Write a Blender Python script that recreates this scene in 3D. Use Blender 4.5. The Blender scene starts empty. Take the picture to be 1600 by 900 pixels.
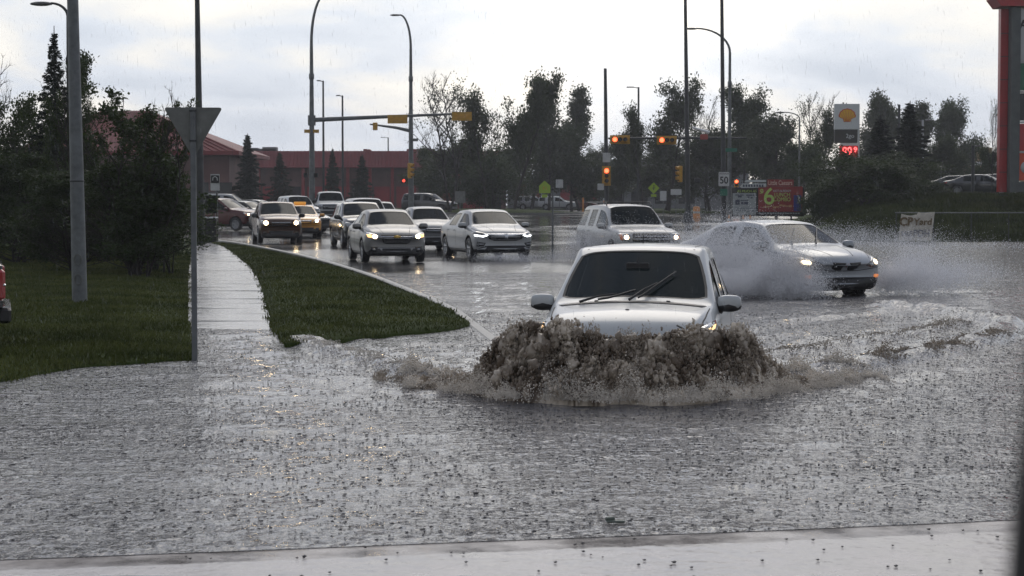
import bpy, bmesh, math, random
import numpy as np
from mathutils import Vector, Matrix
from mathutils.bvhtree import BVHTree

R = math.radians
C = bpy.context.scene.collection
scene = bpy.context.scene

# ------------------------------------------------------------------ camera
F = 3000.0            # focal length in pixels of the 1600 px wide photograph
HCAM = 1.70           # metres above the flood water
PITCH = math.atan((450 - 316) / F)
cam_d = bpy.data.cameras.new('camera')
cam = bpy.data.objects.new('camera', cam_d)
C.objects.link(cam)
cam.location = (0, 0, HCAM)
cam.rotation_euler = (R(90) - PITCH, 0, 0)
cam_d.sensor_width = 36.0
cam_d.lens = 36.0 * F / 1600.0
cam_d.clip_start = 0.05
cam_d.clip_end = 6000
cam_d.dof.use_dof = True
cam_d.dof.focus_distance = 24.0
cam_d.dof.aperture_fstop = 9.0
scene.camera = cam

# ------------------------------------------------------------------ sky
SUN_AZ = R(3.0)       # to the right of the view axis (+Y)
SUN_EL = R(40.0)
w = bpy.data.worlds.new('World')
scene.world = w
w.use_nodes = True
nt = w.node_tree
nt.nodes.clear()
N, L = nt.nodes, nt.links
def nd(tree, t, **kw):
    n = tree.nodes.new(t)
    for k, v in kw.items():
        setattr(n, k, v)
    return n
def math_n(tree, op, a, b=None, clamp=False):
    n = tree.nodes.new('ShaderNodeMath'); n.operation = op; n.use_clamp = clamp
    for i, v in enumerate((a, b)):
        if v is None: continue
        if isinstance(v, (int, float)): n.inputs[i].default_value = v
        else: tree.links.new(v, n.inputs[i])
    return n.outputs[0]
def mix_c(tree, fac, a, b, mode='MIX'):
    n = tree.nodes.new('ShaderNodeMix'); n.data_type = 'RGBA'; n.blend_type = mode
    for i, v in ((0, fac), (6, a), (7, b)):
        if isinstance(v, (int, float)): n.inputs[i].default_value = v
        elif isinstance(v, tuple): n.inputs[i].default_value = (*v[:3], 1)
        else: tree.links.new(v, n.inputs[i])
    return n.outputs[2]
def ramp(tree, fac, stops):
    n = tree.nodes.new('ShaderNodeValToRGB')
    cr = n.color_ramp
    while len(cr.elements) < len(stops): cr.elements.new(0.5)
    for e, (p, c) in zip(cr.elements, stops):
        e.position = p
        e.color = (c, c, c, 1) if isinstance(c, (int, float)) else (*c[:3], 1)
    tree.links.new(fac, n.inputs[0])
    return n.outputs[0]
sky = nd(nt, 'ShaderNodeTexSky', sky_type='NISHITA', sun_disc=False)
sky.sun_elevation = SUN_EL
sky.sun_rotation = SUN_AZ
sky.air_density = 1.5; sky.dust_density = 3.0
tc = nd(nt, 'ShaderNodeTexCoord')
sep = nd(nt, 'ShaderNodeSeparateXYZ'); L.new(tc.outputs['Generated'], sep.inputs[0])
mp = nd(nt, 'ShaderNodeMapping'); mp.inputs['Scale'].default_value = (7.0, 7.0, 19.0)
mp.inputs['Location'].default_value = (3.3, 1.2, 2.4)
L.new(tc.outputs['Generated'], mp.inputs[0])
n1 = nd(nt, 'ShaderNodeTexNoise'); n1.inputs['Scale'].default_value = 1.0; n1.inputs['Detail'].default_value = 7; n1.inputs['Roughness'].default_value = 0.5
n1.inputs['Distortion'].default_value = 0.35
L.new(mp.outputs[0], n1.inputs[0])
mp2 = nd(nt, 'ShaderNodeMapping'); mp2.inputs['Scale'].default_value = (2.2, 2.2, 6.5); mp2.inputs['Location'].default_value = (9.1, 4.0, 2.0)
L.new(tc.outputs['Generated'], mp2.inputs[0])
n2 = nd(nt, 'ShaderNodeTexNoise'); n2.inputs['Scale'].default_value = 1.3; n2.inputs['Detail'].default_value = 5
L.new(mp2.outputs[0], n2.inputs[0])
cl = math_n(nt, 'ADD', math_n(nt, 'MULTIPLY', n1.outputs[0], 0.65), math_n(nt, 'MULTIPLY', n2.outputs[0], 0.35))
cloud = ramp(nt, cl, [(0.38, (0.46, 0.53, 0.64)), (0.455, (0.60, 0.66, 0.755)), (0.51, (0.76, 0.765, 0.765)), (0.59, (0.97, 0.93, 0.85))])
# glow where the sun stands behind the cloud
sd = (math.sin(SUN_AZ) * math.cos(R(6.5)), math.cos(SUN_AZ) * math.cos(R(6.5)), math.sin(R(6.5)))
dp = nd(nt, 'ShaderNodeVectorMath', operation='DOT_PRODUCT'); L.new(tc.outputs['Generated'], dp.inputs[0]); dp.inputs[1].default_value = sd
g1 = math_n(nt, 'POWER', math_n(nt, 'MAXIMUM', dp.outputs['Value'], 0.0), 420.0)
g2 = math_n(nt, 'POWER', math_n(nt, 'MAXIMUM', dp.outputs['Value'], 0.0), 40.0)
gl = math_n(nt, 'ADD', math_n(nt, 'MULTIPLY', g1, 0.45), math_n(nt, 'MULTIPLY', g2, 0.06))
cloud = mix_c(nt, 1.0, cloud, mix_c(nt, gl, (0, 0, 0), (1.0, 0.94, 0.84)), 'ADD')
# the storm is darker overhead and behind the camera
el = ramp(nt, sep.outputs[2], [(0.0, 1.0), (0.14, 1.0), (0.38, (0.75, 0.78, 0.90)), (1.0, (0.50, 0.53, 0.62))])
fr = ramp(nt, math_n(nt, 'ADD', math_n(nt, 'MULTIPLY', sep.outputs[1], 0.5), 0.5), [(0.0, 0.52), (0.6, 0.68), (0.95, 1.0)])
cloud = mix_c(nt, 1.0, cloud, el, 'MULTIPLY')
cloud = mix_c(nt, 1.0, cloud, fr, 'MULTIPLY')
cloud10 = mix_c(nt, 1.0, cloud, (10.0, 10.0, 10.0), 'MULTIPLY')
allsky = mix_c(nt, 0.93, sky.outputs[0], cloud10)
bg = nd(nt, 'ShaderNodeBackground'); bg.inputs[1].default_value = 0.10
L.new(allsky, bg.inputs[0])
wo = nd(nt, 'ShaderNodeOutputWorld'); L.new(bg.outputs[0], wo.inputs[0])

sun_d = bpy.data.lights.new('sun', 'SUN'); sun_d.energy = 0.5; sun_d.angle = R(32); sun_d.color = (1.0, 0.93, 0.82)
sun = bpy.data.objects.new('sun', sun_d); C.objects.link(sun)
sun.rotation_euler = (R(90) - SUN_EL, 0, R(180) - SUN_AZ)
sun.location = (0, 0, 60)

scene.view_settings.view_transform = 'Standard'
scene.view_settings.look = 'None'
scene.view_settings.gamma = 1
scene.view_settings.exposure = 0.36
scene.render.engine = 'CYCLES'
cy = scene.cycles
cy.use_denoising = True
cy.max_bounces = 8; cy.diffuse_bounces = 3; cy.glossy_bounces = 4; cy.transmission_bounces = 6
cy.transparent_max_bounces = 12; cy.volume_bounces = 0
cy.sample_clamp_indirect = 3.0
cy.sample_clamp_direct = 12.0
cy.caustics_reflective = False; cy.caustics_refractive = False
cy.use_light_tree = True
cy.blur_glossy = 0.5

# ------------------------------------------------------------------ pixel -> world
_cp, _sp = math.cos(PITCH), math.sin(PITCH)
def ray(px, py):
    xc = (px - 800) / F; yc = -(py - 450) / F
    return Vector((xc, _cp + yc * _sp, -_sp + yc * _cp))
def G(px, py, z=0.0):
    d = ray(px, py); t = (z - HCAM) / d.z
    return Vector((d.x * t, d.y * t, z))
def at(px, py, Y):
    d = ray(px, py); t = Y / d.y
    return Vector((d.x * t, Y, HCAM + d.z * t))
def X(px, Y): return (px - 800) / F * Y
def smooth(a, b, x):
    t = np.clip((np.asarray(x, float) - a) / (b - a), 0, 1)
    return t * t * (3 - 2 * t)
def road_z(x, y):
    """height of the asphalt: a dip under the flood, then a slow rise to the junction"""
    dip0 = 42 + 45 * smooth(2.0, 9.0, np.asarray(x, float))
    z = -0.46 * (1 - smooth(dip0 - 16, dip0 + 6, y)) + 0.012
    return z + 0.40 * np.clip((np.asarray(y, float) - 78) / 47, 0, 1.75)
def rz(x, y): return float(road_z(x, y))

# ------------------------------------------------------------------ noise (numpy)
def _hash(i, j, k, s):
    n = (i * 374761393 + j * 668265263 + k * 2147483647 + s * 974634777) & 0xffffffff
    n = ((n ^ (n >> 13)) * 1274126177) & 0xffffffff
    return ((n ^ (n >> 16)) & 0xffff) / 65535.0
def vnoise(x, y, z=0.0, s=0):
    x, y, z = np.broadcast_arrays(np.asarray(x, float), np.asarray(y, float), np.asarray(z, float))
    xi, yi, zi = np.floor(x).astype(np.int64), np.floor(y).astype(np.int64), np.floor(z).astype(np.int64)
    fx, fy, fz = x - xi, y - yi, z - zi
    fx = fx * fx * (3 - 2 * fx); fy = fy * fy * (3 - 2 * fy); fz = fz * fz * (3 - 2 * fz)
    r = 0
    for a in (0, 1):
        for b in (0, 1):
            for c in (0, 1):
                r = r + _hash(xi + a, yi + b, zi + c, s) * (fx if a else 1 - fx) * (fy if b else 1 - fy) * (fz if c else 1 - fz)
    return r * 2 - 1
def fbm(x, y, z=0.0, o=4, s=0, g=0.5):
    r = 0; a = 1.0
    for k in range(o):
        r = r + a * vnoise(x * 2 ** k, y * 2 ** k, z * 2 ** k, s + k); a *= g
    return r

# ------------------------------------------------------------------ materials
MATS = {}
def mat(name, col=(0.5, 0.5, 0.5), rough=0.5, metal=0.0, spec=0.5, var=0.0, vscale=3.0, bump=0.0, bscale=30.0,
        emit=None, estr=0.0, coat=0.0, alpha=None, backdark=False, dist=0.02, ior=1.5, rvar=0.0, col2=None):
    if name in MATS: return MATS[name]
    m = bpy.data.materials.new(name); m.use_nodes = True
    t = m.node_tree; b = t.nodes['Principled BSDF']; out = t.nodes['Material Output']
    b.inputs['Base Color'].default_value = (*col, 1)
    b.inputs['Roughness'].default_value = rough
    b.inputs['Metallic'].default_value = metal
    b.inputs['IOR'].default_value = ior
    b.inputs['Specular IOR Level'].default_value = spec
    b.inputs['Coat Weight'].default_value = coat; b.inputs['Coat Roughness'].default_value = 0.04
    co = nd(t, 'ShaderNodeTexCoord')
    if var > 0 or col2 is not None or rvar > 0:
        n = nd(t, 'ShaderNodeTexNoise'); n.inputs['Scale'].default_value = vscale; n.inputs['Detail'].default_value = 6
        n.inputs['Roughness'].default_value = 0.62
        t.links.new(co.outputs['Object'], n.inputs[0])
        f = ramp(t, n.outputs[0], [(0.33, 0.0), (0.67, 1.0)])
        lo = tuple(c * (1 - var) for c in col); hi = col2 if col2 is not None else tuple(min(1, c * (1 + var)) for c in col)
        t.links.new(mix_c(t, f, lo, hi), b.inputs['Base Color'])
        if rvar > 0:
            t.links.new(math_n(t, 'ADD', math_n(t, 'MULTIPLY', f, rvar), rough - rvar * 0.5, clamp=True), b.inputs['Roughness'])
    if bump > 0:
        n = nd(t, 'ShaderNodeTexNoise'); n.inputs['Scale'].default_value = bscale; n.inputs['Detail'].default_value = 4
        t.links.new(co.outputs['Object'], n.inputs[0])
        bp = nd(t, 'ShaderNodeBump'); bp.inputs['Strength'].default_value = bump; bp.inputs['Distance'].default_value = dist
        t.links.new(n.outputs[0], bp.inputs['Height']); t.links.new(bp.outputs[0], b.inputs['Normal'])
    if emit is not None:
        b.inputs['Emission Color'].default_value = (*emit, 1); b.inputs['Emission Strength'].default_value = estr
    last = b.outputs[0]
    if alpha is not None:
        tr = nd(t, 'ShaderNodeBsdfTransparent'); mx = nd(t, 'ShaderNodeMixShader'); mx.inputs[0].default_value = alpha
        t.links.new(tr.outputs[0], mx.inputs[1]); t.links.new(last, mx.inputs[2]); last = mx.outputs[0]
    if backdark:
        g = nd(t, 'ShaderNodeNewGeometry'); df = nd(t, 'ShaderNodeBsdfDiffuse'); df.inputs[0].default_value = (0.025, 0.025, 0.027, 1)
        mx = nd(t, 'ShaderNodeMixShader'); t.links.new(g.outputs['Backfacing'], mx.inputs[0])
        t.links.new(last, mx.inputs[1]); t.links.new(df.outputs[0], mx.inputs[2]); last = mx.outputs[0]
    t.links.new(last, out.inputs['Surface'])
    MATS[name] = m
    return m

# ------------------------------------------------------------------ object helpers
def meta(o, label=None, cat=None, group=None, kind=None):
    if label: o['label'] = label
    if cat: o['category'] = cat
    if group: o['group'] = group
    if kind: o['kind'] = kind
    return o
def thing(name, label, cat, loc=(0, 0, 0), rot=0.0, group=None):
    o = bpy.data.objects.new(name, None); C.objects.link(o)
    o.empty_display_size = 0.3
    o.location = loc; o.rotation_euler = (0, 0, rot)
    return meta(o, label, cat, group)
def link_mesh(name, me, parent=None, loc=None):
    o = bpy.data.objects.new(name, me); C.objects.link(o)
    if parent is not None: o.parent = parent
    if loc is not None: o.location = loc
    return o
def dup(o, parent=None):
    c = o.copy(); C.objects.link(c)
    if parent is not None: c.parent = parent
    for ch in list(o.children): dup(ch, c)
    return c
class MB:
    """collects simple shapes and links them as one mesh"""
    def __init__(s): s.v = []; s.f = []; s.m = []; s.sm = []
    def add(s, vs, fs, m=0, smooth=False):
        k = len(s.v); s.v += [tuple(p) for p in vs]
        for f in fs: s.f.append(tuple(i + k for i in f)); s.m.append(m); s.sm.append(smooth)
    def box(s, c, d, rz=0.0, m=0, tilt=None, bev=0.0):
        x, y, z = d[0] / 2, d[1] / 2, d[2] / 2
        if bev > 0:
            b = bev; vs = []; 
            ring = [(x - b, y), (x, y - b), (x, -y + b), (x - b, -y), (-x + b, -y), (-x, -y + b), (-x, y - b), (-x + b, y)]
            ri = [(px * (1 - b / x), py * (1 - b / y)) for px, py in ring]
            for zz, rr in ((-z, ri), (-z + b, ring), (z - b, ring), (z, ri)): vs += [(px, py, zz) for px, py in rr]
            fs = [tuple(range(7, -1, -1))[::-1][::-1], tuple(range(24, 32))]
            for k in range(3):
                for i in range(8): fs.append((k * 8 + i, k * 8 + i + 8, k * 8 + (i + 1) % 8 + 8, k * 8 + (i + 1) % 8))
        else:
            vs = [(i, j, k) for i in (-x, x) for j in (-y, y) for k in (-z, z)]
            fs = [(0, 1, 3, 2), (4, 6, 7, 5), (0, 4, 5, 1), (2, 3, 7, 6), (0, 2, 6, 4), (1, 5, 7, 3)]
        M = Matrix.Rotation(rz, 3, 'Z')
        if tilt is not None: M = M @ tilt
        vs = [M @ Vector(p) + Vector(c) for p in vs]
        s.add(vs, fs, m); return s
    def tube(s, pts, rad, n=8, m=0, caps=True):
        pts = [Vector(p) for p in pts]
        if isinstance(rad, (int, float)): rad = [rad] * len(pts)
        vs = []; prev = None
        for i, p in enumerate(pts):
            d = (pts[min(i + 1, len(pts) - 1)] - pts[max(i - 1, 0)])
            if d.length < 1e-9: d = Vector((0, 0, 1))
            d.normalize()
            if prev is None:
                u = d.cross(Vector((0, 1, 0.13)))
                if u.length < 1e-3: u = d.cross(Vector((1, 0, 0)))
            else:
                u = prev - d * prev.dot(d)
            u.normalize(); prev = u; v = d.cross(u)
            for k in range(n):
                a = 2 * math.pi * k / n
                vs.append(p + (u * math.cos(a) + v * math.sin(a)) * rad[i])
        fs = []
        for i in range(len(pts) - 1):
            for k in range(n): fs.append((i * n + k, i * n + (k + 1) % n, (i + 1) * n + (k + 1) % n, (i + 1) * n + k))
        s.add(vs, fs, m, True)
        if caps:
            s.add(vs[:n], [tuple(range(n - 1, -1, -1))], m); s.add(vs[-n:], [tuple(range(n))], m)
        return s
    def lathe(s, prof, axis='Z', c=(0, 0, 0), n=24, m=0):
        vs = []
        for r, h in prof:
            for k in range(n):
                a = 2 * math.pi * k / n
                p = (r * math.cos(a), r * math.sin(a), h)
                if axis == 'Y': p = (p[0], p[2], p[1])
                if axis == 'X': p = (p[2], p[0], p[1])
                vs.append((p[0] + c[0], p[1] + c[1], p[2] + c[2]))
        fs = []
        for i in range(len(prof) - 1):
            for k in range(n): fs.append((i * n + k, i * n + (k + 1) % n, (i + 1) * n + (k + 1) % n, (i + 1) * n + k))
        s.add(vs, fs, m, True); return s
    def prism(s, poly, y0, y1, m=0, plane='XZ', off=(0, 0, 0)):
        """polygon in a plane, extruded along the third axis"""
        def P(a, b, t):
            q = {'XZ': (a, t, b), 'YZ': (t, a, b), 'XY': (a, b, t)}[plane]
            return (q[0] + off[0], q[1] + off[1], q[2] + off[2])
        n = len(poly)
        vs = [P(a, b, y0) for a, b in poly] + [P(a, b, y1) for a, b in poly]
        fs = [tuple(range(n)), tuple(range(2 * n - 1, n - 1, -1))]
        fs += [(i, i + n, (i + 1) % n + n, (i + 1) % n) for i in range(n)]
        s.add(vs, fs, m); return s
    def ball(s, c, r, m=0, n=8, k=6):
        if isinstance(r, (int, float)): r = (r, r, r)
        vs = [(c[0], c[1], c[2] - r[2])]
        for i in range(1, k):
            t = math.pi * i / k
            for j in range(n):
                a = 2 * math.pi * j / n
                vs.append((c[0] + r[0] * math.sin(t) * math.cos(a), c[1] + r[1] * math.sin(t) * math.sin(a), c[2] - r[2] * math.cos(t)))
        vs.append((c[0], c[1], c[2] + r[2]))
        fs = [(0, 1 + (j + 1) % n, 1 + j) for j in range(n)]
        for i in range(k - 2):
            for j in range(n): fs.append((1 + i * n + j, 1 + i * n + (j + 1) % n, 1 + (i + 1) * n + (j + 1) % n, 1 + (i + 1) * n + j))
        e = len(vs) - 1; b = 1 + (k - 2) * n
        fs += [(b + j, b + (j + 1) % n, e) for j in range(n)]
        s.add(vs, fs, m, True); return s
    def mesh(s, name, mats):
        me = bpy.data.meshes.new(name); me.from_pydata(s.v, [], s.f)
        if not isinstance(mats, (list, tuple)): mats = [mats]
        for m_ in mats: me.materials.append(m_)
        me.polygons.foreach_set('material_index', s.m)
        me.polygons.foreach_set('use_smooth', s.sm)
        bm = bmesh.new(); bm.from_mesh(me); bmesh.ops.recalc_face_normals(bm, faces=bm.faces); bm.to_mesh(me); bm.free()
        me.update(); return me
    def build(s, name, mats, parent=None, loc=None):
        return link_mesh(name, s.mesh(name, mats), parent, loc)
def np_mesh(name, verts, faces, mats, fidx=None, smooth_=False):
    """fast mesh from numpy arrays; faces is (n,k)"""
    me = bpy.data.meshes.new(name)
    verts = np.asarray(verts, np.float32); faces = np.asarray(faces, np.int32)
    n, k = faces.shape
    me.vertices.add(len(verts)); me.vertices.foreach_set('co', verts.ravel())
    me.loops.add(n * k); me.loops.foreach_set('vertex_index', faces.ravel())
    me.polygons.add(n); me.polygons.foreach_set('loop_start', np.arange(0, n * k, k, dtype=np.int32))
    me.polygons.foreach_set('loop_total', np.full(n, k, np.int32))
    if not isinstance(mats, (list, tuple)): mats = [mats]
    for m_ in mats: me.materials.append(m_)
    if fidx is not None: me.polygons.foreach_set('material_index', np.asarray(fidx, np.int32))
    me.polygons.foreach_set('use_smooth', np.full(n, smooth_, bool))
    me.update(calc_edges=True); me.validate()
    return me
def text_part(body, size, matl, parent, loc, rot=(R(90), 0, 0), depth=0.004, align='CENTER', sx=1.0, name='lettering', shear=0.0, bold=0.0):
    cu = bpy.data.curves.new('lettering', 'FONT'); cu.body = body; cu.size = size
    cu.align_x = align; cu.align_y = 'CENTER'; cu.extrude = depth; cu.shear = shear; cu.offset = bold
    o = bpy.data.objects.new('tmp', cu); C.objects.link(o)
    dg = bpy.context.evaluated_depsgraph_get(); me = bpy.data.meshes.new_from_object(o.evaluated_get(dg))
    bpy.data.objects.remove(o); bpy.data.curves.remove(cu)
    me.materials.clear(); me.materials.append(matl)
    q = link_mesh(name, me, parent, loc); q.rotation_euler = rot; q.scale = (sx, 1, 1)
    return q

# ================================================================== SETTING
def wet_asphalt():
    m = mat('wet_asphalt', (0.045, 0.045, 0.048), 0.12)
    t = m.node_tree; b = t.nodes['Principled BSDF']
    co = nd(t, 'ShaderNodeTexCoord')
    def noise(scale, detail=5, sc=(1, 1, 1), rough=0.55, loc=(0, 0, 0)):
        mpn = nd(t, 'ShaderNodeMapping'); mpn.inputs['Scale'].default_value = sc; mpn.inputs['Location'].default_value = loc
        t.links.new(co.outputs['Object'], mpn.inputs[0])
        n = nd(t, 'ShaderNodeTexNoise'); n.inputs['Scale'].default_value = scale; n.inputs['Detail'].default_value = detail
        n.inputs['Roughness'].default_value = rough; t.links.new(mpn.outputs[0], n.inputs[0]); return n.outputs[0]
    pud = ramp(t, noise(0.22, 5, (1, 0.5, 1)), [(0.40, 0.0), (0.56, 1.0)])
    t.links.new(math_n(t, 'ADD', math_n(t, 'MULTIPLY', pud, -0.14), 0.21), b.inputs['Roughness'])
    t.links.new(mix_c(t, ramp(t, noise(3, 6), [(0.3, 0.0), (0.7, 1.0)]), (0.033, 0.033, 0.036), (0.062, 0.061, 0.062)), b.inputs['Base Color'])
    bp = nd(t, 'ShaderNodeBump'); bp.inputs['Strength'].default_value = 0.5; bp.inputs['Distance'].default_value = 0.012
    t.links.new(noise(9, 4), bp.inputs['Height'])
    bp2 = nd(t, 'ShaderNodeBump'); bp2.inputs['Strength'].default_value = 0.25; bp2.inputs['Distance'].default_value = 0.05
    t.links.new(noise(1.3, 3), bp2.inputs['Height']); t.links.new(bp.outputs[0], bp2.inputs['Normal'])
    t.links.new(bp2.outputs[0], b.inputs['Normal'])
    b.inputs['Specular IOR Level'].default_value = 0.6
    return m
def water_mat():
    m = mat('flood_water', (0.085, 0.072, 0.058), 0.035, ior=1.333)
    t = m.node_tree; b = t.nodes['Principled BSDF']
    co = nd(t, 'ShaderNodeTexCoord')
    def mapd(sc, loc=(0, 0, 0)):
        mpn = nd(t, 'ShaderNodeMapping'); mpn.inputs['Scale'].default_value = sc; mpn.inputs['Location'].default_value = loc
        t.links.new(co.outputs['Object'], mpn.inputs[0]); return mpn.outputs[0]
    def noise(scale, detail=4, sc=(1, 1, 1), rough=0.55):
        n = nd(t, 'ShaderNodeTexNoise'); n.inputs['Scale'].default_value = scale; n.inputs['Detail'].default_value = detail
        n.inputs['Roughness'].default_value = rough; t.links.new(mapd(sc), n.inputs[0]); return n.outputs[0]
    def rings(scale, loc, k):
        v = nd(t, 'ShaderNodeTexVoronoi'); v.voronoi_dimensions = '2D'; v.inputs['Scale'].default_value = scale
        t.links.new(mapd((1, 1, 1), loc), v.inputs['Vector'])
        sc_ = nd(t, 'ShaderNodeSeparateColor'); t.links.new(v.outputs['Color'], sc_.inputs[0])
        d = v.outputs['Distance']
        rad = math_n(t, 'ADD', math_n(t, 'MULTIPLY', sc_.outputs[0], 0.32), 0.04)
        off = math_n(t, 'DIVIDE', math_n(t, 'SUBTRACT', d, rad), 0.10)
        env = math_n(t, 'EXPONENT', math_n(t, 'MULTIPLY', math_n(t, 'MULTIPLY', off, off), -1.0))
        wv = math_n(t, 'COSINE', math_n(t, 'MULTIPLY', math_n(t, 'SUBTRACT', d, rad), k))
        return math_n(t, 'MULTIPLY', wv, math_n(t, 'MULTIPLY', env, math_n(t, 'SUBTRACT', 1.0, sc_.outputs[0])))
    r1 = rings(7.0, (0, 0, 0), 34.0); r2 = rings(13.0, (3.7, 1.9, 0), 30.0); r3 = rings(24.0, (1.7, 5.9, 0), 28.0)
    rr = math_n(t, 'ADD', math_n(t, 'MULTIPLY', r1, 0.012), math_n(t, 'ADD', math_n(t, 'MULTIPLY', r2, 0.008), math_n(t, 'MULTIPLY', r3, 0.0045)))
    chop = math_n(t, 'ADD', math_n(t, 'MULTIPLY', noise(11, 2, (1, 0.62, 1), 0.5), 0.026), math_n(t, 'MULTIPLY', noise(30, 2, (1, 0.6, 1), 0.5), 0.0075))
    swell = math_n(t, 'MULTIPLY', noise(2.6, 3, (0.55, 1.3, 1)), 0.030)
    h = math_n(t, 'ADD', rr, math_n(t, 'ADD', chop, swell))
    calm = ramp(t, noise(0.30, 3, (0.5, 1.6, 1)), [(0.35, 0.55), (0.65, 1.0)])
    bp = nd(t, 'ShaderNodeBump'); bp.inputs['Distance'].default_value = 1.0
    t.links.new(calm, bp.inputs['Strength']); t.links.new(h, bp.inputs['Height'])
    t.links.new(bp.outputs[0], b.inputs['Normal'])
    silt = ramp(t, noise(0.5, 5), [(0.35, 0.0), (0.7, 1.0)])
    t.links.new(mix_c(t, silt, (0.155, 0.150, 0.154), (0.195, 0.190, 0.192)), b.inputs['Base Color'])
    return m
M_ASPH = wet_asphalt(); M_WATER = water_mat()
M_GRASSBASE = mat('turf', (0.050, 0.074, 0.014), 0.85, var=0.45, vscale=1.6, bump=0.6, bscale=25, dist=0.03, spec=0.08, col2=(0.046, 0.066, 0.014))
M_EARTH = mat('earth', (0.040, 0.045, 0.022), 0.9, var=0.4, vscale=0.05, spec=0.2)
M_WALK = mat('wet_concrete', (0.36, 0.35, 0.34), 0.22, var=0.22, vscale=2.2, rvar=0.16, bump=0.35, bscale=16, dist=0.012, spec=0.9)
M_KERB = mat('kerb_concrete', (0.11, 0.105, 0.10), 0.3, var=0.25, vscale=4, bump=0.3, bscale=40)

# the ground as one sheet to the horizon
mb = MB()
mb.add([(-700, -300, -0.75), (700, -300, -0.75), (700, 800, -0.75), (-700, 800, -0.75)], [(0, 1, 2, 3)])
meta(mb.build('ground', M_EARTH), kind='structure')
# far ground beyond the junction, level with the risen road
def grid_sheet(name, xs, ys, zf, matl, sm=True, kind='structure'):
    XX, YY = np.meshgrid(xs, ys)
    V = np.stack([XX, YY, zf(XX, YY)], -1).reshape(-1, 3)
    nx, ny = len(xs), len(ys)
    i = np.arange(ny - 1)[:, None] * nx + np.arange(nx - 1)[None, :]
    Fc = np.stack([i, i + 1, i + nx + 1, i + nx], -1).reshape(-1, 4)
    return meta(link_mesh(name, np_mesh(name, V, Fc, matl, smooth_=sm)), kind=kind)
grid_sheet('road', np.linspace(-120, 130, 120), np.concatenate([np.linspace(4, 130, 160), np.linspace(132, 300, 60)]),
           lambda x, y: road_z(x, y) + 0.008 * fbm(x * 0.15, y * 0.15, 0, 2, 5), M_ASPH)

# ---- flood water : really displaced surface
CARX, CARY = X(990, 18.2), 18.2        # nose of the wading car
def wake_h(x, y):
    """bow and stern waves of the wading car, as height"""
    h = np.zeros_like(x)
    # long V arms : polylines in world coordinates
    arms = [([(470, 530), (520, 548), (580, 562), (650, 585), (720, 600)], 0.13, 0.065, 0),
            ([(1200, 602), (1290, 585), (1380, 568), (1470, 552), (1560, 528), (1572, 508), (1500, 490), (1390, 478)], 0.14, 0.095, 1),
            ([(1150, 560), (1240, 548), (1330, 535), (1420, 522), (1500, 505)], 0.12, 0.05, 0),
            ([(1130, 520), (1220, 500), (1330, 490), (1400, 480)], 0.12, 0.025, 0)]
    for pl, wd, am, sd_ in arms:
        P = [G(a, b) for a, b in pl]
        best = np.full(x.shape, 1e9)
        for a, b in zip(P[:-1], P[1:]):
            dx, dy = b.x - a.x, b.y - a.y; l2 = dx * dx + dy * dy
            t = np.clip(((x - a.x) * dx + (y - a.y) * dy) / l2, 0, 1)
            best = np.minimum(best, np.hypot(x - a.x - t * dx, (y - a.y - t * dy)))
        nn = fbm(x * 3.0, y * 3.0, 0, 4, 31 + sd_)
        lw = wd * (1.7 + 0.25 * nn)
        h += am * (1 + 0.30 * nn) * np.exp(-(best / lw) ** 2)
        h += 0.02 * np.cos(best * 9) * np.exp(-(best / 1.1) ** 2) * (best > 0.1)
    return h
def water_z(x, y):
    n = 0.007 * fbm(x * 1.1, y * 2.2, 0, 3, 3) + 0.0035 * fbm(x * 4.5, y * 6.0, 0, 3, 9)
    far = smooth(60, 30, y) * 0.8 + 0.2
    z = n * far + wake_h(x, y)
    # churned water round both moving cars
    dn = np.hypot((x - X(995, 19.6)) / 2.4, (y - 19.6) / 3.4)
    z += 0.028 * fbm(x * 3.2, y * 3.2, 0, 3, 77) * np.exp(-(dn / 1.05) ** 4)
    dp_ = np.hypot((x - X(1240, 35.0)) / 4.5, (y - 35.0) / 4.0)
    z += 0.03 * fbm(x * 2.2, y * 3.2, 0, 4, 78) * np.exp(-(dp_) ** 4)
    # trough in front of the bow wave
    tr = np.hypot((x - X(940, 16.2)) / 1.9, (y - 16.0) / 0.8)
    z -= 0.05 * np.exp(-tr ** 2)
    return z
rows = [4.0]
while rows[-1] < 120: rows.append(rows[-1] * 1.0058)
rows = np.array(rows); us = np.linspace(-1, 1, 520)
UU, YY = np.meshgrid(us, rows)
XX = UU * (5.0 + 0.42 * YY) + 0.06 * YY
ZZ = water_z(XX, YY)
V = np.stack([XX, YY, ZZ], -1).reshape(-1, 3); nx = len(us)
ii = np.arange(len(rows) - 1)[:, None] * nx + np.arange(nx - 1)[None, :]
Fc = np.stack([ii, ii + 1, ii + nx + 1, ii + nx], -1).reshape(-1, 4)
meta(link_mesh('flood_water', np_mesh('flood_water', V, Fc, M_WATER, smooth_=True)), kind='structure')

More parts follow.
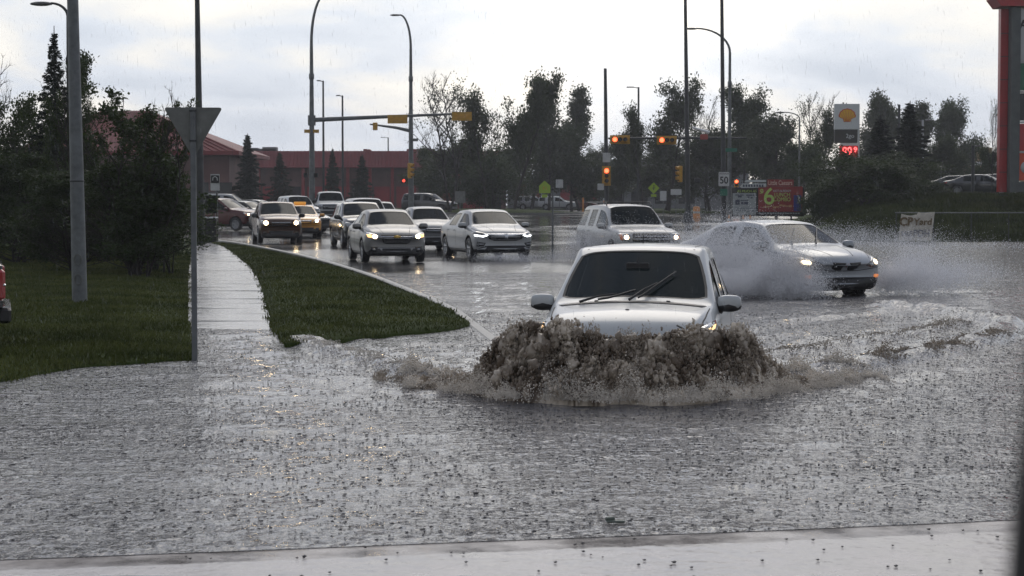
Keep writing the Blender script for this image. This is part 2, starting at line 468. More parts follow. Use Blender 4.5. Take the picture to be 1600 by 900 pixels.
# ---- raised patches with outlines taken on the ground
def densify(P, h):
    out = []
    for a, b in zip(P, P[1:] + P[:1]):
        n = max(1, int((b - a).length / h))
        for k in range(n): out.append(a.lerp(b, k / n))
    return out
def curve_pts(pl, n=8):
    """Catmull-Rom through points"""
    out = []
    for i in range(len(pl) - 1):
        p0 = pl[max(i - 1, 0)]; p1 = pl[i]; p2 = pl[i + 1]; p3 = pl[min(i + 2, len(pl) - 1)]
        for k in range(n):
            t = k / n
            out.append(0.5 * ((2 * p1) + (p2 - p0) * t + (2 * p0 - 5 * p1 + 4 * p2 - p3) * t * t + (3 * p1 - p0 - 3 * p2 + p3) * t ** 3))
    out.append(pl[-1]); return out
def inside(poly, x, y):
    c = np.zeros(x.shape, bool); n = len(poly)
    for i in range(n):
        a, b = poly[i], poly[i - 1]
        den = (b.y - a.y) if abs(b.y - a.y) > 1e-9 else 1e-9
        c ^= ((a.y > y) != (b.y > y)) & (x < (b.x - a.x) * (y - a.y) / den + a.x)
    return c
def edge_dist(poly, x, y):
    d = np.full(x.shape, 1e9)
    for i in range(len(poly)):
        a, b = poly[i], poly[i - 1]; dx, dy = b.x - a.x, b.y - a.y; l2 = dx * dx + dy * dy + 1e-12
        t = np.clip(((x - a.x) * dx + (y - a.y) * dy) / l2, 0, 1)
        d = np.minimum(d, np.hypot(x - a.x - t * dx, y - a.y - t * dy))
    return d
def patch(name, poly, matl, h, zoff, zf=None, kind='structure', drop=0.6, ramp_w=0.0):
    bm = bmesh.new()
    P = densify(poly, h)
    vs = [bm.verts.new((p.x, p.y, 0)) for p in P]
    f = bm.faces.new(vs); bmesh.ops.triangulate(bm, faces=[f])
    for _ in range(6):
        es = [e for e in bm.edges if e.calc_length() > h * 1.6]
        if not es: break
        bmesh.ops.subdivide_edges(bm, edges=es, cuts=1)
        bmesh.ops.triangulate(bm, faces=[q for q in bm.faces if len(q.verts) > 3])
        if len(bm.faces) > 60000: break
    bound = [e for e in bm.edges if e.is_boundary]
    arr = np.array([(v.co.x, v.co.y) for v in bm.verts])
    z = (zf(arr[:, 0], arr[:, 1]) if zf else road_z(arr[:, 0], arr[:, 1])) + zoff
    for v, zz in zip(bm.verts, np.atleast_1d(z)): v.co.z = float(zz)
    ex = bmesh.ops.extrude_edge_only(bm, edges=bound)
    for g in ex['geom']:
        if isinstance(g, bmesh.types.BMVert): g.co.z -= drop
    bmesh.ops.recalc_face_normals(bm, faces=bm.faces)
    for q in bm.faces: q.smooth = True
    me = bpy.data.meshes.new(name); bm.to_mesh(me); bm.free(); me.materials.append(matl)
    return meta(link_mesh(name, me), kind=kind)
def g2(pl, z=0.05): return [G(a, b, z) for a, b in pl]

walk_left = g2([(299, 556), (298, 520), (297, 470), (296, 430), (299, 405), (300, 388), (301, 380)])
walk_right = curve_pts(g2([(330, 379), (350, 386), (384, 412), (403, 440), (412, 474), (424, 505), (446, 534), (470, 556)]), 6)
verge_out = curve_pts(g2([(330, 379), (345, 378.5), (400, 387), (480, 404), (560, 427), (640, 456), (705, 483), (736, 503)]), 6)
verge_bot = curve_pts(g2([(736, 503), (700, 512), (640, 517), (560, 525), (500, 531), (446, 534)]), 4)
verge_in = curve_pts(g2([(446, 534), (424, 505), (412, 474), (403, 440), (384, 412), (350, 386), (330, 379)]), 6)
VERGE = verge_out[:-1] + verge_bot[:-1] + verge_in[:-1]
LAWN = curve_pts(g2([(-700, 640), (-200, 610), (0, 588), (60, 577), (130, 567), (210, 561), (270, 557), (299, 556)]), 4)[:-1] + walk_left + \
       [Vector((-14.0, 84, 0)), Vector((-60, 84, 0)), Vector((-60, 30, 0))]
def lawn_z(x, y):
    e = edge_dist(LAWN, x, y)
    return 0.015 + 0.055 * smooth(0, 1.2, e) + 0.02 * fbm(x * 0.6, y * 0.6, 0, 2, 12) * smooth(0, 2, e) + 0.25 * smooth(-9, -20, x) * smooth(30, 60, y)
def verge_z(x, y):
    e = edge_dist(VERGE, x, y)
    return 0.03 + 0.06 * smooth(0, 0.9, e) + 0.012 * fbm(x * 0.8, y * 0.8, 0, 2, 13) + 0.25 * 0
patch('lawn', LAWN, M_GRASSBASE, 0.9, 0, lawn_z)
patch('grass_verge', VERGE, M_GRASSBASE, 0.45, 0, verge_z)

# concrete sidewalk : slabs with joints, slightly tilted, running down into the water
SW = [a for a in walk_left] + [Vector((-12.9, 90, 0)), Vector((-11.2, 90, 0))] + walk_right
mbw = MB(); rnd = random.Random(4)
def walk_edges(y):
    def cut(pl):
        for a, b in zip(pl[:-1], pl[1:]):
            if (a.y - y) * (b.y - y) <= 0 and abs(a.y - b.y) > 1e-9: return a.x + (b.x - a.x) * (y - a.y) / (b.y - a.y)
        return None
    l = cut([Vector((-3.55, 17, 0))] + walk_left + [Vector((-13.6, 92, 0))]); r = cut([Vector((-1.9, 17, 0))] + walk_right[::-1] + [Vector((-11.7, 92, 0))])
    return l, r
y = 19.6
while y < 88:
    y2 = y + 1.5
    l1, r1_ = walk_edges(y + 0.008); l2, r2_ = walk_edges(y2 - 0.008)
    if None not in (l1, r1_, l2, r2_) and r1_ - l1 > 0.1:
        z0 = -0.045 + 0.080 * float(smooth(21.5, 29, y)) + rnd.uniform(-0.004, 0.004)
        z1 = -0.045 + 0.080 * float(smooth(21.5, 29, y2)) + rnd.uniform(-0.004, 0.004)
        tl = rnd.uniform(-0.005, 0.005)
        l1 -= .03; l2 -= .03; r1_ += .03; r2_ += .03
        vs = [(l1, y + .008, z0 + tl), (r1_, y + .008, z0 - tl), (r2_, y2 - .008, z1 - tl), (l2, y2 - .008, z1 + tl)]
        mbw.add(vs + [(a, b, -0.3) for a, b, c in vs], [(0, 1, 2, 3), (0, 4, 5, 1), (1, 5, 6, 2), (2, 6, 7, 3), (3, 7, 4, 0)])
    y = y2
meta(mbw.build('sidewalk', M_WALK), kind='structure')
# kerb along the outer edge of the verge and on past its tip
kerb_line = curve_pts(g2([(316, 373.5), (345, 377), (400, 385.5), (480, 402), (560, 424), (640, 453), (705, 480), (738, 501), (775, 526)]), 8)
def kerb(name, line, wd=0.16, top=0.09, zf=lambda x, y: 0.0, depth=0.45):
    vs, fs = [], []
    for i, p in enumerate(line):
        d = (line[min(i + 1, len(line) - 1)] - line[max(i - 1, 0)]); d.z = 0; d.normalize(); nrm = Vector((-d.y, d.x, 0))
        z = zf(p.x, p.y) + (top if not callable(top) else top(i / (len(line) - 1)))
        for o_, zz in ((-wd / 2, z - depth), (-wd / 2 , z - 0.02), (-wd / 2 + 0.02, z), (wd / 2 - 0.035, z), (wd / 2, z - 0.035), (wd / 2, z - depth)):
            q = p + nrm * o_; vs.append((q.x, q.y, zz))
    n = 6
    for i in range(len(line) - 1):
        for k in range(n - 1): fs.append((i * n + k, i * n + k + 1, (i + 1) * n + k + 1, (i + 1) * n + k))
    m_ = MB(); m_.add(vs, fs, 0, False)
    return meta(m_.build(name, M_KERB), kind='structure')
kerb('kerb', kerb_line, 0.17, lambda t: 0.105 - 0.10 * t ** 2)
# near wet concrete apron with a shallow lip (bottom of the picture)
apr = [G(-500, 897.5), G(0, 881), G(400, 866), G(800, 850), G(1200, 835), G(1570, 818.5), G(2300, 790)]
mba = MB(); nrow = 24
vs = []
for k in range(nrow + 1):
    for p in apr:
        t = k / nrow
        q = Vector((p.x + (0.0), p.y * (1 - t) + 2.0 * t, 0.016 + 0.02 * t))
        vs.append((q.x * (1 - 0.0 * t), q.y, q.z))
na = len(apr)
fs = [(k * na + i, k * na + i + 1, (k + 1) * na + i + 1, (k + 1) * na + i) for k in range(nrow) for i in range(na - 1)]
for p in apr: vs.append((p.x, p.y + 0.004, -0.2))
b0 = (nrow + 1) * na
fs += [(i, i + 1, b0 + i + 1, b0 + i) for i in range(na - 1)]
mba.add(vs, fs, 0, True)
M_APRON = mat('wet_apron_concrete', (0.42, 0.385, 0.37), 0.22, var=0.25, vscale=2.6, rvar=0.2, bump=0.7, bscale=9, dist=0.012, spec=0.6)
meta(mba.build('near_pavement', M_APRON), kind='structure')

M_LIPSHADE = mat('lip_shade', (0.012, 0.012, 0.012), 0.4)  # dark strip standing in for the shade under the apron lip
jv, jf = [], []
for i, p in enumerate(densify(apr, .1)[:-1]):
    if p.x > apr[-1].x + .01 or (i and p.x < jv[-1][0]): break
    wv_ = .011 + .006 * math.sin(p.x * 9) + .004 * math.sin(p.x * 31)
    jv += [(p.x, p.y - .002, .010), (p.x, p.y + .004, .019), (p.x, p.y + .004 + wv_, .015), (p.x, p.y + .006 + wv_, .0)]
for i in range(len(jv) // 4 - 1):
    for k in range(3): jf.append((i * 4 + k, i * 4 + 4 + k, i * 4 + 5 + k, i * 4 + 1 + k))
m_ = MB(); m_.add(jv, jf, 0, False); meta(m_.build('pavement_lip_shade', M_LIPSHADE), kind='structure')

# far traffic island, grass strips and the bank behind the fence
ISL = [Vector(p) for p in [(-14, 172, 0), (-6, 160, 0), (0, 158, 0), (4.2, 160, 0), (6.2, 166, 0), (5, 176, 0), (-2, 196, 0), (-16, 215, 0), (-22, 200, 0)]]
ISL = curve_pts(ISL + [ISL[0]], 4)[:-1]
patch('traffic_island', ISL, M_GRASSBASE, 3.0, 0.0, lambda x, y: road_z(x, y) + 0.10 + 0.30 * smooth(0, 6, edge_dist(ISL, x, y)))
kerb('island_kerb', ISL + [ISL[0]], 0.3, 0.13, lambda x, y: rz(x, y))
def bank_z(x, y):
    front = smooth(0, 1, (y - 82.3) / 26.0)
    return -0.02 + 1.72 * front * smooth(0.143, 0.195, x / y) + 0.06 * fbm(x * 0.4, y * 0.4, 0, 3, 21) * smooth(82, 86, y) + 0.42 * smooth(90, 125, y)
BANK = [Vector(p) for p in [(13.2, 82.3, 0), (30, 82.1, 0), (48, 82.0, 0), (75, 82, 0), (120, 82, 0), (120, 330, 0), (26, 330, 0), (19.5, 190, 0), (17.2, 140, 0), (13.8, 112, 0), (12.6, 95, 0), (12.5, 87, 0)]]
patch('grass_bank', BANK, M_GRASSBASE, 3.2, 0.0, bank_z)
FARL = [Vector(p) for p in [(-120, 262, 0), (-40, 262, 0), (-16, 258, 0), (10, 256, 0), (26, 252, 0), (26, 330, 0), (-120, 330, 0)]]
patch('far_grass', FARL, M_GRASSBASE, 8.0, 0.15)
FARG = [Vector(p) for p in [(9.5, 178, 0), (19, 170, 0), (21, 250, 0), (9, 250, 0)]]
patch('far_grass', FARG, M_GRASSBASE, 5.0, 0.14)
ISR = [Vector(p) for p in [(11.6, 100, 0), (14.5, 98, 0), (16.4, 106, 0), (15.8, 116, 0), (12.8, 116, 0), (11.2, 108, 0)]]
ISR = curve_pts(ISR + [ISR[0]], 4)[:-1]
patch('corner_island', ISR, M_KERB, 1.2, 0.12)
# flat country beyond everything
mb = MB()
mb.add([(-700, 300, 0.4), (700, 300, 0.4), (700, 800, 0.4), (-700, 800, 0.4)], [(0, 1, 2, 3)])
meta(mb.build('far_country', M_EARTH), kind='structure')

# ================================================================== VEHICLES
M_GLASS = mat('car_glass', (0.012, 0.016, 0.016), 0.03, spec=0.10, alpha=0.955, bump=0.05, bscale=60, dist=0.004)
M_GLASSD = mat('tinted_glass', (0.010, 0.012, 0.012), 0.05, spec=0.2, alpha=0.93, bump=0.05, bscale=60, dist=0.004)
M_BLK = mat('black_trim', (0.012, 0.012, 0.013), 0.45)
M_WELL = mat('wheel_well', (0.008, 0.008, 0.008), 0.9)
M_TYRE = mat('tyre_rubber', (0.014, 0.014, 0.015), 0.5, bump=0.2, bscale=30)
M_RIM = mat('alloy', (0.40, 0.41, 0.42), 0.3, metal=0.8)
M_CHR = mat('chrome', (0.62, 0.63, 0.65), 0.12, metal=1.0)
M_SEAT = mat('seat_fabric', (0.035, 0.035, 0.037), 0.85)
M_LENS = mat('lamp_lens', (0.30, 0.31, 0.32), 0.08, metal=0.5, coat=1.0)
M_LENSD = mat('dark_lamp_lens', (0.03, 0.03, 0.032), 0.06, coat=1.0)
M_AMB = mat('amber_lens', (0.75, 0.22, 0.04), 0.15, coat=0.6)
M_AMBL = mat('amber_lamp_lit', (0.9, 0.3, 0.06), 0.2, emit=(1.0, 0.30, 0.08), estr=0.4)
M_HL = mat('headlamp_lit', (1, 0.85, 0.6), 0.2, emit=(1.0, 0.74, 0.42), estr=22.0)
M_HLW = mat('headlamp_soft', (1, 0.9, 0.7), 0.2, emit=(1.0, 0.80, 0.52), estr=2.6)
M_HLR = mat('reflector_glow', (0.9, 0.6, 0.3), 0.2, emit=(1.0, 0.58, 0.22), estr=1.3)
M_LED = mat('led_strip_lit', (1, 1, 1), 0.2, emit=(0.93, 0.97, 1.0), estr=5.0)
M_RED = mat('tail_lens', (0.35, 0.012, 0.012), 0.12, coat=0.8)
M_SEAM = mat('panel_gap', (0.015, 0.015, 0.016), 0.6)
M_GOLD = mat('gold_emblem', (0.55, 0.36, 0.09), 0.3, metal=0.7)
M_SILPL = mat('silver_plastic', (0.42, 0.43, 0.44), 0.35, metal=0.5)
def paint(name, col, metal=0.0, rough=0.22, coat=0.7):
    return mat(name, col, rough, metal=metal, coat=coat, backdark=True, bump=0.05, bscale=170, dist=0.003, var=0.05, vscale=1.5)

def sub_eval(me, lv):
    o = bpy.data.objects.new('tmp', me); C.objects.link(o)
    md = o.modifiers.new('s', 'SUBSURF'); md.levels = lv; md.render_levels = lv
    return o
def bake(o):
    dg = bpy.context.evaluated_depsgraph_get()
    me = bpy.data.meshes.new_from_object(o.evaluated_get(dg)); bpy.data.objects.remove(o); return me

# station: x, zb, w, zs, wt, zt, zc, bow
ST = {}
ST['sedan'] = dict(L=4.6, W=1.80, H=1.48, wb=2.68, wr=0.325, xa=1.36, st=[
    (-2.30, .42, .70, .86, .58, .92, .93, -.16), (-2.20, .26, .84, .95, .66, 1.03, 1.05, -.14), (-1.78, .20, .89, .98, .70, 1.07, 1.10, -.10),
    (-1.62, .19, .895, .98, .69, 1.12, 1.14, -.10), (-.92, .18, .90, .97, .57, 1.41, 1.45, -.06), (-.82, .18, .90, .97, .575, 1.43, 1.475, -.03),
    (-.08, .18, .90, .965, .60, 1.455, 1.50, .0), (.02, .18, .90, .96, .60, 1.455, 1.50, .02), (.42, .18, .90, .955, .585, 1.42, 1.465, .07),
    (.50, .18, .90, .95, .58, 1.40, 1.445, .09), (1.24, .18, .895, .93, .765, .985, 1.06, .16), (1.34, .18, .89, .92, .775, .965, 1.03, .17),
    (1.80, .19, .88, .87, .74, .915, .97, .18), (2.10, .20, .85, .79, .68, .83, .875, .22), (2.24, .24, .80, .70, .62, .745, .775, .26), (2.30, .34, .74, .60, .58, .645, .665, .26)],
    ws=(9, 10), rw=(3, 4), sw=[(4, 6), (7, 9), (9, 10)], belt=None)
ST['crossover'] = dict(L=4.3, W=1.80, H=1.66, wb=2.67, wr=0.345, xa=1.32, st=[
    (-2.15, .45, .74, .98, .62, 1.05, 1.06, -.12), (-2.10, .32, .86, 1.06, .68, 1.18, 1.22, -.12), (-2.00, .28, .89, 1.07, .66, 1.34, 1.38, -.11),
    (-1.72, .24, .90, 1.07, .66, 1.58, 1.62, -.09), (-1.60, .23, .90, 1.07, .66, 1.61, 1.66, -.05), (-1.05, .22, .90, 1.07, .68, 1.645, 1.705, .0),
    (-.98, .22, .90, 1.07, .68, 1.645, 1.71, .0), (-.02, .22, .90, 1.06, .695, 1.655, 1.715, .02), (.06, .22, .90, 1.06, .69, 1.65, 1.705, .03),
    (.20, .22, .90, 1.06, .68, 1.62, 1.675, .09), (1.08, .22, .895, 1.05, .845, 1.105, 1.19, .17), (1.20, .22, .89, 1.045, .835, 1.09, 1.165, .20),
    (1.65, .23, .88, 1.01, .77, 1.06, 1.12, .22), (1.97, .24, .85, .93, .70, .98, 1.03, .25), (2.10, .27, .80, .84, .64, .88, .91, .28), (2.15, .36, .74, .70, .58, .74, .76, .28)],
    ws=(9, 10), rw=(2, 3), sw=[(3, 5), (6, 7), (8, 9), (9, 10)], belt=None)
ST['bigsuv'] = dict(L=4.9, W=1.92, H=1.80, wb=2.9, wr=0.375, xa=1.50, st=[
    (-2.45, .50, .86, 1.02, .74, 1.10, 1.12, -.07), (-2.42, .36, .93, 1.12, .76, 1.24, 1.28, -.07), (-2.36, .33, .95, 1.13, .73, 1.44, 1.48, -.07),
    (-2.22, .30, .955, 1.13, .69, 1.69, 1.74, -.06), (-2.12, .29, .96, 1.13, .69, 1.71, 1.77, -.04), (-1.36, .28, .96, 1.12, .70, 1.735, 1.80, .0),
    (-1.28, .28, .96, 1.12, .70, 1.735, 1.80, .0), (-.42, .28, .96, 1.11, .71, 1.735, 1.80, .0), (-.34, .28, .96, 1.11, .71, 1.73, 1.80, .02),
    (.30, .28, .96, 1.10, .69, 1.70, 1.765, .06), (1.02, .28, .955, 1.09, .84, 1.15, 1.20, .12), (1.12, .28, .95, 1.085, .845, 1.13, 1.17, .12),
    (1.80, .29, .945, 1.05, .83, 1.09, 1.13, .13), (2.26, .30, .92, .99, .78, 1.03, 1.06, .15), (2.40, .33, .88, .90, .74, .93, .95, .17), (2.45, .42, .83, .74, .70, .77, .78, .17)],
    ws=(9, 10), rw=(2, 3), sw=[(3, 5), (6, 7), (8, 9), (9, 10)], belt=None)
ST['pickup'] = dict(L=5.9, W=2.02, H=2.02, wb=3.75, wr=0.41, xa=2.0, st=[
    (-2.95, .62, .92, 1.18, .84, 1.22, 1.22, -.02), (-2.92, .55, .97, 1.28, .88, 1.33, 1.33, -.02), (-1.10, .45, .99, 1.30, .89, 1.35, 1.35, .0),
    (-1.00, .42, 1.0, 1.30, .87, 1.40, 1.42, .0), (-.94, .42, 1.0, 1.30, .74, 1.88, 1.92, -.02), (-.84, .42, 1.0, 1.30, .73, 1.92, 1.97, .0),
    (-.02, .42, 1.0, 1.29, .74, 1.93, 2.0, .0), (.06, .42, 1.0, 1.29, .74, 1.93, 2.0, .02), (.72, .42, 1.0, 1.28, .73, 1.90, 1.97, .05),
    (.80, .42, 1.0, 1.28, .72, 1.87, 1.94, .06), (1.36, .42, 1.0, 1.27, .88, 1.33, 1.37, .10), (1.46, .42, .99, 1.265, .88, 1.31, 1.35, .10),
    (2.30, .43, .98, 1.23, .86, 1.27, 1.31, .10), (2.80, .45, .96, 1.18, .83, 1.22, 1.25, .11), (2.92, .46, .93, 1.08, .82, 1.11, 1.13, .12), (2.95, .52, .90, .92, .80, .95, .96, .12)],
    ws=(9, 10), rw=(3, 4), sw=[(5, 6), (7, 9), (9, 10)], belt=None)
def scaled(base, dx=1.0, dw=1.0, dh=1.0, **kw):
    b = ST[base]; s = dict(b)
    s['L'] = b['L'] * dx; s['W'] = b['W'] * dw; s['H'] = b['H'] * dh; s['wb'] = b['wb'] * dx; s['xa'] = b['xa'] * dx
    s['st'] = [(x * dx, zb * (dh if zb > .3 else 1), w_ * dw, zs * dh, wt * dw, zt * dh, zc * dh, bow) for x, zb, w_, zs, wt, zt, zc, bow in b['st']]
    s.update(kw); return s
ST['accord'] = scaled('sedan', 1.06, 1.03, 0.99)
ST['lowsedan'] = scaled('sedan', 1.09, 1.04, 0.96)
ST['compact'] = scaled('sedan', 0.93, 0.96, 1.03)
ST['smallsuv'] = scaled('crossover', 1.03, 1.01, 1.0)
ST['minivan'] = scaled('bigsuv', 1.02, 1.0, 0.97)

def build_shell(spec, paintm):
    st = spec['st']; bm = bmesh.new(); rows_ = []
    for (x, zb, w_, zs, wt, zt, zc, bow) in st:
        zm = zb + (zs - zb) * .52
        half = [(0, zb), (w_ * .80, zb), (w_ * .965, zb + .09), (w_, zm), (w_ * .985, zs - .07), (w_ * .945, zs), (wt, zt), (wt - .055, zt + .40 * (zc - zt)), (wt * .5, zc - .10 * (zc - zt) - .004), (0, zc)]
        W_ = spec['W'] / 2
        rows_.append([[bm.verts.new((x - bow * (yy / W_) ** 2, sg * yy, zz)) for yy, zz in half] for sg in (1, -1)])
        a, b = rows_[-1]
        bm.verts.remove(b[0]); bm.verts.remove(b[-1]); b[0] = a[0]; b[-1] = a[-1]
    ws, rw = spec['ws'], spec['rw']
    for i in range(len(st) - 1):
        for s_ in (0, 1):
            A, B = rows_[i][s_], rows_[i + 1][s_]
            for j in range(9):
                q = (A[j], B[j], B[j + 1], A[j + 1]) if s_ == 0 else (A[j], A[j + 1], B[j + 1], B[j])
                f = bm.faces.new(q); f.smooth = True
                mi = 0
                if j in (7, 8) and i == ws[0]: mi = 1
                if j in (7, 8) and i == rw[0]: mi = 3
                if j == 5 and any(a <= i < b for a, b in spec['sw']): mi = 2
                if j in (0, 1): mi = 4
                f.material_index = mi
    for k in (0, len(st) - 1):
        a, b = rows_[k]
        for j in range(1, 8):
            q = (a[j], a[j + 1], b[j + 1], b[j])
            if k == 0: q = q[::-1]
            bm.faces.new(q).smooth = True
        q1 = (a[1], b[1], a[0]); q2 = (a[8], a[9], b[8])
        if k == 0: q1 = q1[::-1]; q2 = q2[::-1]
        bm.faces.new(q1).smooth = True; bm.faces.new(q2).smooth = True
    cl = bm.edges.layers.float.get('crease_edge') or bm.edges.layers.float.new('crease_edge')
    for i in range(len(st) - 1):
        for s_ in (0, 1):
            for j, cv in ((5, .35), (7, .55 if ws[0] <= i <= ws[0] or rw[0] <= i <= rw[0] else .25), (1, .5)):
                e = bm.edges.get((rows_[i][s_][j], rows_[i + 1][s_][j]))
                if e: e[cl] = cv
    for i in (ws[0], ws[0] + 1, rw[0], rw[0] + 1):
        for s_ in (0, 1):
            for j in (7, 8):
                e = bm.edges.get((rows_[i][s_][j], rows_[i][s_][j + 1]))
                if e: e[cl] = .45
    bmesh.ops.recalc_face_normals(bm, faces=bm.faces)
    me = bpy.data.meshes.new('cage'); bm.to_mesh(me); bm.free()
    mats_ = [paintm, spec.get('wsglass', M_GLASS), spec.get('swglass', M_GLASS), M_GLASS if not spec.get('dark') else M_GLASSD, M_BLK, M_WELL]
    for m_ in mats_: me.materials.append(m_)
    o = sub_eval(me, 2); me2 = bake(o)
    bvh_full = None
    o = bpy.data.objects.new('tmp', me2); C.objects.link(o)
    # wheel arches
    cm = MB(); wr = spec['wr']; xr = spec['xa'] - spec['wb']
    for xx in (spec['xa'], xr):
        for sg in (1, -1):
            c_ = MB(); rr = wr * 1.17
            ya, yb = sg * spec['W'] * .29, sg * (spec['W'] * .5 + .1)
            lo, hi = min(ya, yb), max(ya, yb)
            pr = [(xx + rr * math.cos(2 * math.pi * k / 28), wr + .01 + rr * math.sin(2 * math.pi * k / 28)) for k in range(28)]
            cm.prism(pr, lo, hi, 5)
    cme = cm.mesh('cutter', mats_)
    co_ = bpy.data.objects.new('tmpc', cme); C.objects.link(co_)
    md = o.modifiers.new('b', 'BOOLEAN'); md.object = co_; md.operation = 'DIFFERENCE'; md.solver = 'EXACT'
    try: md.material_mode = 'INDEX'
    except Exception: pass
    me3 = bake(o); bpy.data.objects.remove(co_)
    bmf = bmesh.new(); bmf.from_mesh(me3)
    bvh = BVHTree.FromBMesh(bmf)
    return me3, bmf, bvh, mats_

def project(bvh, poly, axis, h=0.03, lift=0.006, sink=0.02, far=6.0, y0=0.0):
    """cut a flat outline, lay it on the body and give it thickness. axis: F front, R rear, L/S side, T top"""
    bm = bmesh.new()
    P3 = [Vector((a, b, 0)) for a, b in poly]; P3 = densify(P3, h)
    f = bm.faces.new([bm.verts.new(p) for p in P3]); bmesh.ops.triangulate(bm, faces=[f])
    for _ in range(5):
        es = [e for e in bm.edges if e.calc_length() > h * 1.7]
        if not es or len(bm.faces) > 3000: break
        bmesh.ops.subdivide_edges(bm, edges=es, cuts=1)
        bmesh.ops.triangulate(bm, faces=[q for q in bm.faces if len(q.verts) > 3])
    D = {'F': Vector((-1, 0, 0)), 'R': Vector((1, 0, 0)), 'L': Vector((0, -1, 0)), 'S': Vector((0, 1, 0)), 'T': Vector((0, 0, -1))}[axis]
    top, bot = {}, {}
    for v in bm.verts:
        a, b = v.co.x, v.co.y
        o_ = {'F': Vector((far, a, b)), 'R': Vector((-far, a, b)), 'L': Vector((a, far, b)), 'S': Vector((a, -far, b)), 'T': Vector((a, b, far))}[axis]
        hit = bvh.ray_cast(o_, D)
        if hit[0] is None:
            o2 = {'F': Vector((2.2, a, b)), 'R': Vector((-2.2, a, b)), 'L': Vector((a, .9, b)), 'S': Vector((a, -.9, b)), 'T': Vector((a, b, 1.2))}[axis]
            hit = bvh.find_nearest(o2)
        p, nrm = hit[0], hit[1]
        if nrm.dot(D) > 0: nrm = -nrm
        top[v] = p + nrm * lift; bot[v] = p - nrm * sink
    fb = [tuple(v for v in q.verts) for q in bm.faces]
    ed = [tuple(e.verts) for e in bm.edges if e.is_boundary]
    idx = {v: i for i, v in enumerate(bm.verts)}; n = len(idx)
    vs = [top[v] for v in bm.verts] + [bot[v] for v in bm.verts]
    fs = [tuple(idx[v] for v in q) for q in fb] + [(idx[a], idx[b], idx[b] + n, idx[a] + n) for a, b in ed]
    bm.free()
    return vs, fs
def mirror(poly): return [(-a, b) for a, b in poly][::-1]
def mirrory(poly): return [(a, -b) for a, b in poly][::-1]
def rrect(cx, cy, w_, h, r=0.02):
    out = []
    for sx, sy, a0 in ((1, 1, 0), (-1, 1, 90), (-1, -1, 180), (1, -1, 270)):
        for k in range(4):
            a = R(a0 + k * 30); out.append((cx + sx * (w_ / 2 - r) + r * math.cos(a), cy + sy * (h / 2 - r) + r * math.sin(a)))
    return out
def ell(cx, cy, a, b, n=14): return [(cx + a * math.cos(2 * math.pi * k / n), cy + b * math.sin(2 * math.pi * k / n)) for k in range(n)]
def stripe(pts, w_):
    """thin outline along a 2d polyline"""
    l, r = [], []
    for i, p in enumerate(pts):
        a = Vector(pts[max(i - 1, 0)]); b = Vector(pts[min(i + 1, len(pts) - 1)]); d = (b - a).normalized(); n_ = Vector((-d.y, d.x)) * w_ / 2
        l.append((p[0] + n_.x, p[1] + n_.y)); r.append((p[0] - n_.x, p[1] - n_.y))
    return l + r[::-1]

_wheels = {}
def wheel_mesh(r, dark=False):
    key = (round(r, 3), dark)
    if key in _wheels: return _wheels[key]
    t = MB(); w_ = .20
    t.lathe([(r * .66, -w_ / 2 + .01), (r * .70, -w_ / 2), (r * .93, -w_ / 2), (r * .99, -w_ / 2 + .03), (r, 0), (r * .99, w_ / 2 - .03), (r * .93, w_ / 2), (r * .70, w_ / 2), (r * .66, w_ / 2 - .01)], 'Y', n=30)
    for k in range(30):
        a = 2 * math.pi * k / 30
        t.box((math.cos(a) * r * .985, 0, math.sin(a) * r * .985), (.012, w_ * .7, .02), tilt=Matrix.Rotation(-a, 3, 'Y'))
    g = MB(); Ri = r * .67
    g.lathe([(Ri, -w_ / 2 + .015), (Ri, w_ / 2 - .012), (Ri * .93, w_ / 2 - .005), (Ri * .90, w_ / 2 - .03), (Ri * .90, -.02), (.03, -.03), (.02, -.04)], 'Y', n=30)
    for k in range(5):
        a = 2 * math.pi * k / 5 + .3
        for da in (-.16, .16):
            c0 = Vector((math.cos(a) * .05, w_ / 2 - .035, math.sin(a) * .05)); c1 = Vector((math.cos(a + da) * Ri * .92, w_ / 2 - .02, math.sin(a + da) * Ri * .92))
            g.tube([c0, c1], [.022, .017], 6)
    g.lathe([(.055, w_ / 2 - .05), (.055, w_ / 2 - .02), (.0, w_ / 2 - .015)], 'Y', n=14)
    _wheels[key] = (t.mesh('wheel', M_TYRE), g.mesh('rim', M_RIM if not dark else M_BLK)); return _wheels[key]

def add_shape(root, name, vsfs, matl):
    vs, fs = vsfs; m_ = MB(); m_.add(vs, fs, 0, True)
    return m_.build(name, matl, root)
def seat_set(root, spec, zf):
    xs = [(.05, .36), (.05, -.36)]
    m_ = MB()
    for x_, y_ in xs:
        m_ = MB()
        m_.box((x_ + .1, y_, zf + .10), (.5, .50, .14), bev=.04)
        m_.box((x_ - .20, y_, zf + .42), (.14, .48, .60), bev=.05, tilt=Matrix.Rotation(R(-12), 3, 'Y'))
        m_.box((x_ - .28, y_, zf + .80), (.09, .26, .18), bev=.04)
        m_.build('seat', M_SEAT, root)
    m_ = MB()
    m_.box((-1.02, 0, zf + .38), (.16, 1.2, .56), bev=.05, tilt=Matrix.Rotation(R(-14), 3, 'Y'))
    for y_ in (-.4, .4): m_.box((-1.10, y_, zf + .72), (.08, .24, .14), bev=.035)
    m_.build('rear_seat', M_SEAT, root)

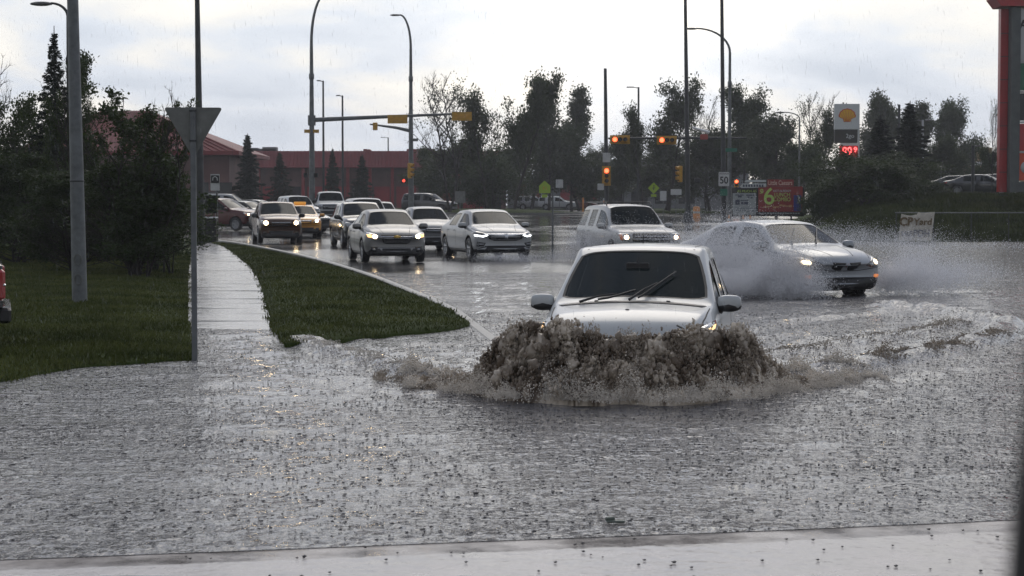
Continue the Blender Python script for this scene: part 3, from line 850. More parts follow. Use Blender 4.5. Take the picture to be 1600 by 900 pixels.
def car(kind, paintm, label, cat, loc, yaw, group=None, front=None, name='car', lit='warm', detail=2, rack=False, mirrorc=None, swglass=None, wsglass=None, lightside=(1, -1), darkrim=False, place=True):
    """yaw: angle of the nose from -Y towards +X in degrees"""
    spec = dict(ST[kind])
    if swglass: spec['swglass'] = swglass
    if wsglass: spec['wsglass'] = wsglass
    root = thing(name, label, cat, loc, R(-90 + yaw), group)
    me3, bmf, bvh, mats_ = build_shell(spec, paintm)
    # split off the glass
    names = {1: 'windshield', 2: 'side_window', 3: 'rear_window'}
    for mi in (1, 2, 3):
        fcs = [f for f in bmf.faces if f.material_index == mi]
        seen = set()
        for f0 in fcs:
            if f0 in seen: continue
            isl = []; stack = [f0]; seen.add(f0)
            while stack:
                f = stack.pop(); isl.append(f)
                for e in f.edges:
                    for g_ in e.link_faces:
                        if g_ not in seen and g_.material_index == mi: seen.add(g_); stack.append(g_)
            vi = {}; vs = []; fs = []
            for f in isl:
                for v in f.verts:
                    if v not in vi: vi[v] = len(vs); vs.append(v.co - v.normal * 0.006)
                fs.append(tuple(vi[v] for v in f.verts))
            m_ = MB(); m_.add(vs, fs, 0, True); nm = names[mi]
            g_o = m_.build(nm, mats_[mi], root)
            # rubber frame round each pane
            be = {}
            for f in isl:
                for e in f.edges:
                    k_ = e; be[k_] = be.get(k_, 0) + 1
            fr_ = MB()
            cen = Vector((0, 0, 0))
            for v in vi: cen += v.co
            cen /= len(vi)
            for e, c_ in be.items():
                if c_ != 1: continue
                a, b = e.verts
                wv = .028 if mi != 2 else .022
                ai = a.co + (cen - a.co).normalized() * wv; bi = b.co + (cen - b.co).normalized() * wv
                na_, nb_ = a.normal * .0015, b.normal * .0015
                fr_.add([a.co + na_, b.co + nb_, bi + nb_, ai + na_], [(0, 1, 2, 3)], 0, True)
            fr_.build('window_seal', M_BLK, g_o)
    bmesh.ops.delete(bmf, geom=[f for f in bmf.faces if f.material_index in (1, 2, 3)], context='FACES')
    bm_me = bpy.data.meshes.new('body'); bmf.to_mesh(bm_me); bmf.free()
    for m_ in mats_: bm_me.materials.append(m_)
    body = link_mesh('body', bm_me, root)
    # wheels
    tm, rm = wheel_mesh(spec['wr'], darkrim)
    for xx in (spec['xa'], spec['xa'] - spec['wb']):
        for sg in (1, -1):
            wo_ = link_mesh('wheel', tm, root, (xx, sg * (spec['W'] / 2 - .125), spec['wr']))
            rm_ = link_mesh('rim', rm, wo_)
            if sg < 0: wo_.rotation_euler = (0, 0, math.pi)
    mc = mirrorc or paintm
    # mirrors
    i0 = spec['ws'][1]; xs_, _, ws_, zs_, *_ = spec['st'][i0]
    for sg in (1, -1):
        m_ = MB(); cx, cy, cz = xs_ - .30, sg * (spec['W'] / 2 + .045), zs_ + .095
        m_.ball((cx, cy, cz), (.065, .115, .075), n=14, k=10, m=0)
        for i_ in range(len(m_.v)):
            x_, y_, z_ = m_.v[i_]
            q_ = [(a_ - b_) / r_ for a_, b_, r_ in zip((x_, y_, z_), (cx, cy, cz), (.065, .115, .075))]
            mx_ = max(abs(t_) for t_ in q_) + 1e-6; k_ = 1 / (mx_ ** .45 * (sum(t_ * t_ for t_ in q_) ** .5) ** .0) * 1.0
            k_ = min(1.22, max(1.0, (1 / mx_) ** .6)); x_, y_, z_ = cx + (x_ - cx) * k_, cy + (y_ - cy) * k_, cz + (z_ - cz) * k_
            m_.v[i_] = (x_, y_, z_)
            if x_ < cx: m_.v[i_] = (cx - .012, y_, z_)
            z_ = m_.v[i_][2]
            m_.v[i_] = (m_.v[i_][0], cy + (y_ - cy) * (1.0 + .12 * (1 if (y_ - cy) * sg > 0 else 0)), z_)
        mo = m_.build('side_mirror', mc, root)
        m2 = MB(); m2.ball((cx - .004, cy, cz - .040), (.074, .133, .058), n=14, k=8)
        m2.tube([(cx - .01, sg * (ws_ * .97 - .02), zs_ + .0), (cx, cy - sg * .05, cz - .04)], [.035, .03], 8)
        m2.build('mirror_base', M_BLK, mo)
    # inside
    if detail >= 1:
        seat_set(root, spec, spec['st'][5][1] + .18 + (spec['H'] - 1.48) * .4)
        m_ = MB(); xw = spec['st'][spec['ws'][1]][0]; zw = spec['st'][spec['ws'][1]][5]
        m_.box((xw - .28, 0, zw - .12), (.5, 1.35, .16), bev=.05); m_.build('dashboard', M_BLK, root)
    # projected fittings
    ftr = front or {}
    for nm, poly, matl, kw in ftr.get('F', []):
        add_shape(root, nm, project(bvh, poly, 'F', **kw), matl)
    for nm, poly, matl, kw in ftr.get('FM', []):       # mirrored pair
        for q in (poly, mirror(poly)): add_shape(root, nm, project(bvh, q, 'F', **kw), matl)
    for nm, poly, matl, kw in ftr.get('TM', []):
        for q in (poly, mirrory(poly)): add_shape(root, nm, project(bvh, q, 'T', **kw), matl)
    for nm, poly, matl, kw in ftr.get('T', []): add_shape(root, nm, project(bvh, poly, 'T', **kw), matl)
    # lamps with lit cores
    for nm, outer, mo_, inner in ftr.get('LAMP', []):
        for sg in (1, -1):
            q = outer if sg > 0 else mirror(outer)
            lo = add_shape(root, nm, project(bvh, q, 'F', h=.03, lift=.005), mo_)
            for inm, ip, im in inner:
                qq = ip if sg > 0 else mirror(ip)
                if sg not in lightside and im in (M_HL, M_HLW): im = M_LENS
                add_shape(lo, inm, project(bvh, qq, 'F', h=.025, lift=.011), im)
    # side seams, handles, sills
    if detail >= 1:
        st = spec['st']; a1, a2 = spec['sw'][0], spec['sw'][1]
        xb = (st[a1[1]][0] + st[a2[0]][0]) / 2
        zs0 = st[a2[0]][3]
        xf = st[spec['ws'][1]][0] - .16; zl = .34 if kind != 'pickup' else .55
        xrr = max(st[a1[0]][0] - .02, spec['xa'] - spec['wb'] + spec['wr'] * 1.2)
        for ax in ('L', 'S'):
            for nm, pl in (('door_seam', [(xb, zs0 - .01), (xb, zl)]), ('door_seam', [(xf, zs0 - .03), (xf - .02, zl + .2), (xf - .06, zl)]), ('door_seam', [(xrr - .1, zs0 - .02), (xrr, .62), (xrr + .04, zl)])):
                add_shape(root, nm, project(bvh, stripe(pl, .012), ax, h=.08, lift=.0015, sink=.003), M_SEAM)
            add_shape(root, 'sill_trim', project(bvh, stripe([(spec['xa'] - spec['wr'] * 1.22, zl - .09), (spec['xa'] - spec['wb'] + spec['wr'] * 1.22, zl - .09)], .05), ax, h=.15, lift=.006, sink=.01), M_BLK)
            for hx in (xb - .22, xrr + .02):
                add_shape(root, 'door_handle', project(bvh, rrect(hx, zs0 - .10, .17, .03, .012), ax, h=.05, lift=.028, sink=.0), mc)
        # rear lamps
        for sg in (1, -1):
            q = rrect(sg * (spec['W'] * .40), st[1][3] - .10, .22, .20, .04)
            add_shape(root, 'tail_lamp', project(bvh, q, 'R', h=.05), M_RED)
    if rack:
        for sg in (1, -1):
            m_ = MB(); y_ = sg * (spec['st'][5][4] - .03); z_ = spec['H']
            m_.tube([(-1.95, y_, z_ - .06), (-1.85, y_, z_ + .035), (.0, y_, z_ + .05), (.12, y_, z_ - .05)], .018, 8); m_.build('roof_rail', M_BLK, root)
        for x_ in (-1.5, -.25):
            m_ = MB(); m_.tube([(x_, -spec['st'][5][4] + .03, spec['H'] + .05), (x_, spec['st'][5][4] - .03, spec['H'] + .05)], .016, 8)
            m_.build('roof_bar', M_BLK, root)
    root['_spec'] = kind
    return root, bvh, spec

def K(**k): return k
def lamp_core(cx, cz, r): return [('lit_bulb', ell(cx, cz, r, r), M_HL)]
# ---------- fronts
CRUZE = dict(
    F=[('grille', [(-.44, .735), (.44, .735), (.42, .79), (-.42, .79)], M_BLK, K(h=.04)),
       ('grille', [(-.43, .715), (.43, .715), (.36, .56), (.28, .535), (-.28, .535), (-.36, .56)], M_BLK, K(h=.04)),
       ('grille_bar', [(-.45, .717), (.45, .717), (.45, .738), (-.45, .738)], M_CHR, K(h=.04, lift=.014)),
       ('emblem', [(-.10, .71), (-.035, .71), (-.035, .695), (.04, .695), (.04, .71), (.105, .71), (.09, .745), (.035, .745), (.035, .76), (-.04, .76), (-.04, .745), (-.085, .745)], M_GOLD, K(h=.03, lift=.024)),
       ('lower_grille', rrect(0, .37, .80, .075, .02), M_BLK, K(h=.05)),
       ('bumper_line', stripe([(-.78, .455), (0, .44), (.78, .455)], .012), M_SEAM, K(h=.05, lift=.003)),
       ('bumper_line', stripe([(-.72, .275), (0, .265), (.72, .275)], .05), M_BLK, K(h=.05, lift=.012))] +
      [('grille_slat', stripe([(-.40 + k * .015, .69 - k * .035), (.40 - k * .015, .69 - k * .035)], .006), M_SILPL, K(h=.05, lift=.010)) for k in range(4)],
    FM=[('fog_lamp_pocket', [(.52, .44), (.70, .46), (.73, .33), (.55, .31)], M_BLK, K(h=.04)),
        ('front_marker', rrect(.62, .385, .08, .05, .02), M_LENS, K(h=.03, lift=.010))],
    TM=[('hood_crease', stripe([(2.12, .36), (1.7, .44), (1.34, .50)], .010), M_SEAM, K(h=.08, lift=.002, sink=.004)),
        ('hood_seam', stripe([(2.02, .70), (1.7, .76), (1.36, .79)], .010), M_SEAM, K(h=.08, lift=.002, sink=.004))],
    LAMP=[('headlight', [(.46, .70), (.60, .665), (.77, .69), (.83, .80), (.80, .865), (.62, .82), (.50, .765)], M_LENS,
           [('lit_bulb', ell(.60, .735, .062, .048), M_HL), ('reflector', [(.68, .70), (.78, .72), (.80, .80), (.68, .79)], M_HLR)])])
ACCORD = dict(
    F=[('grille', [(-.55, .745), (.55, .745), (.50, .62), (.34, .565), (-.34, .565), (-.50, .62)], M_BLK, K(h=.04)),
       ('grille_bar', [(-.66, .765), (.66, .765), (.62, .735), (.20, .70), (-.20, .70), (-.62, .735)], M_CHR, K(h=.035, lift=.016)),
       ('lower_grille', [(-.60, .42), (.60, .42), (.68, .27), (-.68, .27)], M_BLK, K(h=.05)),
       ('emblem', [(-.06, .655), (-.04, .655), (-.035, .69), (.035, .69), (.04, .655), (.06, .655), (.05, .755), (.03, .755), (.028, .715), (-.028, .715), (-.03, .755), (-.05, .755)], M_CHR, K(h=.025, lift=.026))] +
      [('grille_slat', stripe([(-.46 + k * .02, .675 - k * .035), (.46 - k * .02, .675 - k * .035)], .008), M_SILPL, K(h=.05, lift=.009)) for k in range(3)],
    FM=[('fog_lamp_pocket', [(.58, .50), (.82, .54), (.83, .40), (.64, .40)], M_BLK, K(h=.04)),
        ('fog_lamp', rrect(.72, .46, .15, .035, .015), M_LENS, K(h=.03, lift=.012)),
        ('bumper_blade', [(.56, .37), (.80, .33), (.80, .30), (.62, .30)], M_SILPL, K(h=.04, lift=.01))],
    TM=[('hood_crease', stripe([(2.2, .34), (1.8, .42), (1.42, .52)], .010), M_SEAM, K(h=.08, lift=.002, sink=.004)),
        ('hood_seam', stripe([(2.14, .72), (1.8, .79), (1.45, .82)], .010), M_SEAM, K(h=.08, lift=.002, sink=.004))],
    LAMP=[('headlight', [(.52, .69), (.64, .66), (.84, .70), (.88, .80), (.86, .855), (.70, .82), (.56, .775)], M_LENSD,
           [('lit_bulb', [(.53, .715), (.66, .672), (.85, .700), (.86, .735), (.66, .706), (.54, .742)], M_LED)])])
BIGSUVF = dict(
    F=[('grille', rrect(0, .86, 1.10, .24, .05), M_BLK, K(h=.05)), ('lower_grille', rrect(0, .47, 1.2, .14, .03), M_BLK, K(h=.05)),
       ('bumper_line', stripe([(-.85, .62), (0, .60), (.85, .62)], .02), M_SEAM, K(h=.05)),
       ('grille_slat', stripe([(-.50, .90), (.50, .90)], .02), M_CHR, K(h=.05, lift=.014)), ('grille_slat', stripe([(-.50, .82), (.50, .82)], .02), M_CHR, K(h=.05, lift=.014))],
    TM=[('hood_crease', stripe([(2.3, .46), (1.7, .50), (1.14, .58)], .012), M_SEAM, K(h=.08, lift=.002, sink=.004))],
    LAMP=[('headlight', [(.60, .75), (.86, .77), (.90, .98), (.62, .97)], M_LENS, [('lit_bulb', ell(.72, .87, .058, .055), M_HL), ('front_marker', [(.82, .79), (.87, .80), (.88, .95), (.82, .95)], M_AMB)])])
def generic(H=1.48, W=1.8, amber=True, grille='wide', core=.05, bulbx=None, lit=M_HL):
    k = W / 1.8; z = H / 1.48
    d = dict(F=[('grille', [(-.40 * k, .80 * z), (.40 * k, .80 * z), (.34 * k, .66 * z), (-.34 * k, .66 * z)], M_BLK, K(h=.05)),
                ('grille_slat', stripe([(-.37 * k, .765 * z), (.37 * k, .765 * z)], .018), M_CHR, K(h=.05, lift=.014)),
                ('lower_grille', [(-.50 * k, .47 * z), (.50 * k, .47 * z), (.44 * k, .32 * z), (-.44 * k, .32 * z)], M_BLK, K(h=.05)),
                ('bumper_line', stripe([(-.74 * k, .56 * z), (0, .54 * z), (.74 * k, .56 * z)], .012), M_SEAM, K(h=.05, lift=.003))],
             FM=[('fog_lamp_pocket', rrect(.64 * k, .40 * z, .15, .10, .03), M_BLK, K(h=.05))],
             LAMP=[('headlight', [(.46 * k, .69 * z), (.74 * k, .67 * z), (.81 * k, .80 * z), (.78 * k, .85 * z), (.50 * k, .79 * z)], M_LENS,
                    [('lit_bulb', ell((bulbx or .62) * k, .755 * z, core, core * .9), lit)] + ([('front_marker', [(.71 * k, .70 * z), (.77 * k, .73 * z), (.78 * k, .81 * z), (.72 * k, .80 * z)], M_AMB)] if amber else []))])
    return d

P_SILVER = paint('silver_paint', (0.23, 0.23, 0.225), 0.4, 0.34, 0.3)
P_WHITE = paint('white_paint', (0.47, 0.49, 0.495), 0.0, 0.3, 0.35)
P_PEARL = paint('pearl_white_paint', (0.40, 0.41, 0.41), 0.05, 0.32, 0.3)
P_ICE = paint('ice_silver_paint', (0.31, 0.33, 0.35), 0.3, 0.28, 0.4)
P_DGREY = paint('dark_grey_paint', (0.05, 0.052, 0.055), 0.3, 0.2)
P_COPPER = paint('copper_brown_paint', (0.055, 0.020, 0.007), 0.3, 0.25, 0.35)
P_MAROON = paint('maroon_paint', (0.075, 0.008, 0.007), 0.1, 0.25, 0.3)
P_TAXI = paint('taxi_yellow_paint', (0.62, 0.28, 0.03), 0.0, 0.25)
P_BLACK = paint('black_paint', (0.014, 0.015, 0.017), 0.0, 0.15)
P_LGREY = paint('light_grey_paint', (0.27, 0.28, 0.29), 0.2, 0.32, 0.3)

def ctr(px, bottom, D, yaw, L):
    """centre of a car whose nose is seen at px, distance D of the nose"""
    fx, fy = math.sin(R(yaw)), -math.cos(R(yaw))
    nx_, ny_ = X(px, D), D
    x, y = nx_ - fx * L / 2, ny_ - fy * L / 2
    return (x, y, rz(x, y) if bottom is None else bottom)

# --- silver sedan, nearest of the oncoming lane
c_, _, _ = car('sedan', P_SILVER, 'silver sedan with gold cross emblem and two lit headlights beside the verge', 'car',
    ctr(621, None, 53.0, 12, 4.6), 12, 'cars driving in from the junction', CRUZE)
# --- white sedan with LED strips
car('accord', P_PEARL, 'pearl white sedan with slanted white LED strips, right of the silver cars', 'car',
    ctr(792, None, 56.0, 16, 4.88), 16, 'cars driving in from the junction', ACCORD)
# --- compact between them
car('compact', P_LGREY, 'light grey compact between the silver sedan and the white LED-lit sedan, half hidden', 'car',
    ctr(682, None, 66.0, 13, 4.28), 13, 'cars driving in from the junction', generic(1.5, 1.72, core=.05), lightside=(1,))
# --- dark grey suv behind the silver sedan
car('smallsuv', P_DGREY, 'dark grey SUV following right behind the silver sedan with gold emblem', 'car',
    ctr(575, None, 71.5, 13, 4.4), 13, 'cars driving in from the junction', generic(1.66, 1.8, amber=False), lightside=())
car('bigsuv', P_LGREY, 'light SUV of which mostly the roof shows above the dark grey SUV', 'car',
    ctr(583, None, 87, 12, 4.9), 12, 'cars driving in from the junction', generic(1.8, 1.9, amber=False), lightside=(), detail=1)
car('compact', P_LGREY, 'small pale car whose rounded roof peeks out right of the light SUV roof', 'car',
    ctr(602, None, 97, 10, 4.3), 10, 'cars driving in from the junction', generic(1.5, 1.72, amber=False), lightside=(), detail=1)
# --- copper brown suv
car('smallsuv', P_COPPER, 'copper brown SUV with two lit round headlights and black mirrors beside the kerb', 'car',
    ctr(440, None, 77, 12, 4.4), 12, 'cars driving in from the junction', generic(1.66, 1.8, core=.085, amber=False, bulbx=.60), mirrorc=M_BLK)
# --- taxi
tx, _, sp = car('sedan', P_TAXI, 'yellow orange taxi with roof light behind the copper brown SUV', 'taxi',
    ctr(474, None, 86, 10, 4.6), 10, 'cars driving in from the junction', generic(1.48, 1.8, core=.065, amber=True), lightside=(1,))
m_ = MB(); m_.box((0, 0, 1.56), (.22, .55, .13), bev=.03); m_.build('roof_light', mat('taxi_sign', (0.75, 0.36, 0.05), 0.3, emit=(1, .45, .08), estr=.25), tx)
# --- crossing cars behind
car('lowsedan', P_BLACK, 'dark sedan with a pale wet roof turning right behind the taxi', 'car',
    ctr(506, None, 96, 48, 5.0), 48, 'cars driving in from the junction', generic(1.42, 1.87, amber=True, lit=M_HLW, core=.03), lightside=())
car('minivan', P_WHITE, 'white van half hidden between the taxi and the large pickup truck', 'van',
    ctr(480, None, 118, 20, 5.0), 20, 'cars driving in from the junction', generic(1.74, 1.9, amber=False), lightside=(), detail=1)
car('pickup', P_WHITE, 'large pickup truck with white roof, dark grille and one bright lit headlight', 'pickup truck',
    ctr(520, None, 121, 9, 5.9), 9, 'cars driving in from the junction',
    dict(F=[('grille', rrect(0, 1.0, 1.25, .30, .05), M_BLK, K(h=.06)), ('bumper', rrect(0, .66, 1.8, .20, .04), M_BLK, K(h=.08, lift=.05)), ('grille_slat', stripe([(-.58, 1.04), (.58, 1.04)], .035), M_SILPL, K(h=.08, lift=.016)), ('grille_slat', stripe([(-.58, .95), (.58, .95)], .035), M_SILPL, K(h=.08, lift=.016))],
         LAMP=[('headlight', rrect(.79, 1.0, .22, .24, .04), M_LENS, [('lit_bulb', ell(.79, .98, .085, .085), M_HL)])]), lightside=(1,), mirrorc=M_BLK)
car('smallsuv', P_MAROON, 'dark red SUV seen from its side, nose to the right, behind the bin', 'car',
    ctr(404, None, 100, 62, 4.4), 62, 'cars driving in from the junction', generic(1.66, 1.8, core=.05), lightside=(1, -1))
car('lowsedan', P_BLACK, 'black car between the dark red SUV and the copper brown SUV, farther back', 'car',
    ctr(432, None, 116, 58, 5.0), 58, 'cars waiting at the far side', generic(1.42, 1.87, amber=False), lightside=(), detail=1)
car('lowsedan', P_DGREY, 'dark low car far behind the taxi with a thin wet highlight', 'car',
    ctr(452, None, 128, 70, 5.0), 70, 'cars waiting at the far side', generic(1.42, 1.87, amber=False), lightside=(), detail=1)
# --- big white suv in the other lane
car('bigsuv', P_PEARL, 'large white SUV with black roof rails behind the wading white car', 'car',
    ctr(1020, -.15, 53.5, 13, 4.9), 13, None, BIGSUVF, rack=True, swglass=M_GLASSD)
# --- silver sedan throwing spray
PONT = dict(
    F=[('lower_grille', [(-.68, .42), (.68, .42), (.78, .16), (-.78, .16)], M_BLK, K(h=.05, lift=.02)),
       ('bumper_line', stripe([(-.78, .60), (-.3, .545), (0, .54), (.3, .545), (.78, .60)], .012), M_SEAM, K(h=.05, lift=.003)),
       ('emblem', [(-.012, .665), (.012, .665), (0, .62)], mat('red_emblem', (.5, .02, .02), .3), K(h=.03, lift=.016))],
    FM=[('grille', [(.04, .685), (.30, .695), (.27, .59), (.19, .555), (.07, .555)], M_BLK, K(h=.03, lift=.008)),
        ('front_marker', rrect(.73, .445, .12, .06, .025), M_AMBL, K(h=.03, lift=.012))],
    TM=[('hood_seam', stripe([(2.35, .56), (2.0, .70), (1.5, .80)], .014), M_SEAM, K(h=.08, lift=.002, sink=.004)),
        ('hood_crease', stripe([(2.3, .22), (1.9, .34), (1.5, .44)], .012), M_SEAM, K(h=.08, lift=.002, sink=.004))],
    LAMP=[('headlight', [(.44, .64), (.60, .60), (.86, .62), (.90, .73), (.88, .795), (.74, .785), (.56, .71)], M_LENSD,
           [('lit_bulb', ell(.74, .695, .075, .045), M_HLW), ('lit_bulb', ell(.765, .70, .035, .03), M_HL), ('reflector', ell(.585, .65, .055, .028), M_LENS)])])
pc, pbv, psp = car('lowsedan', P_ICE, 'silver sedan with twin black grilles ploughing up clouds of spray', 'car',
    ctr(1327, -.07, 34.2, 25, 5.0), 25, None, PONT)
def wiper(parent, bvh, p0, p1, arm0, nm='wiper'):
    m_ = MB()
    def on(x, y):
        h = bvh.ray_cast(Vector((x, y, 5)), Vector((0, 0, -1))); return h[0] + Vector((0.012, 0, .025))
    pts = [on(p0[0] + (p1[0] - p0[0]) * t, p0[1] + (p1[1] - p0[1]) * t) for t in [k / 8 for k in range(9)]]
    m_.tube(pts, .011, 6)
    a = on(*arm0); mid = pts[4] + Vector((.01, 0, .02))
    m_.tube([a, a.lerp(mid, .5) + Vector((0, 0, .015)), mid], [.016, .010, .008], 6)
    return m_.build(nm, M_BLK, parent)
wiper(pc, pbv, (1.30, .10), (.78, .46), (1.42, .02)); wiper(pc, pbv, (1.26, -.42), (.80, -.06), (1.42, -.50))

# --- the wading white car
NEAR = dict(
    F=[('grille', rrect(0, .78, 1.0, .18, .05), M_BLK, K(h=.05)), ('lower_grille', rrect(0, .45, 1.0, .16, .04), M_BLK, K(h=.05))],
    TM=[('hood_seam', stripe([(1.90, .50), (1.93, .60), (1.86, .72)], .020), M_SEAM, K(h=.05, lift=.003, sink=.004)),
        ('hood_seam', stripe([(1.86, .715), (1.55, .755), (1.16, .775)], .012), M_SEAM, K(h=.08, lift=.002, sink=.004)),
        ('washer_nozzle', ell(1.12, .36, .018, .02, 8), M_BLK, K(h=.03, lift=.012)),
        ('roof_channel', stripe([(-1.7, .52), (-.8, .555), (.12, .555)], .018), M_BLK, K(h=.15, lift=.002, sink=.004))],
    T=[('cowl', [(1.20, -.70), (1.10, -.74), (1.13, -.4), (1.16, 0), (1.13, .4), (1.10, .74), (1.20, .70), (1.24, .4), (1.255, 0), (1.24, -.4)], M_BLK, K(h=.06, lift=.004, sink=.006)),
       ('hood_badge', ell(1.62, .0, .012, .02, 8), M_BLK, K(h=.03, lift=.006))],
    LAMP=[('headlight', [(.46, .80), (.60, .78), (.80, .82), (.86, .93), (.84, 1.0), (.66, .93), (.50, .875)], M_LENS,
           [('lit_bulb', ell(.70, .875, .055, .045), M_HL), ('front_marker', [(.78, .85), (.83, .88), (.845, .965), (.78, .93)], M_HLR), ('reflector', ell(.575, .835, .045, .03), M_HLR)])])
ST['near'] = scaled('crossover', 1.0, 1.0, 1.0)
nc_, nbv, nsp = car('near', P_WHITE, 'white hatchback wading hood-deep behind a wall of brown water', 'car',
    ctr(972, -.455, 18.15, -9, 4.3), -9, None, NEAR, wsglass=mat('windshield_glass', (0.015, 0.021, 0.021), 0.03, spec=0.10, alpha=0.92, bump=0.06, bscale=45, dist=0.004), swglass=M_GLASSD)
wiper(nc_, nbv, (1.10, .06), (.60, .40), (1.20, -.02)); wiper(nc_, nbv, (1.14, -.34), (.96, .02), (1.20, -.52))
m_ = MB(); m_.box((.52, 0, 1.50), (.03, .24, .07), bev=.01); m_.tube([(.52, 0, 1.53), (.50, 0, 1.585)], .01, 6); m_.build('rear_view_mirror', M_BLK, nc_)
m_ = MB(); pts = [(.62 + .06 * math.cos(a * math.pi / 8) , .38 + .18 * math.cos(a * math.pi / 8), 1.04 + .18 * math.sin(a * math.pi / 8)) for a in range(17)]
m_.tube(pts, .014, 6); m_.box((.62, .38, 1.04), (.05, .14, .07), bev=.02); m_.build('steering_wheel', M_BLK, nc_)
m_ = MB(); m_.tube([(-.75, -.06, 1.66), (-.78, -.06, 1.79)], [.009, .006], 6); m_.build('antenna', M_BLK, nc_)
# --- parked cars on the plateau at right
for i, (px, D, yaw, pm, kd, lab) in enumerate([(1500, 134, 78, P_BLACK, 'lowsedan', 'dark car parked on the bank, leftmost of the parked row by the thin tree'),
                                     (1531, 130, 70, P_DGREY, 'lowsedan', 'dark car with pale roofline parked mid-row on the bank'),
                                     (1556, 136, 72, P_BLACK, 'compact', 'dark car parked at the right end of the row next to the tall pylon sign')]):
    x_, y_ = X(px, D), D
    car(kd, pm, lab, 'car', (x_, y_, float(bank_z(np.array([x_]), np.array([y_]))[0]) + .0), yaw, 'cars parked on the bank', generic(1.42, 1.8, amber=False), lightside=(), detail=1)
# --- dark cars parked by the long building
for i, (px, D, yaw, pm, kd, lab) in enumerate([(672, 168, 66, P_DGREY, 'bigsuv', 'dark grey SUV parked under the bare trees in front of the long red building'),
                                     (360, 150, 80, P_LGREY, 'minivan', 'pale van parked at the foot of the red roofed restaurant')]):
    x_, y_ = X(px, D), D
    car(kd, pm, lab, 'car', (x_, y_, rz(x_, y_)), yaw, 'cars parked by the buildings', generic(1.7, 1.9, amber=False), lightside=(), detail=1)
for i, (px, D, yaw, pm, kd, lab) in enumerate([(835, 245, 84, P_LGREY, 'bigsuv', 'grey SUV parked far beyond the traffic island, left of the far row'),
        (872, 240, 80, P_WHITE, 'minivan', 'white van parked far beyond the traffic island, middle of the far row'),
        (905, 246, 84, P_MAROON, 'lowsedan', 'red car parked far beyond the traffic island, nearest the middle signal post')]):
    x_, y_ = X(px, D), D
    car(kd, pm, lab, 'car', (x_, y_, rz(x_, y_)), yaw, 'cars parked far beyond the island', None, lightside=(), detail=0)
# --- left edge: tail of a pickup, and the dark SUV behind the bushes
sv, _, _ = car('bigsuv', P_DGREY, 'dark SUV parked behind the bushes at the far left', 'car', (X(-22, 66), 67, .12), 82, None, generic(1.8, 1.9, amber=False), lightside=(), detail=1)
tail = thing('pickup_truck', 'black pickup tail with red lamp and step bumper poking in at the left edge', 'pickup truck', (0, 0, 0), 0)
tail.location = (X(3, 22), 22.0, -.05); tail.rotation_euler = (0, 0, R(195))
m_ = MB(); m_.box((1.5, 0, .82), (3.0, 1.9, .62), bev=.08); m_.box((4.0, 0, .9), (2.0, 1.9, .66), bev=.08); m_.box((3.1, 0, 1.46), (1.8, 1.6, .62), bev=.16); m_.box((2.6, 0, .56), (4.8, 1.3, .22)); m_.build('body', P_BLACK, tail)
m_ = MB(); m_.box((-.02, 0, .50), (.14, 1.85, .17), bev=.03); m_.build('rear_bumper', M_BLK, tail)
m_ = MB(); m_.box((-.03, 0, .592), (.10, 1.7, .012)); m_.build('bumper_step', M_CHR, tail)
for sg in (1, -1):
    m_ = MB(); m_.box((.03, sg * .88, .84), (.12, .17, .34), bev=.03); tl = m_.build('tail_lamp', M_RED, tail)
    m_ = MB(); m_.box((.026, sg * .88, .84), (.125, .16, .03), bev=.01); m_.build('reversing_lens', M_CHR, tl)
tm, rm = wheel_mesh(.40)
for xx in (1.0, 4.4):
    for sg in (1, -1):
        wo_ = link_mesh('wheel', tm, tail, (xx, sg * .84, .40)); link_mesh('rim', rm, wo_)
        if sg < 0: wo_.rotation_euler = (0, 0, math.pi)
for o in bpy.data.objects:
    if '_spec' in o.keys(): del o['_spec']

# ================================================================== POLES, SIGNALS, SIGNS
M_GALV = mat('galvanised_steel', (0.13, 0.14, 0.14), 0.5, metal=0.35, var=0.3, vscale=4, bump=0.1, bscale=20)
M_DSTEEL = mat('dark_steel', (0.045, 0.048, 0.05), 0.5, metal=0.3, var=0.3, vscale=4)
M_CONCP = mat('concrete_pole', (0.13, 0.14, 0.145), 0.5, var=0.28, vscale=6, bump=0.3, bscale=50, dist=0.004)
M_SIGY = mat('signal_yellow', (0.52, 0.27, 0.02), 0.45, var=0.15, vscale=6)
M_SIGBACK = mat('signal_backplate', (0.46, 0.26, 0.03), 0.5, var=0.2, vscale=5)
M_REDL = mat('red_signal_lit', (1, .15, .05), 0.3, emit=(1.0, 0.12, 0.05), estr=3.4)
M_REDG = mat('red_signal_rim', (1, .1, .03), 0.3, emit=(1.0, 0.10, 0.02), estr=1.6)
M_DLENS = mat('dark_signal_lens', (0.02, 0.02, 0.018), 0.2)
M_WSIGN = mat('white_sign_face', (0.52, 0.53, 0.52), 0.4, var=0.1)
M_SBACK = mat('sign_back_aluminium', (0.16, 0.165, 0.155), 0.5, metal=0.4, var=0.2, vscale=6, bump=0.05)
M_LIME = mat('fluorescent_lime', (0.30, 0.44, 0.02), 0.4, emit=(0.5, 0.8, 0.02), estr=0.0)
M_GREEN = mat('sign_green', (0.01, 0.15, 0.09), 0.4)
M_BLACKP = mat('black_marking', (0.01, 0.01, 0.01), 0.5)
M_LUM = mat('luminaire', (0.10, 0.10, 0.10), 0.4)

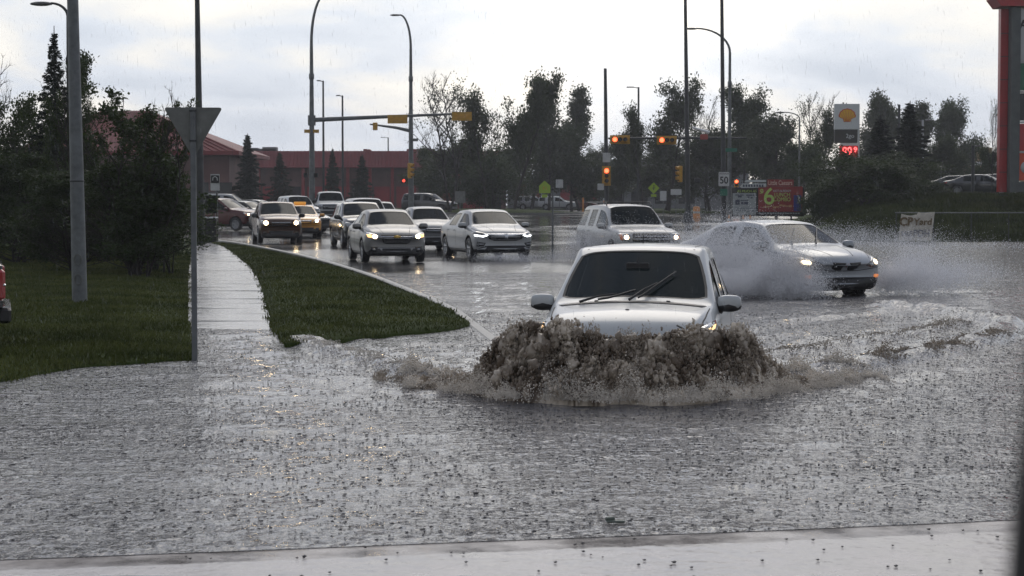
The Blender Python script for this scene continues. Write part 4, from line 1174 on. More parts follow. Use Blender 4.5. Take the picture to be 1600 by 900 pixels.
def light_pole(label, px, D, top_px_y, base_r, top_r, arm=None, matl=None, group=None, base_z=None, straight=False, foot=False, head=True, dxtop=0):
    x = X(px, D); z0 = rz(x, D) if base_z is None else base_z
    root = thing('light_pole', label, 'light pole', (x, D, z0), 0, group)
    s = F / D; ztop = (316 - top_px_y) / s + HCAM - z0
    ml = matl or M_GALV
    m_ = MB()
    if arm is None:
        m_.tube([(0, 0, 0), (dxtop * .5, 0, ztop * .5), (dxtop, 0, ztop)], [base_r, (base_r + top_r) / 2, top_r], 12); m_.build('pole', ml, root)
    elif arm[0] == 'curve':           # davit: bends over to dx metres at the top
        dx, hb = arm[1], arm[2]       # hb: height over which it bends
        zz = ztop - hb
        m_.tube([(0, 0, 0), (0, 0, zz * .62), (0, 0, zz)], [base_r, (base_r + top_r) / 2, top_r * 1.15], 12)
        m_.lathe([(top_r * 1.5, zz * .80), (top_r * 1.9, zz * .805), (top_r * 1.9, zz * .83), (top_r * 1.3, zz * .835)], n=12); m_.build('pole', ml, root)
        m_ = MB(); pts = [(dx * (1 - math.cos(a)), 0, zz + hb * math.sin(a)) for a in [k / 10 * math.pi / 2 for k in range(11)]]
        m_.tube(pts, [top_r * 1.1 - top_r * .4 * k / 10 for k in range(11)], 8); m_.build('arm', ml, root)
        sg = 1 if dx > 0 else -1
        if head:
            m_ = MB(); m_.ball((dx + sg * .30, 0, ztop - .02), (.38, .13, .075), n=10, k=6); m_.build('lamp_head', M_LUM, root)
    elif arm[0] == 'flat':
        dx = arm[1]
        m_.tube([(0, 0, 0), (0, 0, ztop)], [base_r, top_r], 10); m_.build('pole', ml, root)
        m_ = MB(); m_.tube([(0, 0, ztop - .08), (dx * .6, 0, ztop)], .04, 8); m_.box((dx * .8, 0, ztop), (abs(dx) * .7, .30, .10), bev=.03); m_.build('lamp_head', M_LUM, root)
        if len(arm) > 2:
            m_ = MB(); m_.box((-dx * .8, 0, ztop), (abs(dx) * .7, .30, .10), bev=.03); m_.build('lamp_head', M_LUM, root)
    if foot:
        m_ = MB(); m_.lathe([(base_r * 2.6, 0), (base_r * 2.6, .10), (base_r * 2.0, .14), (base_r * 1.9, .45), (base_r * 1.45, .62), (base_r * 1.1, .72)], n=12); m_.build('base_shroud', ml, root)
    return root
def signal_head(label, loc, horizontal=False, lit=None, facing=1, back=True, group='traffic signal heads', rz_=0.0, plate=True):
    """three lens head. facing 1: lenses towards the camera (-Y)"""
    root = thing('traffic_signal', label, 'traffic light', loc, rz_ + (0 if facing == 1 else math.pi), group)
    T_ = (lambda a, b, c: (c, b, a)) if horizontal else (lambda a, b, c: (a, b, c))
    m_ = MB(); m_.box((0, 0, 0), T_(.36, .22, 1.05), bev=.04); m_.build('housing', M_SIGY, root)
    if plate:
        m_ = MB(); m_.box((0, .09, 0), T_(.56, .012, 1.28), bev=.005); m_.build('backplate', M_SIGBACK, root)
    for k in (-1, 0, 1):
        zc = .33 * k
        litn = lit is not None and ((horizontal and k == -1) or (not horizontal and k == 1))
        c = (zc, -.115, 0) if horizontal else (0, -.115, zc)
        m_ = MB(); m_.lathe([(.0, -.012), (.10, -.008), (.135, .0), (.135, .02)], 'Y', c, 18)
        lo = m_.build('lens', M_REDL if litn else M_DLENS, root)
        if litn:
            m_ = MB(); m_.lathe([(.138, -.006), (.165, -.004), (.165, .02)], 'Y', c, 18); m_.build('lit_rim', M_REDG, lo)
        m_ = MB(); vs, fs = [], []
        n = 12
        for j, yy in enumerate((0.0, -.22)):
            for i in range(n + 1):
                a = R(-20 + 220 * i / n); r = .155
                vs.append((c[0] + r * math.cos(a), c[1] + yy * (1 if j == 0 else .6 + .4 * math.sin(max(0, a))), c[2] + r * math.sin(a)))
        for i in range(n): fs.append((i, i + 1, n + 2 + i, n + 1 + i))
        m_.add(vs, fs, 0, True)
        vs2 = [(v[0] * 1.0 + (v[0] - c[0]) * .06, v[1], v[2] + (v[2] - c[2]) * .06) for v in vs]; m_.add(vs2, fs, 0, True)
        m_.build('visor', M_SIGY, root)
    return root
def plate_sign(name, label, cat, loc, w_, h, face, poly=None, post_h=None, group=None, back=False, post_r=.03, rot=0.0, z0=None):
    """sign: root on the ground under it; loc = centre of the plate"""
    base = Vector((loc[0], loc[1], rz(loc[0], loc[1]) if z0 is None else z0))
    root = thing(name, label, cat, base, rot, group); zc = loc[2] - base.z
    m_ = MB()
    poly = poly or [(a, b) for a, b in rrect(0, 0, w_, h, min(w_, h) * .08)]
    m_.prism(poly, -.012, 0, 0, 'XZ', (0, -.035, zc)); m_.build('sign_plate', face, root)
    if post_h is not False:
        m_ = MB(); m_.tube([(0, 0, 0), (0, 0, zc + h * .48)], post_r, 8); m_.build('post', M_GALV, root)
    return root, zc

# ---- big near left pole, concrete, with hand-hole plate
x0, D0 = X(124, 31), 31.0
root = thing('light_pole', 'thick pale grey pole on the left lawn with an oval hand-hole plate', 'light pole', (x0, D0, .05), 0)
m_ = MB(); s = F / D0
m_.tube([(0, 0, -.1), (-.03, 0, 2.2), (-.06, 0, 4.4), (-.13, 0, 9.0)], [.125, .110, .093, .07], 16); m_.build('pole', M_CONCP, root)
m_ = MB()
for zc in (.98 - .30 + .05, .98 - .62 + .05):
    m_.tube([(.06 * math.cos(a) + .0, -.124 + .008 * abs(math.cos(a)), zc + .085 * math.sin(a)) for a in [R(k * 30) for k in range(13)]], .011, 5)
m_.build('hand_hole_cover', M_SBACK, root)
m_ = MB(); m_.lathe([(.119, 1.98), (.1195, 1.98), (.1195, 2.0), (.118, 2.0)], c=(-.028, 0, 0), n=16); m_.build('seam_band', M_DSTEEL, root)
# lamp arm whose post stands behind the thick pole
light_pole('slim street lamp behind the thick left pole, its arm and head showing', 110, 62, 7, .10, .05, ('curve', -.55, .45), M_DSTEEL)
# ---- round pole behind the yield sign
light_pole('tall dark steel pole rising behind the yield sign at the sidewalk edge', 314, 74, -120, .17, .07, None, M_DSTEEL, base_z=.05, dxtop=-.10)
# ---- yield sign, seen from behind, on its post
yx, yD = X(303, 20.6), 20.6
root = thing('yield_sign', 'back of a grey triangular yield sign on a slim post in the flood', 'road sign', (yx, yD, -.3), R(4))
m_ = MB(); s = F / yD; zt = (316 - 168) / s + HCAM + .3
m_.box((0, 0, (zt - .002) / 2), (.058, .045, zt - .002), bev=.006); m_.build('post', M_CONCP, root)
tri = []
for cx_, cz_, a0 in ((-.262, -.045, 180 - 30), (.262, -.045, 60 - 60), (0, -.50, -90)):
    pass
tw = .300
def rtri(w_, h, r):
    P = [Vector((-w_, 0)), Vector((0, -h)), Vector((w_, 0))]; out = []
    for i in range(3):
        a, b, c = P[i - 1], P[i], P[(i + 1) % 3]
        u = (a - b).normalized(); v = (c - b).normalized()
        p0 = b + u * r * 1.6; p1 = b + v * r * 1.6
        for k in range(7):
            t = k / 6; out.append(tuple((p0 * (1 - t) ** 2 + b * 2 * t * (1 - t) + p1 * t * t)))
    return out
m_ = MB(); m_.prism([(a, b + zt - .002) for a, b in rtri(.315, .545, .028)], .026, .030, 0, 'XZ'); 
plate = m_.build('sign_plate', M_SBACK, root)
m_ = MB(); m_.prism([(a * .96, (b - .008) * .95 + zt - .008) for a, b in rtri(.315, .545, .028)], .031, .0325, 0, 'XZ'); m_.build('sign_face', mat('yield_red', (.5, .02, .02), .4), plate)
for zz in (zt - .04, zt - .36):
    m_ = MB(); m_.tube([(0, -.030, zz), (0, .03, zz)], .012, 8); m_.box((0, -.024, zz), (.075, .01, .02)); m_.build('bolt', M_DSTEEL, root)

# ---- left signal gantry pole, D 125, with long arm
D = 124.0; xg = X(488, D); zg = rz(xg, D); s = F / D
gp = light_pole('tall curved lamp pole carrying the long signal arm over the road', 488, D, -8, .21, .09, ('curve', 1.0, 3.2), M_GALV, 'curved lamp poles with signal arms')
m_ = MB(); z_arm0 = (316 - 188) / s + HCAM - zg; z_arm1 = (316 - 178.5) / s + HCAM - zg
m_.tube([(0, 0, z_arm0), (4, 0, z_arm0 + (z_arm1 - z_arm0) * .45), ((712 - 488) / s, 0, z_arm1)], [.15, .12, .07], 10); m_.build('mast_arm', M_GALV, gp)
m_ = MB(); m_.box((0, -.1, (316 - 205.5) / s + HCAM - zg), (.95, .05, .22)); m_.build('arm_plate', M_SIGBACK, gp)
m_ = MB(); m_.lathe([(.25, z_arm0 - .35), (.25, z_arm0 + .3)], n=12); m_.build('clamp', M_GALV, gp)
for px, py, lab in ((622, 187, 'signal head seen from behind, hung midway along the long arm'), (722, 182.5, 'signal head seen from behind at the tip of the long arm')):
    signal_head(lab, (X(px, D), D - .15, (316 - py) / s + HCAM), True, None, -1)
# pedestrian heads + controller box at its foot
for px, pw, lab in ((478.5, 1, 'small black pedestrian signal left of the curved pole'), (494.5, -1, 'small black pedestrian signal right of the curved pole')):
    o = MB(); o.box((0, 0, 0), (.26, .24, .28), bev=.03); o.box((0, -.14, .11), (.26, .08, .02)); q = o.build('pedestrian_signal', M_BLACKP, None, (X(px, D), D - .1, (316 - 274) / s + HCAM)); meta(q, lab, 'signal', 'pedestrian signals on the curved pole')
root = thing('control_cabinet', 'grey traffic control cabinet at the foot of the curved pole', 'cabinet', (X(484, 132), 132, rz(-10, 132)))
m_ = MB(); m_.box((0, 0, .75), (.95, .6, 1.5), bev=.03); m_.build('cabinet_box', M_WSIGN, root); m_ = MB(); m_.box((.0, -.305, .78), (.8, .02, 1.2)); m_.build('door', M_SBACK, root)
# ---- second curved pole, 640
D = 132.0; s = F / D; xg = X(642.5, D); zg = rz(xg, D)
gp = light_pole('curved lamp pole with a short drooping signal arm, right of the long arm', 642.5, D, 25, .20, .08, ('curve', -.75, 2.2), M_GALV, 'curved lamp poles with signal arms')
m_ = MB(); z1 = (316 - 205) / s + HCAM - zg; z2 = (316 - 194.5) / s + HCAM - zg
m_.tube([(0, 0, z1), (-1.0, 0, z1 + .22), (-(642 - 578) / s, 0, z2)], [.13, .10, .05], 8); m_.build('mast_arm', M_GALV, gp)
m_ = MB(); m_.box((.3, -.1, (316 - 219) / s + HCAM - zg), (.4, .05, .2)); m_.build('arm_plate', M_SBACK, gp)
signal_head('small signal head hanging at the end of the short drooping arm', (X(587, D), D - .1, (316 - 198) / s + HCAM), False, None, -1, plate=False).scale = (.9, 1.2, .5)
signal_head('dark upright signal head on the curved pole, visors to the right', (X(641, D), D - .32, (316 - 267) / s + HCAM), False, None, 1, rz_=R(68), plate=False)
root = thing('pedestrian_signal', 'small red lit pedestrian signal left of the curved pole', 'signal', (X(631.5, D), D - .2, (316 - 282.5) / s + HCAM), 0)
m_ = MB(); m_.box((0, 0, 0), (.34, .22, .34), bev=.03); m_.build('housing', M_BLACKP, root)
m_ = MB(); m_.lathe([(.0, -.13), (.10, -.125), (.11, -.1)], 'Y', (0, 0, 0), 12); m_.build('lens', mat('dim_red_lit', (.6, .05, .03), .3, emit=(1, .10, .06), estr=1.2), root)

# ---- middle signal post with bare steel pole 947
D = 126.0; s = F / D; xg = X(948, D); zg = rz(xg, D)
gp = light_pole('thick bare steel pole with flat top behind the middle signal head', 948, D, 108, .16, .10, None, M_DSTEEL, dxtop=-.12)
signal_head('upright signal head with its red lamp lit on the middle post', (X(947, D), D - .35, (316 - 275) / s + HCAM), False, 1, 1, plate=True)
plate_sign('lane_sign', 'white lane sign right above the lit upright signal head', 'road sign', (X(947, D), D - .3, (316 - 246.5) / s + HCAM), .5, .62, M_WSIGN, post_h=False)
r_, zc_ = plate_sign('arrow_sign', 'small pale sign low on the left of the middle signal post', 'road sign', (X(938, D), D - .25, (316 - 292) / s + HCAM), .42, .42, M_WSIGN, post_h=False)
# ---- right gantry: pole 1073 with arm to the left & right
D = 124.0; s = F / D; xg = X(1075, D); zg = rz(xg, D)
gp = light_pole('tall straight pole with flared base and the right signal arm', 1075, D, -60, .17, .09, None, M_DSTEEL, foot=True, dxtop=-.28)
m_ = MB(); za = (316 - 216) / s + HCAM - zg
m_.tube([(-(1075 - 950) / s, 0, za - .02), (0, 0, za), ((1165 - 1075) / s, 0, za)], [.055, .09, .06], 8); m_.build('mast_arm', M_DSTEEL, gp)
signal_head('horizontal signal head with red lamp lit at the left tip of the right arm', (X(968, D), D - .2, (316 - 218.5) / s + HCAM), True, 1)
signal_head('horizontal signal head with red lamp lit beside the flared pole', (X(1041, D), D - .2, (316 - 219.5) / s + HCAM), True, 1)
signal_head('unlit yellow signal head low on the left side of the flared pole', (X(1062, D), D - .1, (316 - 272) / s + HCAM), False, None, 1, rz_=R(-70), plate=False)
root = thing('traffic_camera', 'white tubular traffic camera on the arm right of the flared pole', 'camera', (X(1094, D), D - .15, (316 - 204) / s + HCAM), 0)
m_ = MB(); m_.tube([(-.55, 0, .18), (.55, 0, -.14)], [.07, .09], 8); m_.build('camera_body', mat('white_plastic', (.75, .76, .77), .3), root)
m_ = MB(); m_.tube([(.3, 0, -.08), (.25, .1, -.5)], .03, 6); m_.build('bracket', M_GALV, root)
o = MB(); o.box((0, 0, 0), (.5, .2, .34), bev=.04); q = o.build('signal_box', mat('faded_red', (.34, .05, .035), .4), None, (X(1099, D), D - .1, (316 - 214.5) / s + HCAM)); meta(q, 'small faded red box hanging under the white traffic camera', 'box')
o = MB(); o.box((0, 0, 0), (.34, .3, .3), bev=.05); q = o.build('pedestrian_signal', M_BLACKP, None, (X(1089, D), D - .2, (316 - 282) / s + HCAM)); meta(q, 'round black pedestrian signal right of the flared pole', 'signal')
root = thing('construction_drum', 'orange warning barrel with pale band standing right of the flared pole base', 'barrel', (X(1088, 140), 140, rz(13, 140)))
m_ = MB(); m_.lathe([(.30, 0), (.30, .06), (.26, .08), (.24, .8), (.18, .85), (0, .86)], n=14); m_.build('drum', mat('barrel_orange', (.55, .22, .05), .5), root)
m_ = MB(); m_.lathe([(.255, .35), (.255, .5)], n=14); m_.build('band', M_WSIGN, root)
# ---- poles 1125 / 1140
light_pole('straight dark pole carrying the fifty speed sign', 1131, 112, -60, .15, .09, None, M_DSTEEL, dxtop=-.22)
D = 111.7; s = F / D
r_, zc_ = plate_sign('speed_sign', 'white fifty speed limit sign on the straight dark pole', 'road sign', (X(1130.5, D), D, (316 - 280) / s + HCAM), .62, .82, M_WSIGN, post_h=False)
text_part('50', .56, M_BLACKP, r_, (0, -.052, zc_ - .08), sx=.9, bold=.012)
text_part('MAXIMUM', .12, M_BLACKP, r_, (0, -.052, zc_ + .30))
o = MB(); o.box((0, 0, 0), (.42, .02, .40), bev=.005); q = o.build('route_sign', M_GREEN, None, (X(1130.5, D), D - .03, (316 - 300.5) / s + HCAM)); meta(q, 'small green plate under the fifty speed sign', 'road sign')
gp = light_pole('lamp pole with a long arm curving left over the junction', 1139, 120, 46, .14, .07, ('curve', -2.1, 1.5), M_GALV)
root = thing('street_name_sign', 'green street name blade high on the two right poles', 'road sign', (X(1141, 119.5), 119.5, (316 - 235) / 25 + HCAM), 0)
m_ = MB(); m_.box((0, 0, 0), (.80, .03, .22), bev=.006); m_.build('sign_plate', M_GREEN, root)
signal_head('distant signal head with a small red lamp lit right of the fifty sign', (X(1150, 150), 150, (316 - 289) / 20 + HCAM), False, 1, 1, plate=False).scale = (.9, .9, .8)
# ---- parking lot lamps
light_pole('slim dark parking lamp with tiny arm, left of a pair over the red building', 506, 175, 127, .12, .08, ('flat', -.5), M_DSTEEL, 'parking lot lamps')
light_pole('slim dark parking lamp with tiny arm, right of a pair over the red building', 536, 178, 150, .12, .08, ('flat', -.5), M_DSTEEL, 'parking lot lamps')
light_pole('tiny far lamp post sticking up over the roof of the long red building', 607, 300, 215, .12, .10, ('flat', -1.0), M_GALV, 'parking lot lamps')
light_pole('dark slim lamp post with flat left arm, just right of the bare steel pole', 997, 185, 137, .13, .09, ('flat', -1.0), M_DSTEEL, 'parking lot lamps')
light_pole('thin pole whose long drooping arm shows over trees left of the shell sign', 1248, 150, 176, .09, .05, ('curve', -1.2, .5), M_GALV, 'parking lot lamps')
light_pole('dark thin post between the shell sign and the tall spruce', 1403, 165, 164, .14, .11, None, M_DSTEEL, 'parking lot lamps')
light_pole('pale T-shaped double lamp right of the tall spruce', 1440, 190, 188, .14, .10, ('flat', -.75, 1), mat('pale_steel', (.42, .44, .45), .4), 'parking lot lamps')
light_pole('dark slim post between the young trees and the parked cars', 1519, 128, 228, .12, .10, ('flat', .4), M_DSTEEL, 'parking lot lamps', base_z=2.2)
# ---- small roadside signs
DI = 150.0; s = F / DI
def diamond(r): return [(0, r), (r, 0), (0, -r), (-r, 0)]
for px, py, hh, D, lab in ((1021, 294, .42, 150, 'lime diamond warning sign right of the middle signal post'),):
    s = F / D; r_, zc_ = plate_sign('warning_sign', lab, 'road sign', (X(px, D), D, (316 - py) / s + HCAM), .9, .9, M_LIME, diamond(.45))
    m_ = MB(); m_.box((0, -.045, zc_ - .58), (.42, .02, .2)); m_.build('sub_plate', M_LIME, r_)
    m_ = MB(); m_.tube([(.0, -.055, zc_ - .15), (.02, -.055, zc_ + .12)], .03, 6); m_.ball((.02, -.055, zc_ + .18), .05); m_.tube([(-.12, -.055, zc_), (.14, -.055, zc_ + .02)], .02, 6); m_.build('symbol', M_BLACKP, r_)
D = 163.; s = F / D
r_, zc_ = plate_sign('crosswalk_sign', 'lime five sided school sign standing on the traffic island', 'road sign', (X(851, D), D, (316 - 293) / s + HCAM), .85, .85, M_LIME, [(-.48, -.48), (.48, -.48), (.48, .15), (0, .58), (-.48, .15)], z0=rz(3, 163) + .3)
m_ = MB(); m_.box((0, -.045, zc_ - .72), (.46, .02, .26)); m_.build('sub_plate', M_LIME, r_)
m_ = MB(); m_.tube([(-.12, -.055, zc_ - .2), (-.08, -.055, zc_ + .1)], .04, 6); m_.tube([(.14, -.055, zc_ - .2), (.10, -.055, zc_ + .05)], .035, 6); m_.build('symbol', mat('sign_arrow_gold', (.5, .3, .02), .5), r_)
D = 62.; s = F / D
root = thing('marker_post', 'thin grey marker post in the water between the LED-lit sedan and the large SUV', 'post', (X(863.5, D), D, -.1), 0)
m_ = MB(); m_.tube([(0, 0, 0), (0, 0, 2.2)], .03, 8); m_.build('post', M_GALV, root); m_ = MB(); m_.ball((0, 0, 2.22), .05); m_.build('cap', M_DSTEEL, root)
for px, py, w_, h, D, lab in ((719, 308, .75, .85, 140, 'small grey board on a thin red post in front of the bare trees'), (1056, 300, .85, .45, 150, 'wide pale board left of the flared pole'),
                              (1036, 306, .5, .75, 148, 'narrow pale board on a post, lower left of the wide pale board'), (874, 287, .7, .8, 185, 'pale board beyond the traffic island')):
    s = F / D; plate_sign('notice_board', lab, 'road sign', (X(px, D), D, (316 - py) / s + HCAM), w_, h, M_SBACK if px == 719 else M_WSIGN, group='small boards at the junction')
for px, D, lab in ((944, 150, 'striped pale marker post left of the large SUV roof'), (911, 175, 'orange marker post on the far side')):
    root = thing('marker_post', lab, 'post', (X(px, D), D, rz(X(px, D), D))); m_ = MB(); m_.box((0, 0, .7), (.16, .05, 1.4), bev=.01); m_.build('post', M_WSIGN if px == 944 else mat('barrel_orange'), root)
    m_ = MB(); m_.box((0, -.03, 1.1), (.14, .01, .2)); m_.build('reflector', M_AMB, root)
# ---- bus stop furniture beside the sidewalk
D = 84.; s = F / D
r_, zc_ = plate_sign('bus_stop_sign', 'black and white bus stop sign beside the bin', 'road sign', (X(337, D), D, (316 - 285) / s + HCAM), .40, .72, M_WSIGN, post_r=.02)
m_ = MB(); m_.box((0, -.055, zc_ + .14), (.36, .015, .34), bev=.02); m_.build('symbol_panel', M_BLACKP, r_)
m_ = MB(); m_.tube([(-.10, -.068, zc_ + .08), (-.09, -.068, zc_ + .2), (0, -.068, zc_ + .26), (.09, -.068, zc_ + .2), (.10, -.068, zc_ + .08)], .02, 6); m_.build('symbol', M_WSIGN, r_)
root = thing('litter_bin', 'tall black bin between the dark pole and the dark red SUV', 'bin', (X(329, 80), 80, .03))
m_ = MB(); m_.box((0, 0, .5), (.55, .5, 1.0), bev=.06); m_.build('bin_body', M_BLACKP, root); m_ = MB(); m_.box((0, 0, 1.03), (.58, .54, .06), bev=.02); m_.build('lid', mat('white_plastic'), root)
root = thing('shelter_panel', 'glass panel in a pale frame above the black bin', 'shelter', (X(330.5, 81), 81, .03))
m_ = MB()
for xx in (-.27, .27): m_.box((xx, 0, 1.05), (.035, .04, 2.1))
m_.box((0, 0, 2.09), (.58, .05, .05)); m_.build('frame', M_GALV, root)
m_ = MB(); m_.box((0, 0, 1.62), (.48, .01, .84)); m_.build('pane', M_GLASSD, root)
m_ = MB(); m_.box((0, -.03, 2.0), (.42, .02, .07)); m_.build('top_strip', mat('white_plastic'), root)

# ================================================================== BUILDINGS AND LARGE SIGNS
M_REDROOF = mat('red_metal_roof', (0.17, 0.016, 0.018), 0.6, var=0.2, vscale=.5)
M_REDWALL = mat('red_stucco', (0.27, 0.026, 0.028), 0.7, var=0.3, vscale=.4)
M_BROWNWALL = mat('dull_brown_wall', (0.13, 0.062, 0.055), 0.7, var=0.3, vscale=.4)
M_DKWIN = mat('shop_window', (0.02, 0.022, 0.025), 0.15)
M_GREYW = mat('grey_wall', (0.16, 0.165, 0.17), 0.7, var=0.2, vscale=.4)
M_TANW = mat('tan_wall', (0.30, 0.19, 0.08), 0.7, var=0.2, vscale=.5)
def P3(px, py, D): v = at(px, py, D); return v
# hip roofed restaurant at left
D = 170.; s = F / D; zb = rz(-20, D)
x0, x1 = X(128, D), X(374, D); zt = (316 - 168) / s + HCAM; ze = (316 - 236) / s + HCAM
root = thing('restaurant_building', 'building with a tall red hipped metal roof behind the left bushes', 'building', ((x0 + x1) / 2, D, zb))
cx = (x0 + x1) / 2; hx = (x1 - x0) / 2
def L_(px): return X(px, D) - cx
m_ = MB(); dep = 22.
e = ze - zb; t_ = zt - zb
V8 = [(-hx - 6, 0, e), (hx, 0, e), (hx, dep, e), (-hx - 6, dep, e), (L_(150) - 1, 7.5, t_), (L_(208), 7.5, t_), (L_(208), 12, t_), (L_(150) - 1, 12, t_)]
m_.add(V8 + [(a, b, c - .35) for a, b, c in V8[:4]], [(0, 1, 5, 4), (1, 2, 6, 5), (2, 3, 7, 6), (3, 0, 4, 7), (4, 5, 6, 7), (0, 8, 9, 1), (1, 9, 10, 2), (2, 10, 11, 3), (3, 11, 8, 0), (8, 11, 10, 9)])
roof = m_.build('roof', M_REDROOF, root)
for k in range(34):
    u = k / 33.; a = Vector((-hx - 6 + (2 * hx + 6) * u, 0, e)); b = Vector((max(L_(150) - 1, min(L_(208), a.x * .4)), 7.5, t_))
    w2 = a.lerp(b, 1.0) if True else b
m_ = MB()
for k in range(30):
    u = (k + .5) / 30.; a = Vector((-hx - 6, 0, e)).lerp(Vector((hx, 0, e)), u); b = Vector((L_(150) - 1, 7.5, t_)).lerp(Vector((L_(208), 7.5, t_)), u)
    m_.tube([a + Vector((0, -.03, .03)), b + Vector((0, -.03, .03))], .05, 4)
m_.build('roof_seams', M_REDROOF, roof)
m_ = MB(); m_.box((-3, dep / 2, (e - .5) / 2), (2 * hx + 4, dep - 2, e - .4)); m_.build('wall', M_BROWNWALL, root)
for k in range(7):
    m_ = MB(); m_.box((-hx + 2 + k * 2.1, 1.0 - .03, 2.0), (1.4, .1, 1.5)); m_.build('window', M_DKWIN, root)
# long low red mall
D = 235.; s = F / D; xa, xb = X(300, D), X(790, D); zb = rz(-10, D); zt = (316 - 236) / s + HCAM; zf = (316 - 262) / s + HCAM
root = thing('mall_building', 'long low shop building with a red sloping metal fascia', 'building', ((xa + xb) / 2, D, zb))
cx = (xa + xb) / 2; W2 = (xb - xa) / 2; tt = zt - zb; ff = zf - zb
m_ = MB()
m_.add([(-W2, -1.2, ff), (W2, -1.2, ff), (W2, .6, tt), (-W2, .6, tt), (-W2, 1.4, tt), (W2, 1.4, tt), (W2, 1.4, ff), (-W2, 1.4, ff)], [(0, 1, 2, 3), (3, 2, 5, 4), (4, 5, 6, 7), (7, 6, 1, 0), (0, 3, 4, 7), (1, 6, 5, 2)])
fs_ = m_.build('fascia_roof', M_REDROOF, root)
m_ = MB()
for k in range(90): m_.tube([(-W2 + k * 2 * W2 / 89, -1.24, ff), (-W2 + k * 2 * W2 / 89, .56, tt + .03)], .045, 4)
m_.tube([(-W2, -1.25, ff), (W2, -1.25, ff)], .09, 4); m_.build('seams', M_REDROOF, fs_)
m_ = MB(); m_.box((0, 12, ff / 2), (2 * W2, 24, ff)); m_.build('wall', M_BROWNWALL, root)
r3 = random.Random(8)
for k in range(14):
    xx = -W2 + 1.5 + k * (2 * W2 - 3) / 13
    m_ = MB(); m_.box((xx, -.05, 1.45), (1.9, .14, 2.9)); m_.build('shopfront', [M_REDWALL, M_DKWIN, M_REDWALL][k % 3], root)
for k in range(13):
    xx = -W2 + 2.8 + k * (2 * W2 - 3) / 13
    m_ = MB(); m_.box((xx, -.30, ff / 2), (.35, .6, ff)); m_.build('pillar', M_REDWALL, root)
for px, w_, h in ((384, 2.0, .5), (415, 1.8, .6), (404, 3.4, .4), (567, .5, .35), (573, .4, .3), (655, 3.5, .35)):
    m_ = MB(); m_.box((X(px, D) - cx, 5, tt + h / 2), (w_, 1.5, h), bev=.05); m_.build('roof_unit', M_GREYW if px < 500 else M_REDROOF, root)
# pale block behind the middle trees
D = 260.; zb = rz(12, 250)
root = thing('store_building', 'pale grey store building showing between the middle trees', 'building', (X(985, D), D, zb))
m_ = MB(); m_.box((2, 8, 3.4), (28, 16, 6.8)); m_.build('wall', M_GREYW, root)
m_ = MB(); m_.box((-7.0, -.1, 2.6), (5.0, .3, 2.6)); m_.build('red_panel', M_REDWALL, root)
for k in range(4):
    m_ = MB(); m_.box((-2 + k * 3.2, -.06, 2.0), (2.2, .16, 2.4)); m_.build('window', M_DKWIN, root)
# little kiosk row beyond the island
root = thing('kiosk_building', 'low pale building with red slanted panels far beyond the island', 'building', (X(865, 270), 270, rz(5, 250)))
m_ = MB(); m_.box((0, 4, 2.1), (13, 8, 4.2)); m_.build('wall', M_GREYW, root)
for k in range(5):
    m_ = MB(); m_.prism([(-5.6 + k * 2.4, .6), (-4.6 + k * 2.4, .6), (-3.8 + k * 2.4, 3.6), (-4.8 + k * 2.4, 3.6)], -.12, -.02, 0, 'XZ'); m_.build('red_panel', M_REDWALL, root)
# big box store at right behind the parked cars
root = thing('big_box_store', 'tan and dark big box store behind the parked cars at right', 'building', (X(1530, 300), 300, 1.5))
m_ = MB(); m_.box((3, 12, 3.6), (30, 24, 7.2)); m_.build('wall', M_GREYW, root)
m_ = MB(); m_.box((-1.5, -.2, 5.2), (6.4, .8, 7.0), bev=.05); m_.build('entrance_tower', M_TANW, root)
m_ = MB(); m_.box((5.6, -.3, 6.0), (4.6, .8, 7.2), bev=.05); m_.build('entrance_tower', M_TANW, root)
m_ = MB(); m_.box((2.0, -.8, 6.2), (9.0, .4, .6)); m_.build('canopy', mat('white_plastic'), root)
root = thing('far_house', 'pale gabled shed between the thin trees left of the parked cars', 'building', (X(1460, 210), 210, 2.0))
m_ = MB(); m_.box((0, 3, 1.3), (4.5, 6, 2.6)); m_.build('wall', mat('pale_siding', (.34, .36, .38), .6), root)
m_ = MB(); m_.prism([(-2.7, 2.6), (2.7, 2.6), (0, 4.2)], -.3, 6.3, 0, 'XZ'); m_.build('roof', M_GREYW, root)

# ---- shell price sign
D = 140.; s = F / D; xs = X(1321.5, D); zb = float(bank_z(np.array([xs]), np.array([D]))[0])
root = thing('fuel_price_sign', 'white fuel station sign with yellow shell emblem and red price digits', 'sign', (xs, D, zb))
def ZZ_(py): return (316 - py) / s + HCAM - zb
W_ = 39 / s
M_SHW = mat('shell_sign_white', (0.60, 0.62, 0.62), 0.35)
m_ = MB(); m_.box((0, 0, (ZZ_(163) + ZZ_(203)) / 2), (W_, .35, ZZ_(163) - ZZ_(203)), bev=.02); hd = m_.build('sign_head', M_SHW, root)
m_ = MB(); m_.box((-.07, 0, (ZZ_(203) + ZZ_(224)) / 2 - .0), (W_ - .16, .30, ZZ_(203) - ZZ_(224) - .01), bev=.02); dk = m_.build('dark_panel', mat('sign_dark', (.035, .033, .03), .4), root)
m_ = MB(); m_.box((W_ / 2 - .05, 0, (ZZ_(203) + ZZ_(300)) / 2), (.10, .3, ZZ_(203) - ZZ_(300))); m_.build('side_frame', M_SHW, root)
m_ = MB(); m_.box((.18, 0, (ZZ_(224) + ZZ_(228)) / 2), (W_ - .55, .3, ZZ_(224) - ZZ_(228) - .01)); m_.build('side_frame', M_SHW, root)
text_part('2go', .42, M_SHW, dk, (.22, -.17, (ZZ_(203) + ZZ_(224)) / 2 + .02))
